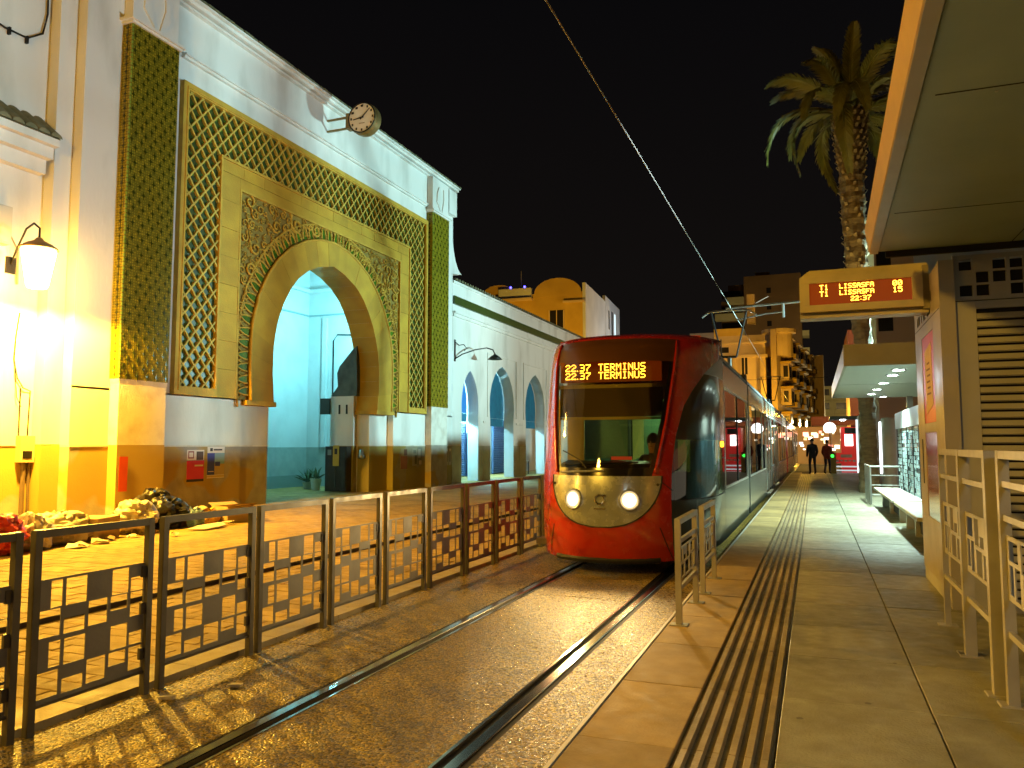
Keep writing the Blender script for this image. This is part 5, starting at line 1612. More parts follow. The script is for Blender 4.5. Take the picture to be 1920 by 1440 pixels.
MAG, WHT, INK, BLU, SKY = (0.62, 0.03, 0.13), (0.80, 0.74, 0.68), (0.03, 0.02, 0.03), (0.04, 0.06, 0.45), (0.22, 0.42, 0.60)
poster(15.87, 16.48, 0.83, 1.66, WHT, [(0, 1, .08, .66, MAG), (0, 1, 0, .08, INK), (0, 1, .62, .67, INK), (.45, .95, .48, .53, WHT), (.42, .95, .40, .45, WHT), (.45, .95, .26, .30, WHT), (.1, .9, .17, .21, WHT), (.1, .38, .2, .34, (0.08, 0.05, 0.04)), (.12, .28, .52, .61, (0.2, 0.25, 0.05)), (.07, .40, .73, .96, (0.30, 0.05, 0.05)), (.12, .35, .77, .92, WHT), (.55, .95, .68, .95, (0.10, 0.05, 0.03)), (.68, .78, .72, .80, WHT)],
       'pink poster with a white top stuck on the dado left of the arch')
poster(16.60, 17.25, 0.90, 1.74, WHT, [(0, .42, .10, .80, BLU), (.42, 1, .45, .80, SKY), (.42, 1, .10, .45, (0.45, 0.35, 0.18)), (.5, .95, .55, .66, (0.55, 0.40, 0.35)), (.45, .75, .38, .52, BLU), (0, 1, .02, .085, (0.55, 0.42, 0.15)), (.15, .30, .86, .96, INK), (.35, .85, .88, .93, INK), (.08, .36, .66, .70, WHT), (.06, .38, .58, .61, WHT), (.06, .38, .52, .55, WHT), (.06, .38, .46, .49, WHT), (.13, .30, .34, .43, WHT), (.06, .38, .26, .28, WHT), (.06, .38, .20, .22, WHT)],
       'blue and white poster with a landscape, right of the pink poster')
poster(27.1, 27.62, 0.85, 1.66, (0.30, 0.25, 0.12), [(0, 1, 0, .62, (0.25, 0.05, 0.07)), (.5, 1, .65, .95, (0.10, 0.05, 0.03)), (.1, .9, .3, .34, (0.4, 0.2, 0.15))], 'faded pink poster on the olive dado right of the arch')
poster(28.05, 28.45, 0.95, 1.66, (0.36, 0.34, 0.24), [(.2, .8, .7, .9, (0.2, 0.2, 0.14)), (.5, .95, .1, .6, (0.12, 0.12, 0.08))], 'torn pale poster on the olive dado beside the green pillar, left one')
poster(28.50, 28.92, 0.98, 1.70, (0.20, 0.20, 0.15), [(.1, .6, .4, .9, (0.42, 0.40, 0.32)), (.3, .8, .02, .25, (0.6, 0.5, 0.38))], 'torn dark poster on the olive dado touching the green pillar')
for (a, b, c, lab) in ((30.85, 31.1, (0.28, 0.28, 0.34), 'bluish'), (31.18, 31.36, (0.40, 0.38, 0.30), 'blank'), (31.42, 31.68, (0.34, 0.34, 0.34), 'grey')):
    poster(a, b, 0.90, 1.66, c, [(.2, .8, .2, .8, tuple(k * 0.5 for k in c)), (.2, .8, .85, .95, (0.6, 0.58, 0.5))], lab + ' small poster on the wall below the swan-neck lamp')
part('paint_mark', B(-14.879, -14.874, 13.48, 13.72, 0.72, 1.52), mat('red_paint', (0.55, 0.06, 0.01), 0.5), None)
tag(bpy.data.objects['paint_mark'], 'red paint stripe on the base of the near green pillar', 'paint mark')

# ------------------------------------------------------------------ rubbish along the wall
def sack(mb, c, r, seed, k=44, n=30):
    """creased plastic sack: ridged noise on an ellipsoid, resting flat"""
    from mathutils import noise
    rows = []
    for i in range(n + 1):
        v = math.pi * i / n; row = []
        for j in range(k):
            u = 2 * math.pi * j / k
            d = Vector((math.sin(v) * math.cos(u), math.sin(v) * math.sin(u), -math.cos(v)))
            q = d * 1.6 + Vector((seed * 3.1, seed * 1.7, 0))
            a = noise.noise(q) * 0.30 - abs(noise.noise(q * 2.3)) * 0.34 - abs(noise.noise(q * 5.1)) * 0.14 + 0.12
            f = 1 + a
            row.append((c[0] + r[0] * f * d.x, c[1] + r[1] * f * d.y, max(c[2] - r[2] * 0.78, c[2] + r[2] * f * d.z)))
        rows.append(row)
    mb.grid(rows, close_u=True)
    return mb


def blob(mb, c, r, seed, k=14, n=10, rough=0.25, flat=1.0):
    rn = random.Random(seed)
    ph = [(rn.uniform(0, 6.28), rn.uniform(0, 6.28), rn.randint(2, 6), rn.randint(1, 5)) for _ in range(6)]
    rows = []
    for i in range(n + 1):
        v = math.pi * i / n
        row = []
        for j in range(k):
            u = 2 * math.pi * j / k
            d = 1 + rough * sum(math.sin(a * u + p) * math.sin(b * v + q) for p, q, a, b in ph) / 3
            row.append((c[0] + r[0] * d * math.sin(v) * math.cos(u), c[1] + r[1] * d * math.sin(v) * math.sin(u), max(c[2] - r[2] * 0.78, c[2] - r[2] * d * math.cos(v) * flat)))
        rows.append(row)
    mb.grid(rows, close_u=True)
    return mb


GZ = 0.061
BAGB = mat('black_bin_liner', (0.014, 0.012, 0.010), 0.42, 0, bump=1.0, bscale=9.0)
BAGW = mat('white_plastic_bag', (0.62, 0.55, 0.40), 0.45, 0, (0.45, 0.38, 0.26), 6.0, bump=0.9, bscale=12.0)
CARD = mat('corrugated_card', (0.42, 0.29, 0.14), 0.8, 0, (0.34, 0.23, 0.11), 4.0, bump=0.2, bscale=40)
PAPER = mat('crumpled_paper', (0.62, 0.55, 0.42), 0.7, 0, (0.45, 0.38, 0.28), 7.0, bump=0.8, bscale=14)


def bag(c, r, seed, m, label, cat='rubbish bag'):
    b = MB(); sack(b, (c[0], c[1], GZ + r[2] * 0.78), r, seed)
    t = tag(empty('rubbish_bag', (c[0], c[1], GZ)), label, cat, 'rubbish along the market wall')
    part('sack', b, m, t, smooth=True, auto=38)
    k = MB(); top = GZ + r[2] * 1.70
    for q in range(5):
        a = q * 1.26 + seed; k.face([(c[0], c[1], top - 0.06), (c[0] + 0.13 * math.cos(a), c[1] + 0.13 * math.sin(a), top + 0.07), (c[0] + 0.13 * math.cos(a + 0.7), c[1] + 0.13 * math.sin(a + 0.7), top + 0.03)])
    part('tied_neck', k, m, t, fix=False)


bag((-13.45, 13.15), (0.42, 0.42, 0.42), 1, BAGB, 'large shiny black bin bag leaning against the near green pillar base')
bag((-12.75, 12.75), (0.42, 0.52, 0.33), 5, BAGB, 'lower black bin bag spilling towards the open rubbish')
bag((-12.55, 11.75), (0.42, 0.40, 0.33), 9, BAGW, 'knotted translucent white bag beside the black bin bags')
bag((-12.3, 13.15), (0.17, 0.17, 0.21), 12, mat('blue_bag', (0.14, 0.24, 0.42), 0.4, bump=0.6, bscale=15), 'small pale blue bag among the spilled rubbish')
bag((-12.5, 13.75), (0.20, 0.24, 0.17), 14, mat('yellow_bag', (0.60, 0.33, 0.03), 0.45, bump=0.6, bscale=15), 'small yellow bag beside the pale blue bag')
bag((-12.5, 10.1), (0.42, 0.55, 0.30), 17, BAGW, 'heap of torn white plastic bags at the left by the cardboard box')
bag((-12.2, 9.35), (0.30, 0.30, 0.30), 21, BAGW, 'white bag behind the left barrier post')
bag((-12.1, 8.65), (0.40, 0.40, 0.34), 23, mat('red_bag', (0.50, 0.035, 0.02), 0.4, bump=0.7, bscale=12), 'red and white bag at the left edge of the photo')


def carton(c, s, rz, label, m=CARD, openf=False):
    t = empty('cardboard_box', (c[0], c[1], GZ)); tag(t, label, 'box', 'boxes in the rubbish')
    b = MB()
    if openf:
        x, y_, z = s; w_ = 0.012
        b.box(-x, x, -y_, y_, 0, w_); b.box(-x, -x + w_, -y_, y_, w_, z); b.box(x - w_, x, -y_, y_, w_, z); b.box(-x + w_, x - w_, -y_, -y_ + w_, w_, z); b.box(-x + w_, x - w_, y_ - w_, y_, w_, z)
    else: b.bevbox(-s[0], s[0], -s[1], s[1], 0, s[2], 0.008)
    me = b.mesh('carton'); fix_normals(me); me.materials.append(m)
    o = bpy.data.objects.new('carton', me); col.objects.link(o); o.parent = t
    if openf:
        for k in (-1, 1):
            f = MB(); f.face([(k * s[0], -s[1], s[2]), (k * s[0], s[1], s[2]), (k * (s[0] + 0.16), s[1], s[2] + 0.06), (k * (s[0] + 0.16), -s[1], s[2] + 0.06)])
            fm = f.mesh('flap'); fm.materials.append(m); fo = bpy.data.objects.new('flap', fm); col.objects.link(fo); fo.parent = t
    else:
        f = B(-0.03, 0.03, -s[1] - 0.001, s[1] + 0.001, s[2] * 0.35, s[2] + 0.001); fm = f.mesh('packing_tape'); fm.materials.append(mat('tape', (0.50, 0.38, 0.20), 0.3))
        fo = bpy.data.objects.new('packing_tape', fm); col.objects.link(fo); fo.parent = t
    t.rotation_euler = (0, 0, rz)


carton((-12.45, 10.78), (0.28, 0.38, 0.40), 0.35, 'closed brown cardboard box standing by the wall left of the white bag')
carton((-12.35, 14.35), (0.30, 0.34, 0.36), -0.25, 'open cardboard box with paper hanging out at the right end of the rubbish', openf=True)
carton((-13.0, 13.6), (0.24, 0.40, 0.30), 0.9, 'tipped open cardboard box behind the pale blue bag', openf=True)
carton((-13.4, 9.0), (0.25, 0.45, 0.55), 0.1, 'red printed carton behind the left barrier', mat('red_carton', (0.40, 0.05, 0.015), 0.6))
rn = random.Random(5)
SCR = [((-11.75, 10.35), 0.17, PAPER, 'crumpled white paper on the paving left of the cardboard box'),
       ((-11.9, 11.15), 0.12, BAGW, 'small pale plastic scrap just in front of the cardboard box'),
       ((-11.6, 9.75), 0.20, BAGW, 'torn white plastic scrap between the two left barrier posts'),
       ((-11.95, 10.7), 0.14, CARD, 'torn brown card scrap at the foot of the cardboard box'),
       ((-11.55, 14.2), 0.13, PAPER, 'small white paper scrap in front of the open cardboard box'),
       ((-11.9, 13.7), 0.15, BAGW, 'pale plastic scrap between the yellow bag and the open box'),
       ((-11.35, 11.6), 0.09, PAPER, 'tiny white scrap on the paving in front of the knotted bag')]
for (c, r_, m_, lab) in SCR:
    pm = MB(); n = 9; a0 = rn.uniform(0, 6)
    ptsr = [(c[0] + r_ * rn.uniform(.5, 1.2) * math.cos(a0 + 6.283 * q / n), c[1] + r_ * rn.uniform(.5, 1.2) * math.sin(a0 + 6.283 * q / n), GZ + rn.uniform(0.004, 0.10)) for q in range(n)]
    cc = (c[0], c[1], GZ + rn.uniform(0.03, 0.10))
    for q in range(n): pm.face([cc, ptsr[q], ptsr[(q + 1) % n]])
    tag(part('litter_scrap', pm, m_, None, fix=False), lab, 'litter', 'loose scraps along the wall')
o = part('flattened_paper', MB().prism([(-11.8, 12.4, GZ + 0.02), (-11.5, 12.6, GZ + 0.02), (-11.6, 13.3, GZ + 0.03), (-11.8, 13.4, GZ + 0.08), (-11.95, 12.9, GZ + 0.05)], (0, 0, 0.02)), PAPER, None)
tag(o, 'long white torn paper lying flat in front of the bin bags', 'litter')
for (x, yy, lab) in ((-4.1, 4.75, 'crushed pale paper scrap lying on the track bed by the second barrier'), (-4.35, 4.35, 'tiny white scrap on the track bed at the foot of a barrier post')):
    o = part('litter_scrap', MB().prism([(x, yy, 0.0), (x + 0.10, yy + 0.03, 0.0), (x + 0.09, yy + 0.07, 0.0), (x + 0.01, yy + 0.05, 0.0)], (0.005, 0, 0.02)), PAPER, None); tag(o, lab, 'litter')

# ------------------------------------------------------------------ near shelter: roof, cabinet, display
SH = mat('shelter_paint', (0.40, 0.39, 0.36), 0.45, 0.1, (0.33, 0.32, 0.29), 2.0, rvar=0.08)
SHL = mat('shelter_cladding', (0.37, 0.33, 0.26), 0.42, 0.15, (0.31, 0.275, 0.215), 2.0, rvar=0.08)
SOF = mat('shelter_soffit', (0.30, 0.40, 0.36), 0.5, 0.0, (0.24, 0.33, 0.30), 1.5)
FASC = mat('fascia_lamplit_paint', (0.62, 0.42, 0.13), 0.45, 0.0, (0.52, 0.34, 0.10), 2.0)  # orange lamplight on the roof edge put into this colour
DARK = mat('dark_void', (0.012, 0.010, 0.008), 0.8)
rf = tag(empty('shelter_roof', (2.0, 3.0, 3.6)), 'dark grey shelter roof with an orange-lit edge overhanging at the upper right', 'shelter roof')
DXR = 0.16                                            # the edge runs a little out of parallel with the track
so = MB(); so.prism([(0.62 - DXR + 0.02, -3.0, 3.66), (4.0, -3.0, 3.66), (4.0, 8.25, 3.66), (0.64, 8.25, 3.66)], (0, 0, 0.03)); part('soffit', so, SOF, rf)
fa = MB(); fa.prism([(0.55 - DXR, -3.0, 3.665), (0.61 - DXR, -3.0, 3.645), (0.61 - DXR, -3.0, 3.88), (0.52 - DXR, -3.0, 3.88)], (DXR, 11.25, 0)); part('fascia', fa, FASC, rf)
lp_ = MB(); lp_.prism([(0.555 - DXR, -3.0, 3.640), (0.63 - DXR, -3.0, 3.640), (0.63 - DXR, -3.0, 3.644), (0.555 - DXR, -3.0, 3.644)], (DXR, 11.25, 0)); part('edge_lip', lp_, SH, rf)
part('roof_deck', MB().prism([(0.62 - DXR, -3.0, 3.70), (4.0, -3.0, 3.70), (4.0, 8.27, 3.70), (0.62, 8.27, 3.70)], (0, 0, 0.17)), SH, rf)
part('end_fascia', B(0.70, 4.0, 8.255, 8.29, 3.60, 3.86), DARK, rf)
for k, yy in enumerate((-0.6, 2.0, 4.6, 6.9)):
    part('soffit_seam', B(0.66, 4.0, yy, yy + 0.010, 3.6575, 3.6598), DARK, rf)
    for q in range(4): part('rivet', B(0.95 + q * 0.8, 0.965 + q * 0.8, yy + 0.06, yy + 0.075, 3.656, 3.6598), GALV, rf)
part('soffit_seam', B(1.75, 1.758, 0.7, 8.24, 3.6575, 3.6597), DARK, rf)
lt_ = part('ceiling_light', B(1.6, 2.3, 0.3, 0.5, 3.63, 3.659), LIGHT_METAL, rf)  # unseen fixture added as cool fill for platform and cabinet front
part('diffuser', B(1.63, 2.27, 0.32, 0.48, 3.622, 3.629), emit('cool_fill', (0.72, 0.95, 1.0), 150.0), lt_)
for k in range(3):
    part('post', B(3.5, 3.62, -2.0 + k * 4.5, -1.88 + k * 4.5, PZ, 3.6), SH, rf)

cab = tag(empty('technical_cabinet', (2.4, 8.3, PZ)), 'tall grey technical cabinet with louvred front under the shelter roof', 'cabinet')
CF = 8.42; CLX = 1.16; CBK = 10.35
part('core', B(CLX + 0.03, 3.9, CF + 0.04, CBK, PZ, 3.54), DARK, cab)
# front: squares panel, frame, louvres
sq = []
rs = random.Random(11)
pat = ['101110111011011101', '011111011110111110', '110110111011010111']
for r_, row in enumerate(pat):
    for k in range(18):
        if row[k] == '1': sq.append((0.02 + k * 0.054, 0.02 + k * 0.054 + 0.041, 0.66 - r_ * 0.285, 0.90 - r_ * 0.285))
s = MB(); perforated(s, (CLX + 0.13, CF + 0.02, 3.16), (1, 0, 0), (0, 0, 1), (0, -1, 0), 2.6, 0.44, sq, 0.03); part('squares_panel', s, SH, cab, fix=False)
part('front_stile', B(CLX + 0.14, CLX + 0.31, CF, CF + 0.035, PZ + 0.12, 3.15), SH, cab)
part('front_head', B(CLX + 0.312, 3.9, CF + 0.002, CF + 0.035, 3.075, 3.15), SH, cab)
part('front_foot', B(CLX + 0.14, 3.9, CF + 0.002, CF + 0.035, PZ, PZ + 0.12), SH, cab)
NL = 34
for k in range(NL):
    z0 = PZ + 0.14 + k * (2.66 / NL)
    l = MB(); l.prism([(CLX + 0.313, CF + 0.004, z0), (CLX + 0.313, CF - 0.012, z0 + 0.012), (CLX + 0.313, CF + 0.012, z0 + 0.060), (CLX + 0.313, CF + 0.022, z0 + 0.060)], (2.5, 0, 0))
    part('louvre_slat', l, SH, cab)
# corner and side (faces the track)
part('corner_stile', B(CLX, CLX + 0.135, CF - 0.03, CF + 0.03, PZ, 3.56), SHL, cab)
part('side_panel', B(CLX, CLX + 0.028, CF + 0.032, CBK, PZ + 0.14, 1.00), SHL, cab)
part('plinth', B(CLX + 0.01, CLX + 0.028, CF + 0.032, CBK, PZ, PZ + 0.135), SH, cab)
part('side_panel', B(CLX, CLX + 0.028, CF + 0.032, CF + 0.50, 1.003, 3.10), SHL, cab)
part('side_panel', B(CLX, CLX + 0.028, CBK - 0.55, CBK, 1.003, 3.10), SHL, cab)
part('side_panel', B(CLX, CLX + 0.028, CF + 0.503, CBK - 0.553, 1.92, 2.02), SHL, cab)
part('side_panel', B(CLX, CLX + 0.028, CF + 0.503, CBK - 0.553, 2.97, 3.10), SHL, cab)
s = MB(); perforated(s, (CLX + 0.014, CF + 0.035, 3.105), (0, 1, 0), (0, 0, 1), (1, 0, 0), CBK - CF - 0.04, 0.44, [(a * 0.9, b * 0.9, c, d) for a, b, c, d in sq if a > 0.25], 0.028); part('squares_panel', s, SHL, cab, fix=False)
part('door_seam', B(CLX - 0.002, CLX + 0.01, CF + 0.03, CBK, 3.100, 3.106), DARK, cab)
ORG_RED = mat('red_orange_panel', (0.55, 0.075, 0.01), 0.4, 0, (0.45, 0.05, 0.008), 3.0)
rp = part('notice_board', B(CLX + 0.004, CLX + 0.024, CF + 0.506, CBK - 0.556, 2.023, 2.967), ORG_RED, cab)
nt_ = part('notice_paper', MB().prism([(CLX + 0.001, CF + 0.66, 2.20), (CLX + 0.001, CF + 1.18, 2.12), (CLX + 0.001, CF + 1.20, 2.80), (CLX + 0.001, CF + 0.70, 2.86)], (0.002, 0, 0)), mat('cream_paper', (0.62, 0.44, 0.20), 0.7), rp)
for k in range(6):
    part('text_line', B(CLX - 0.0015, CLX + 0.0005, CF + 0.80 + 0.02 * (k % 3), CF + 1.08 - 0.05 * (k % 2), 2.32 + k * 0.065, 2.34 + k * 0.065), mat('brown_ink', (0.20, 0.10, 0.04), 0.7), nt_)
ad = part('advert_panel', B(CLX + 0.006, CLX + 0.024, CF + 0.506, CBK - 0.556, 1.003, 1.917), mat('advert_print', (0.45, 0.28, 0.09), 0.06, 0, (0.55, 0.17, 0.03), 2.2, 0.35, 0.65, coat=1.0), cab)
part('advert_header', B(CLX + 0.003, CLX + 0.006, CF + 0.51, CBK - 0.56, 1.68, 1.915), mat('advert_red', (0.5, 0.08, 0.01), 0.08, coat=1.0), ad)
part('latch_slot', B(CLX - 0.004, CLX + 0.004, CBK - 0.35, CBK - 0.28, 1.35, 1.85), DARK, cab)

ds = tag(empty('departure_display', (0.5, 9.0, 3.2)), 'beige departure display with amber LED lines reading LISSASFA, hanging over the platform', 'display')
DY = 9.0
SIGN = mat('display_case_paint', (0.62, 0.54, 0.36), 0.45, 0.1, (0.40, 0.35, 0.25), 2.0)
m = MB(); m.prism([(-0.105, DY + 0.10, 3.195), (1.155, DY + 0.10, 3.195), (1.155, DY + 0.10, 3.70), (0.0, DY + 0.10, 3.70), (-0.105, DY + 0.10, 3.625)], (0, 0.22, 0)); part('case', m, SIGN, ds)
DX0, DX1, DZ0, DZ1 = -0.105, 1.10, 3.225, 3.605
part('front_frame', B(DX0, DX1, DY, DY + 0.099, DZ0, DZ0 + 0.075), SIGN, ds); part('front_frame', B(DX0, DX1, DY, DY + 0.099, DZ1 - 0.065, DZ1), SIGN, ds)
part('front_frame', B(DX0, DX0 + 0.10, DY, DY + 0.099, DZ0 + 0.076, DZ1 - 0.066), SIGN, ds); part('front_frame', B(DX1 - 0.10, DX1, DY, DY + 0.099, DZ0 + 0.076, DZ1 - 0.066), SIGN, ds)
sc_ = part('screen', B(DX0 + 0.10, DX1 - 0.10, DY + 0.03, DY + 0.06, DZ0 + 0.076, DZ1 - 0.066), mat('amber_screen', (0.06, 0.015, 0.004), 0.35, emis=(1.0, 0.13, 0.01), estr=0.16), ds)
m = MB(); pt = 0.0082
for r_, (a, b, c) in enumerate((('T1', 'LISSASFA', '00'), ('T1', 'LISSASFA', '15'))):
    zt = DZ1 - 0.085 - r_ * 0.070
    led_text(m, a, 0.10, DY + 0.028, zt, pt); led_text(m, b, 0.30, DY + 0.028, zt, pt * 0.88); led_text(m, c, 0.82, DY + 0.028, zt, pt)
led_text(m, '22:37', 0.41, DY + 0.028, DZ1 - 0.225, pt * 0.9)
part('lettering', m, LED, sc_, fix=False)
part('bottom_lip', B(DX0, DX1 + 0.05, DY + 0.05, DY + 0.30, 3.165, 3.194), SIGN, ds)
part('hanger', B(1.101, CLX - 0.001, DY + 0.02, DY + 0.30, 3.20, 3.66), SHL, ds)

# ------------------------------------------------------------------ second shelter with lit canopy
s2 = tag(empty('lit_shelter', (1.6, 20.0, PZ)), 'shelter canopy with a row of lit downlights above the patterned glass screen', 'shelter')
part('canopy_fascia', B(0.55, 4.2, 15.6, 15.66, 3.24, 3.64), SHL, s2)
part('canopy_fascia', B(0.55, 0.60, 15.661, 26.2, 3.24, 3.60), SHL, s2)
part('canopy_soffit', B(0.601, 4.2, 15.661, 20.40, 3.24, 3.28), mat('pale_soffit', (0.50, 0.52, 0.47), 0.5), s2)
part('canopy_soffit', B(0.601, 4.2, 20.50, 26.2, 3.24, 3.28), mat('pale_soffit', (0.50, 0.52, 0.47), 0.5), s2)
part('canopy_joint', B(0.601, 4.2, 20.40, 20.50, 3.26, 3.30), DARK, s2)
part('canopy_deck', B(0.601, 4.2, 15.661, 26.2, 3.30, 3.58), SH, s2)
DLM = emit('downlight_glow', (0.80, 1.0, 0.90), 42.0)
for k, yy in enumerate((16.6, 17.8, 20.0, 22.2, 24.2, 25.6)):
    xx = 1.55 if k < 5 else 1.95
    m = MB(); m.lathe((xx, yy, 3.222), [(0.0, 0.0), (0.11, 0.0)], 16); dl = part('downlight', m, DLM, s2)
    m = MB(); m.lathe((xx, yy, 3.215), [(0.112, 0.0), (0.14, 0.0), (0.14, 0.024)], 16); part('trim_ring', m, GALV, dl)
    if k in (0, 2, 4): lamp('downlight_beam', 'SPOT', (xx, yy, 3.19), 900, MINT, 0.07, (xx - 0.35, yy, 0.25), 128, 0.5)
for yy in (16.4, 21.2, 25.8): part('post', B(2.60, 2.76, yy, yy + 0.16, PZ, 3.24), SH, s2)

# patterned glass wind screen: panes with a printed grid, header beam
gs = tag(empty('glass_screen', (2.0, 18.0, PZ)), 'blue-green patterned glass wind screen behind the platform benches', 'wind screen')
GL = mat('tinted_screen_glass', (0.035, 0.13, 0.17), 0.08, 0, (0.02, 0.07, 0.10), 1.2, coat=0.5)
PR = mat('white_fritted_print', (0.40, 0.52, 0.54), 0.4)
part('header_beam', B(1.98, 2.10, 13.4, 22.6, 2.20, 2.60), mat('brushed_header', (0.48, 0.50, 0.48), 0.35, 0.4), gs)
rs = random.Random(4)
for k in range(8):
    a = 13.5 + k * 1.13
    pn = part('pane', B(2.02, 2.035, a, a + 1.09, PZ + 0.12, 2.195), GL, gs)
    fr = MB()
    for i in range(9):
        for j_ in range(20):
            if rs.random() < 0.55:
                ya, za = a + 0.03 + i * 0.118, PZ + 0.16 + j_ * 0.089
                w_ = 0.09; h_ = 0.07 if rs.random() < 0.7 else 0.15; t_ = 0.012
                for (p, q, u, v) in ((0, w_, 0, t_), (0, w_, h_ - t_, h_), (0, t_, t_, h_ - t_), (w_ - t_, w_, t_, h_ - t_)):
                    fr.box(2.014, 2.0195, ya + p, ya + q, za + u, za + v)
    part('printed_grid', fr, PR, pn, kind='stuff')
    part('mullion', B(2.0, 2.05, a + 1.092, a + 1.128, PZ, 2.197), IRON, gs)
for (a, b, lab) in ((17.1, 22.0, 'long pale platform bench farther along the glass screen'), (13.0, 16.6, 'pale platform bench nearer to the louvred cabinet')):
    t = tag(empty('platform_bench', (1.7, (a + b) / 2, PZ)), lab, 'bench', 'benches at the glass screen')
    m = MB(); m.bevbox(1.38, 1.96, a, b, 0.655, 0.715, 0.012); part('seat', m, mat('bench_stone', (0.50, 0.47, 0.40), 0.4, 0, (0.42, 0.39, 0.33), 3.0), t)
    for yy in (a + 0.3, (a + b) / 2, b - 0.45): part('leg', B(1.55, 1.90, yy, yy + 0.14, PZ, 0.654), SH, t)
    part('kick_plate', B(1.62, 1.66, a + 0.46, (a + b) / 2 - 0.02, PZ + 0.06, 0.64), DARK, t)

# crowd railing beyond the bench
rg = tag(empty('steel_guard_rail', (1.6, 23.4, PZ)), 'steel guard rail with thin vertical bars beyond the benches', 'railing')
m = MB(); m.tube([(1.34, 22.4, PZ + 0.98), (1.34, 24.6, PZ + 0.98)], 0.03, 6); part('top_rail', m, GALV, rg)
m = MB(); m.tube([(1.34, 22.4, PZ + 0.98), (2.3, 22.4, PZ + 0.98)], 0.03, 6); part('top_rail', m, GALV, rg)
for k in range(13):
    yy = 22.4 + k * 0.18; m = MB(); m.tube([(1.34, yy, PZ), (1.34, yy, PZ + 0.97)], 0.012 if k % 4 else 0.024, 5); part('bar', m, GALV, rg)
for z in (0.25, 0.5, 0.75):
    m = MB(); m.tube([(1.36, 22.4, PZ + z), (2.3, 22.4, PZ + z)], 0.014, 5); part('cross_rail', m, GALV, rg)
for (x, yy, h_, m_, lab) in ((2.3, 28.5, 2.4, SHL, 'round grey ticket post with a lit white edge beyond the guard rail'), (1.62, 28.9, 2.5, SH, 'brown information pillar beyond the guard rail')):
    t = tag(empty('information_pillar', (x, yy, PZ)), lab, 'pillar')
    m = MB(); m.lathe((x, yy, PZ), [(0.24, 0.0), (0.24, h_), (0.20, h_ + 0.04), (0.0, h_ + 0.04)], 18); part('body', m, m_, t, smooth=True, auto=40)
    part('light_strip', B(x - 0.29, x - 0.22, yy - 0.05, yy + 0.03, PZ + 0.6, PZ + h_ - 0.1), emit('pillar_strip', (0.85, 0.95, 1.0), 5.0 if x > 2 else 1.2), t)

# catenary pole, bracket, wires
cp_ = tag(empty('catenary_pole', (1.95, 29.2, PZ)), 'square catenary pole with a white top, carrying the wire bracket over the track', 'pole')
part('pole', B(1.80, 2.08, 29.1, 29.38, PZ, 7.2), mat('pole_taupe', (0.28, 0.22, 0.16), 0.6), cp_)
part('white_top', B(1.79, 2.09, 29.09, 29.39, 7.2, 8.6), mat('white_pole_paint', (0.70, 0.70, 0.66), 0.5), cp_)
m = MB(); m.tube([(1.80, 29.24, 6.95), (-2.9, 29.24, 6.80)], 0.045, 6); part('bracket', m, GALV, cp_)
m = MB(); m.tube([(-0.9, 29.24, 6.86), (-0.9, 29.24, 6.35)], 0.05, 6); part('drop_arm', m, GALV, cp_)
m = MB(); m.tube([(-0.9, 29.24, 6.55), (-1.5, 29.24, 6.52), (-2.5, 29.24, 6.35)], 0.03, 6); part('steady_arm', m, GALV, cp_)
m = MB(); m.tube([(-1.9, 29.24, 6.9), (-1.4, 29.24, 7.15)], 0.025, 5); part('insulator', m, mat('brown_insulator', (0.30, 0.2, 0.15), 0.4), cp_)
WIRE = mat('copper_contact_wire', (0.34, 0.33, 0.30), 0.85, 0.0)
m = MB(); m.tube([(-2.62, -2, 6.66), (-2.62, 12, 6.68), (-2.66, 29.2, 6.70), (-2.76, 60, 6.70), (-2.5, 100, 6.70)], 0.011, 8)
tag(part('contact_wire', m, WIRE, None), 'overhead contact wire running above the tram to the upper edge of the photo', 'wire')
m = MB(); m.tube([(-12, 62, 6.9), (-2.7, 62, 6.75), (6, 62, 6.9)], 0.02, 5)
tag(part('span_wire', m, IRON, None), 'thin span wire crossing the street above the tram', 'wire')

# floodlight mast hidden behind the cabinet
fm = tag(empty('floodlight_mast', (5.15, 31.1, -0.05)), 'grey floodlight mast across the street', 'mast')
m = MB(); m.tube([(5.45, 31.1, -0.05), (5.45, 31.1, 5.2)], [0.08, 0.05], 8); part('pole', m, GALV, fm)
part('lamp_head', B(5.28, 5.55, 30.85, 31.35, 4.75, 5.1), IRON, fm)

# ------------------------------------------------------------------ palm
PX, PY = 1.62, 28.0
pt_ = tag(empty('palm_tree', (PX, PY, PZ)), 'tall date palm with arching fronds rising behind the shelter roof', 'palm tree')
TRK = mat('palm_trunk', (0.20, 0.135, 0.055), 0.9, 0, (0.10, 0.065, 0.03), 5.0, 0.3, 0.7, 0.9, 9.0, stretch=(1, 1, 2.5))
axis = lambda z: Vector((PX - 0.20 * (z / 13) ** 1.4 + 0.05 * math.sin(z * 0.5), PY, z))
m = MB()
rows = []
nz = 70
for i in range(nz + 1):
    z = PZ + (13.15 - PZ) * i / nz
    r0 = interp(z, [0, 2, 5, 8.5, 11.1, 12.0, 12.8, 13.2], [.34, .25, .28, .35, .41, .50, .54, .38]) + 0.016 * (1 if i % 2 else -1)
    c = axis(z)
    rows.append([(c.x + r0 * (1 + 0.05 * math.sin(5 * a + i)) * math.cos(a), c.y + r0 * (1 + 0.05 * math.sin(5 * a + i)) * math.sin(a), z) for a in [6.2832 * k / 18 for k in range(18)]])
m.grid(rows, close_u=True); part('trunk', m, TRK, pt_)
bo = MB()
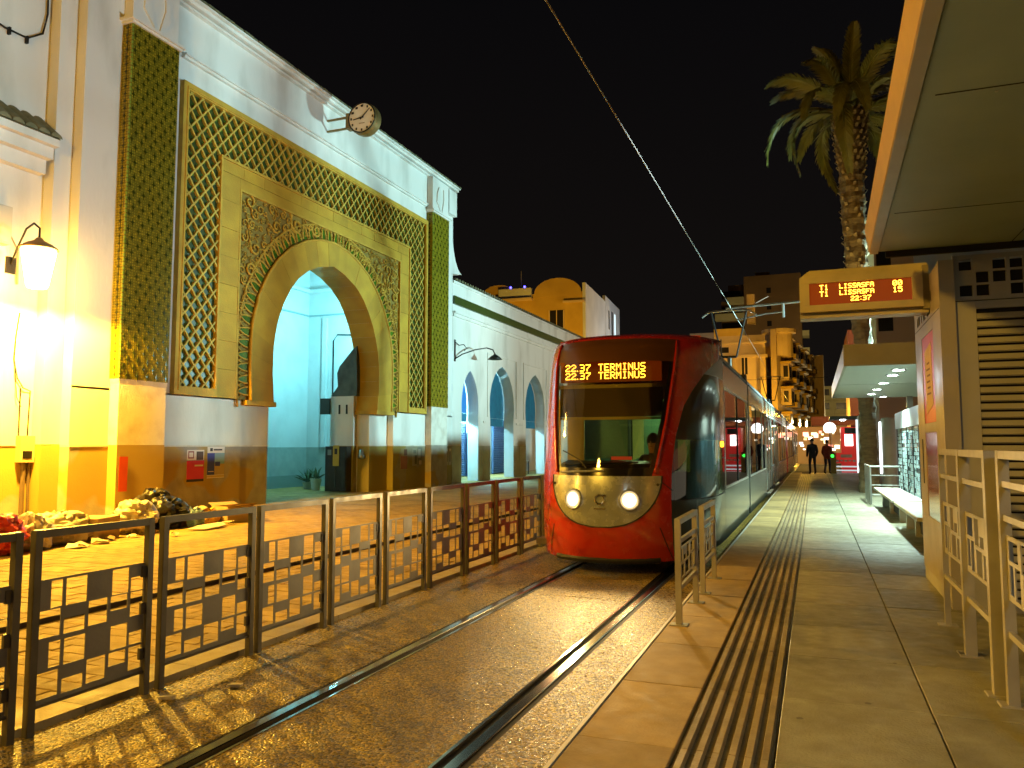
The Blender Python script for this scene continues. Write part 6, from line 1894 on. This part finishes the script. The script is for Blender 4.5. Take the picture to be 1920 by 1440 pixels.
for i in range(26):                                   # cut leaf bases
    for k in range(15):
        z = 7.6 + i * 0.215; a = 6.2832 * (k + (i % 2) * 0.5) / 15 + 0.1 * math.sin(i)
        if z < 11.2 and (i * 7 + k * 3) % 4: continue
        c = axis(z); r0 = interp(z, [5, 8.5, 11.1, 12.0, 12.8, 13.2], [.28, .35, .41, .50, .54, .46])
        d = Vector((math.cos(a), math.sin(a), 0)); t = Vector((-d.y, d.x, 0)); p = c + d * r0
        bo.face([p - t * 0.06, p + t * 0.06, p + d * 0.085 + t * 0.04 + Vector((0, 0, 0.10)), p + d * 0.085 - t * 0.04 + Vector((0, 0, 0.10))])
        bo.face([p - t * 0.06 + Vector((0, 0, .14)), p + t * 0.06 + Vector((0, 0, .14)), p + d * 0.085 + t * 0.04 + Vector((0, 0, 0.10)), p + d * 0.085 - t * 0.04 + Vector((0, 0, 0.10))])
part('leaf_bases', bo, mat('cut_leaf_base', (0.21, 0.14, 0.055), 0.9, 0, (0.14, 0.09, 0.035), 6.0), pt_, fix=False, kind='stuff')
FROND = mat('palm_frond', (0.15, 0.14, 0.022), 0.5, 0, (0.095, 0.092, 0.015), 3.0)


def frond_mesh(ln_, sag, seed):
    rn = random.Random(seed); m = MB(); n = 18
    P = []
    for k in range(n + 1):
        f = k / n
        P.append(Vector((ln_ * (f - 0.10 * f * f) * math.cos(sag * f * 0.9), 0, ln_ * (0.55 * f - sag * f * f * 0.95))))
    m.tube(P, [0.045 * (1 - 0.85 * k / n) + 0.006 for k in range(n + 1)], 5)
    nl = 84
    for k in range(nl):
        f = 0.12 + 0.87 * k / (nl - 1)
        i = min(int(f * n), n - 1); p = P[i].lerp(P[i + 1], f * n - i); t = (P[i + 1] - P[i]).normalized()
        up = Vector((0, 1, 0)).cross(t) * -1
        L_ = ln_ * 0.150 * math.sin(math.pi * (0.15 + 0.80 * f)) ** 0.7 * rn.uniform(0.85, 1.1)
        for s in (-1, 1):
            d = (t * 0.75 + Vector((0, s, 0)) * 0.62 + up * rn.uniform(-0.05, 0.28) + Vector((0, 0, -0.30))).normalized()
            w_ = t.cross(d).normalized().cross(d) * 0.022
            e = p + d * L_ + Vector((0, 0, -0.10 * L_))
            m.face([p - w_ * 0.6, p + w_ * 0.6, p + d * L_ * 0.55 + w_ * 1.5, e, p + d * L_ * 0.55 - w_ * 1.5])
    me = m.mesh('frond'); me.materials.append(FROND); return me


FM = [frond_mesh(3.2, 0.45, 1), frond_mesh(3.7, 0.70, 2), frond_mesh(3.9, 0.92, 3), frond_mesh(3.5, 1.15, 4)]
rn = random.Random(8)
top = axis(13.05)
for k in range(30):
    f = k / 30; az = k * 2.39996 + rn.uniform(-0.2, 0.2)
    v = 0 if f < 0.16 else 1 if f < 0.46 else 2 if f < 0.78 else 3
    tilt = [R(-58), R(-30), R(-8), R(8)][v] + rn.uniform(-0.13, 0.13)
    o = piece('frond', FM[v], pt_, (top.x + 0.15 * math.cos(az), top.y + 0.15 * math.sin(az), top.z - 0.3 * f + 0.1), scale=(rn.uniform(.9, 1.08),) * 3)
    o.rotation_euler = Euler((rn.uniform(-0.3, 0.3), tilt, az), 'XYZ')
up_ = tag(empty('palm_uplight', (1.45, 26.0, 3.60)), 'small bright uplight on the shelter canopy at the foot of the palm', 'lamp')
m = MB(); blob(m, (1.45, 26.0, 3.70), (0.09, 0.09, 0.10), 3, 12, 8, 0.0); part('globe', m, emit('uplight_glow', (1.0, 0.86, 0.5), 60.0), up_, smooth=True)
part('base', B(1.38, 1.52, 25.93, 26.07, 3.585, 3.622), IRON, up_)
lamp('palm_uplight_beam', 'SPOT', (1.45, 26.0, 3.92), 650, (1.0, 0.80, 0.25), 0.08, (1.45, 28.0, 12.5), 60, 0.8)

# ------------------------------------------------------------------ buildings in the distance
OCH = mat('ochre_render', (0.50, 0.33, 0.06), 0.85, 0, (0.38, 0.24, 0.04), 0.5, bump=0.2, bscale=6)
ORB = mat('cream_facade', (0.55, 0.42, 0.26), 0.85, 0, (0.44, 0.32, 0.18), 0.4, bump=0.2, bscale=6)
BRN = mat('brown_tower_render', (0.19, 0.105, 0.035), 0.85, 0, (0.15, 0.08, 0.028), 0.3)
BLW = mat('bluish_white_render', (0.52, 0.55, 0.58), 0.85, 0, (0.42, 0.45, 0.48), 0.4)
WIN = mat('dark_window', (0.018, 0.016, 0.014), 0.2)
YEL = mat('pale_yellow_render', (0.52, 0.46, 0.24), 0.85, 0, (0.42, 0.36, 0.18), 0.4)
LITW = emit('lit_window', (0.75, 0.95, 1.0), 1.1)
LITY = emit('warm_lit_window', (1.0, 0.72, 0.30), 1.2)


def building(name, label, loc, rz):
    t = empty(name, loc); t.rotation_euler = (0, 0, rz); tag(t, label, 'building'); return t


def lp(t, name, mb, m, parent=None, kind=None, fix=True):
    me = mb.mesh(name)
    if fix: fix_normals(me)
    me.materials.append(m)
    o = bpy.data.objects.new(name, me); col.objects.link(o); o.parent = parent or t
    if kind: o['kind'] = kind
    return o


def window(t, x0, x1, y, z0, z1, glassm=WIN, frame=None, depth=0.12):
    """window on a face that looks to local -Y at y"""
    w_ = lp(t, 'window', B(x0, x1, y - 0.02, y + depth, z0, z1), glassm)
    if frame:
        lp(t, 'frame', B(x0 - 0.12, x1 + 0.12, y - 0.10, y - 0.021, z0 - 0.16, z0 - 0.002), frame, w_)
        lp(t, 'frame', B(x0 - 0.12, x0 - 0.002, y - 0.08, y - 0.021, z0, z1), frame, w_); lp(t, 'frame', B(x1 + 0.002, x1 + 0.12, y - 0.08, y - 0.021, z0, z1), frame, w_)
        lp(t, 'mullion', B((x0 + x1) / 2 - 0.04, (x0 + x1) / 2 + 0.04, y - 0.05, y - 0.021, z0, z1), frame, w_)


# ochre house with rounded gables, bluish side wall
b1 = building('ochre_house', 'ochre house with two rounded gables and a bluish white side wall behind the arcade', (-21.4, 75.0, 2.3), R(4))
lp(b1, 'wall', B(-14.0, 0.0, 0.0, 0.6, -2.4, 15.0), OCH)
lp(b1, 'side_wall', B(-0.02, 0.3, 0.02, 11.0, -2.4, 15.9), BLW)
lp(b1, 'side_wall', B(-0.01, 0.32, 11.02, 21.0, -2.4, 16.6), BLW)
lp(b1, 'core', B(-13.0, -0.1, 0.7, 20.0, -2.4, 14.9), OCH)
for xc, r_ in ((-2.6, 2.55), (-8.9, 1.95)):
    g = MB(); g.prism([(xc - r_, -0.05, 14.6)] + [(xc + r_ * 0.97 * math.cos(R(a)), -0.05, 14.95 + r_ * 0.62 * math.sin(R(a))) for a in range(180, -1, -15)] + [(xc + r_, -0.05, 14.6)], (0, 0.55, 0)); lp(b1, 'gable', g, OCH)
lp(b1, 'cornice', B(-8.9, -5.2, -0.7, 0.0, 14.35, 14.55), ORB); lp(b1, 'cornice', B(-2.0, 0.2, -0.3, 0.0, 13.9, 14.1), ORB); lp(b1, 'parapet', B(-8.8, -5.3, -0.4, 0.0, 14.56, 15.6), BLW)
for (a, b) in ((-7.3, -5.9), (-3.4, -2.0)):
    window(b1, a, b, 0.0, 10.9, 13.2, WIN, ORB)
    bl = lp(b1, 'balcony', B(a - 0.5, b + 0.5, -0.6, -0.02, 10.2, 10.4), ORB)
    for k in range(9): lp(b1, 'baluster', B(a - 0.45 + k * 0.28, a - 0.40 + k * 0.28, -0.58, -0.54, 10.401, 11.1), IRON, bl)
for (ya, yb, z0, z1, mm) in ((15.0, 15.8, 12.6, 15.4, WIN), (17.0, 17.8, 12.6, 15.4, LITW), (13.0, 13.6, 13.0, 15.2, WIN), (15.2, 15.9, 8.4, 10.0, WIN)):
    lp(b1, 'window', B(0.30, 0.34, ya, yb, z0, z1), mm)
m = MB(); m.tube([(-6.6, 0.5, 15.0), (-6.6, 0.5, 17.6)], 0.06, 5); lp(b1, 'antenna', m, GALV)
for x in (-7.5, -6.0):
    m = MB(); blob(m, (x, -0.3, 15.75), (0.12, 0.12, 0.12), 2, 10, 6, 0); lp(b1, 'blue_lamp', m, emit('blue_roof_lamp', (0.06, 0.05, 1.0), 9.0))

# ornate corner building
b2 = building('ornate_building', 'orange-lit ornate corner building with bay windows behind the tram', (-4.6, 86.0, -0.1), R(0))
lp(b2, 'wall', B(-5.2, 0.0, 0.0, 0.5, 0.0, 13.6), ORB)
lp(b2, 'core', B(-5.1, -0.3, 0.6, 30.0, 0.0, 13.2), ORB)
lp(b2, 'cornice', B(-5.3, 0.25, -0.35, 0.0, 11.2, 11.5), ORB); lp(b2, 'cornice', B(-5.3, 0.2, -0.25, 0.0, 12.7, 12.9), ORB); lp(b2, 'parapet', B(-5.2, -2.2, -0.1, 0.6, 13.6, 14.4), OCH)
lp(b2, 'chimney', B(-1.8, -1.0, 1, 2, 15.0, 18.2), ORB)
lp(b2, 'window', B(-4.2, -3.8, -0.03, 0.1, 5.0, 9.0), WIN)
lp(b2, 'pilaster', B(-3.3, -3.0, -0.2, -0.001, 0.0, 11.19), ORB)
lp(b2, 'pilaster', B(-0.5, -0.1, -0.2, -0.001, 0.0, 11.19), ORB)
lp(b2, 'balcony', B(-2.7, -1.4, -0.9, -0.01, 5.2, 5.4), ORB)
window(b2, -4.6, -3.7, 0.0, 11.8, 12.4, WIN); window(b2, -2.4, -1.8, 0.0, 6.0, 8.0, WIN, ORB); window(b2, -2.4, -1.8, 0.0, 9.4, 11.4, WIN, ORB)
b3 = building('bay_window_house', 'orange house with stacked bay windows and balconies just left of the far tram end', (-4.3, 92.0, -0.1), R(-6))
lp(b3, 'wall', B(0.0, 0.6, 0, 30, 0, 15.0), ORB)
lp(b3, 'front_wall', B(0.0, 2.7, 30.02, 30.6, 0, 15), ORB)
for i in range(4):
    yy = 3.0 + i * 7.0
    for k in range(4):
        z0 = 3.6 + k * 2.9
        bw_ = lp(b3, 'bay', B(0.602, 1.5 + 0.2 * (k % 2), yy, yy + 2.6, z0, z0 + 1.9), ORB)
        lp(b3, 'bay_cornice', B(0.602, 1.8 + 0.2 * (k % 2), yy - 0.3, yy + 2.9, z0 + 1.91, z0 + 2.15), OCH, bw_)
        lp(b3, 'pane', B(0.9, 1.4, yy - 0.04, yy - 0.002, z0 + 0.35, z0 + 1.65), WIN, bw_)
        lp(b3, 'pane', B(1.5 + 0.2 * (k % 2) + 0.002, 1.53 + 0.2 * (k % 2), yy + 0.5, yy + 2.1, z0 + 0.3, z0 + 1.6), WIN, bw_)
        lp(b3, 'balcony', B(0.602, 1.9, yy + 3.4, yy + 5.6, z0 - 0.1, z0 + 0.5), OCH)
        lp(b3, 'window', B(0.602, 0.64, yy + 3.8, yy + 5.2, z0 + 0.52, z0 + 1.9), WIN)
rt_ = lp(b3, 'turret', MB().lathe((0.6, 2.2, 12.0), [(1.5, 0), (1.5, 2.6), (1.9, 2.7), (1.9, 3.1), (1.4, 3.2), (0, 3.3)], 16), ORB)
# tall dark apartment tower with terraces
b4 = building('apartment_tower', 'tall dim brown apartment tower with stepped terraces on its left', (-16.5, 150.0, -0.1), R(0))
lp(b4, 'wall', B(5.0, 15.0, 0.0, 14, 0, 33.4), BRN)
lp(b4, 'wall', B(0.8, 5.0, 0.5, 14, 0, 29.0), BRN)
lp(b4, 'penthouse', B(7.0, 9.5, 2, 6, 33.4, 34.4), BRN)
lp(b4, 'penthouse', B(2.0, 5.0, 1.5, 6, 29.0, 32.2), BRN)
for k in range(3):
    z0 = 31.0 - k * 3.1; window(b4, 9.0, 9.8, 0.0, z0 - 1.0, z0, WIN)
for k in range(6):
    z0 = 28.4 - k * 3.0
    lp(b4, 'terrace', B(-0.2 if k > 0 else 2.0, 5.0, -1.4, 0.49, z0 - 0.2, z0 + 1.0), YEL); lp(b4, 'window', B(0.9, 4.6, 0.46, 0.52, z0 + 1.05, z0 + 2.5), WIN)
for k in range(8): lp(b4, 'balcony', B(15.02, 16.2, 2.0, 6.0, 6 + k * 3.2, 7 + k * 3.2), YEL)
b8 = building('dim_rooftops', 'dim brown flat-roofed houses between the ochre house and the tower', (-20.0, 98.0, -0.1), R(0))
for (a, b, h_) in ((0.0, 3.6, 14.8), (3.61, 6.0, 13.4), (6.01, 9.6, 15.4)):
    hb = lp(b8, 'house_block', B(a, b, 0, 8, 0, h_), BRN)
    lp(b8, 'roof_parapet', B(a - 0.1, b + 0.1, -0.2, 0.0, h_ - 0.1, h_ + 0.35), BRN, hb)
    for k in range(2): lp(b8, 'window', B(a + 0.5 + k * 1.4, a + 1.2 + k * 1.4, -0.03, 0.0, h_ - 2.6, h_ - 1.2), WIN, hb)
# apartments closing the street
b5 = building('yellow_apartments', 'yellow apartment block with rows of balconies at the end of the street', (-2.6, 165.0, -0.1), R(0))
lp(b5, 'wall', B(0.0, 13.0, 0.0, 10, 0, 13.5), YEL); lp(b5, 'wing', B(-3.0, 0.0, 1.5, 10, 0, 10.5), YEL)
for k in range(4):
    z0 = 2.6 + k * 2.7
    for j_ in range(4):
        x0 = 0.3 + j_ * 3.1
        bl = lp(b5, 'balcony', B(x0, x0 + 2.6, -1.3, -0.02, z0, z0 + 0.9), YEL)
        lp(b5, 'window', B(x0 + 0.3, x0 + 2.2, -0.03, 0.1, z0 + 0.95, z0 + 2.2), LITY if (k, j_) in ((1, 2), (0, 1), (2, 3)) else WIN)
    lp(b5, 'slab_edge', B(-0.1, 13.1, -0.5, -0.021, z0 - 0.3, z0 - 0.05), YEL)
# right side of the street: dark red block, panel building
b6 = building('dark_red_building', 'dark red building with pale window bars seen under the lit canopy', (3.0, 74.0, -0.1), R(0))
MRN = mat('maroon_panel', (0.10, 0.022, 0.015), 0.6)
lp(b6, 'wall', B(0.0, 5.0, 0.0, 8.0, 0, 12.0), MRN)
for k in range(4): lp(b6, 'window', B(0.7 + k * 1.1, 0.85 + k * 1.1, -0.05, 0.0, 4.0, 8.0), mat('pale_bar', (0.5, 0.45, 0.35), 0.5))
sg_ = lp(b6, 'fascia_sign', B(-3.2, 3.6, -0.5, -0.1, 3.6, 4.4), MRN)
b7 = building('panel_building', 'orange panelled building with a pale blue wall above the lit canopy', (6.6, 58.0, -0.1), R(0))
lp(b7, 'wall', B(-2.5, 0.0, 0.0, 6.0, 0, 16.0), mat('pinkish_render', (0.42, 0.28, 0.17), 0.8)); lp(b7, 'gable_wall', B(0.001, 8.0, -0.2, 6.0, 0, 16.0), BLW)
for k in range(5): lp(b7, 'window', B(-2.3, -1.4, -0.06, 0.0, 5.2 + k * 2.2, 6.4 + k * 2.2), WIN)

# shop row on the far pavement of the right-hand street (mirrored in the tram windows)
sr = building('shop_row', 'row of lit shopfronts across the street to the right', (9.5, 14.0, -0.05), 0.0)
lp(sr, 'wall', B(0.0, 4.0, 0.0, 46.0, 3.4, 10.0), ORB)
SHOPC = [(1.0, 0.85, 0.6), (0.9, 0.95, 1.0), (1.0, 0.35, 0.25), (1.0, 0.75, 0.4), (0.6, 0.85, 1.0), (1.0, 0.9, 0.7)]
for k in range(11):
    y0 = 0.5 + k * 4.1
    sfo = lp(sr, 'shopfront', B(0.2, 0.6, y0, y0 + 3.4, 0.9, 2.6), emit('shop_window', SHOPC[k % 6], 1.5 if k % 3 else 0.6))
    lp(sr, 'stall_riser', B(0.1, 0.6, y0, y0 + 3.4, 0.0, 0.88), WIN, sfo); lp(sr, 'fascia', B(0.0, 0.5, y0 - 0.2, y0 + 3.6, 2.7, 3.38), mat('shop_fascia', SHOPC[(k + 2) % 6], 0.5, emis=SHOPC[(k + 2) % 6], estr=0.4), sfo)
    lp(sr, 'pier', B(0.0, 0.6, y0 + 3.41, y0 + 4.09, 0.0, 3.38), ORB, sfo)

# ------------------------------------------------------------------ far end of the platform
kk = tag(empty('red_kiosk', (2.0, 52.0, 0.0)), 'red kiosk with a lit white poster at the far end of the platform', 'kiosk')
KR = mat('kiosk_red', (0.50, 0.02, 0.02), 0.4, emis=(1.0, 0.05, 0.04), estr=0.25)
part('body', B(1.55, 2.75, 52.0, 53.4, 0.0, 2.9), KR, kk)
part('lit_poster', B(1.75, 2.2, 51.95, 51.999, 1.75, 2.45), emit('poster_light', (1.0, 0.95, 0.9), 4.0), kk)
part('counter', B(1.45, 2.85, 51.8, 51.94, 0.95, 1.05), LIGHT_METAL, kk)
part('screen', B(1.75, 2.4, 51.96, 51.998, 2.5, 2.85), WIN, kk)
part('roof', B(0.9, 3.1, 51.3, 53.6, 3.35, 3.55), mat('teal_roof', (0.06, 0.14, 0.16), 0.5), kk)
part('post', B(2.85, 2.95, 51.6, 51.7, 0.0, 3.35), GALV, kk); part('post', B(1.0, 1.06, 53.4, 53.5, 0.0, 3.35), GALV, kk)
part('roof_lamp', B(1.5, 1.8, 51.4, 51.6, 3.28, 3.349), emit('kiosk_lamp', (0.95, 1.0, 1.0), 20.0), kk)
bn = tag(empty('red_banner_barrier', (1.6, 49.0, PZ)), 'red banner with white print on a striped white barrier in front of the kiosk', 'banner')
part('banner', B(1.05, 2.25, 49.0, 49.03, 0.75, 1.35), KR, bn)
for k in range(5): part('print', B(1.15 + k * 0.22, 1.30 + k * 0.22, 48.985, 48.998, 0.83 + 0.03 * (k % 2), 0.95), mat('white_print', (0.7, 0.7, 0.7), 0.5), bn)
part('print', B(1.4, 2.0, 48.985, 48.998, 1.08, 1.25), mat('white_print', (0.7, 0.6, 0.6), 0.5), bn)
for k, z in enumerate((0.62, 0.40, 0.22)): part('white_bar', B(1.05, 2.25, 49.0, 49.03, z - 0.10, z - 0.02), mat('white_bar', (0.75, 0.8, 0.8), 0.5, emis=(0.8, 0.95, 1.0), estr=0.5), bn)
for x in (1.0, 2.3): part('post', B(x - 0.04, x, 48.98, 49.05, -0.05, 1.4), GALV, bn)
vd = tag(empty('ticket_validator', (0.95, 46.2, PZ)), 'yellow ticket validator post with a green light beside the two people', 'validator')
m = MB(); m.bevbox(0.80, 1.08, 46.1, 46.3, PZ, PZ + 1.15, 0.05); part('body', m, mat('validator_yellow', (0.40, 0.30, 0.05), 0.5), vd)
m = MB(); m.lathe((0.90, 46.09, PZ + 0.95), [(0.0, -0.01), (0.075, -0.006), (0.08, 0.02)], 14, 'y'); part('green_light', m, emit('green_lamp', (0.03, 1.0, 0.06), 3.5), vd)
sl_ = tag(empty('street_shop_lights', (0.0, 78.0, 0.0)), 'string of bright shop lights and signs along the far street', 'shop lights')
rn = random.Random(21)
for k in range(26):
    x = rn.uniform(-1.3, 2.6); z = rn.uniform(1.2, 3.4); r_ = rn.uniform(0.10, 0.26)
    m = MB(); m.box(x - r_, x + r_, 78 + k * 0.15, 78.1 + k * 0.15, z - r_ * rn.uniform(.4, 1), z + r_ * rn.uniform(.4, 1))
    part('lamp_panel', m, emit('shop_glow', rn.choice(((1, .85, .6), (1, .6, .25), (1, .95, .9), (1, .3, .2), (1, .75, .4))), rn.uniform(1.2, 5)), sl_)
part('support_wall', B(-1.6, 3.0, 82.2, 82.5, -0.05, 3.6), ORB, sl_)
m = MB(); blob(m, (1.05, 60.0, 3.0), (0.42, 0.2, 0.42), 2, 14, 8, 0)
t = tag(empty('globe_lamp', (1.05, 60.0, -0.05)), 'large white globe street lamp near the red kiosk', 'lamp')
part('globe', m, emit('globe_glow', (1.0, 0.97, 0.9), 4.0), t, smooth=True); part('pole', B(1.02, 1.08, 59.97, 60.03, -0.05, 2.7), IRON, t)
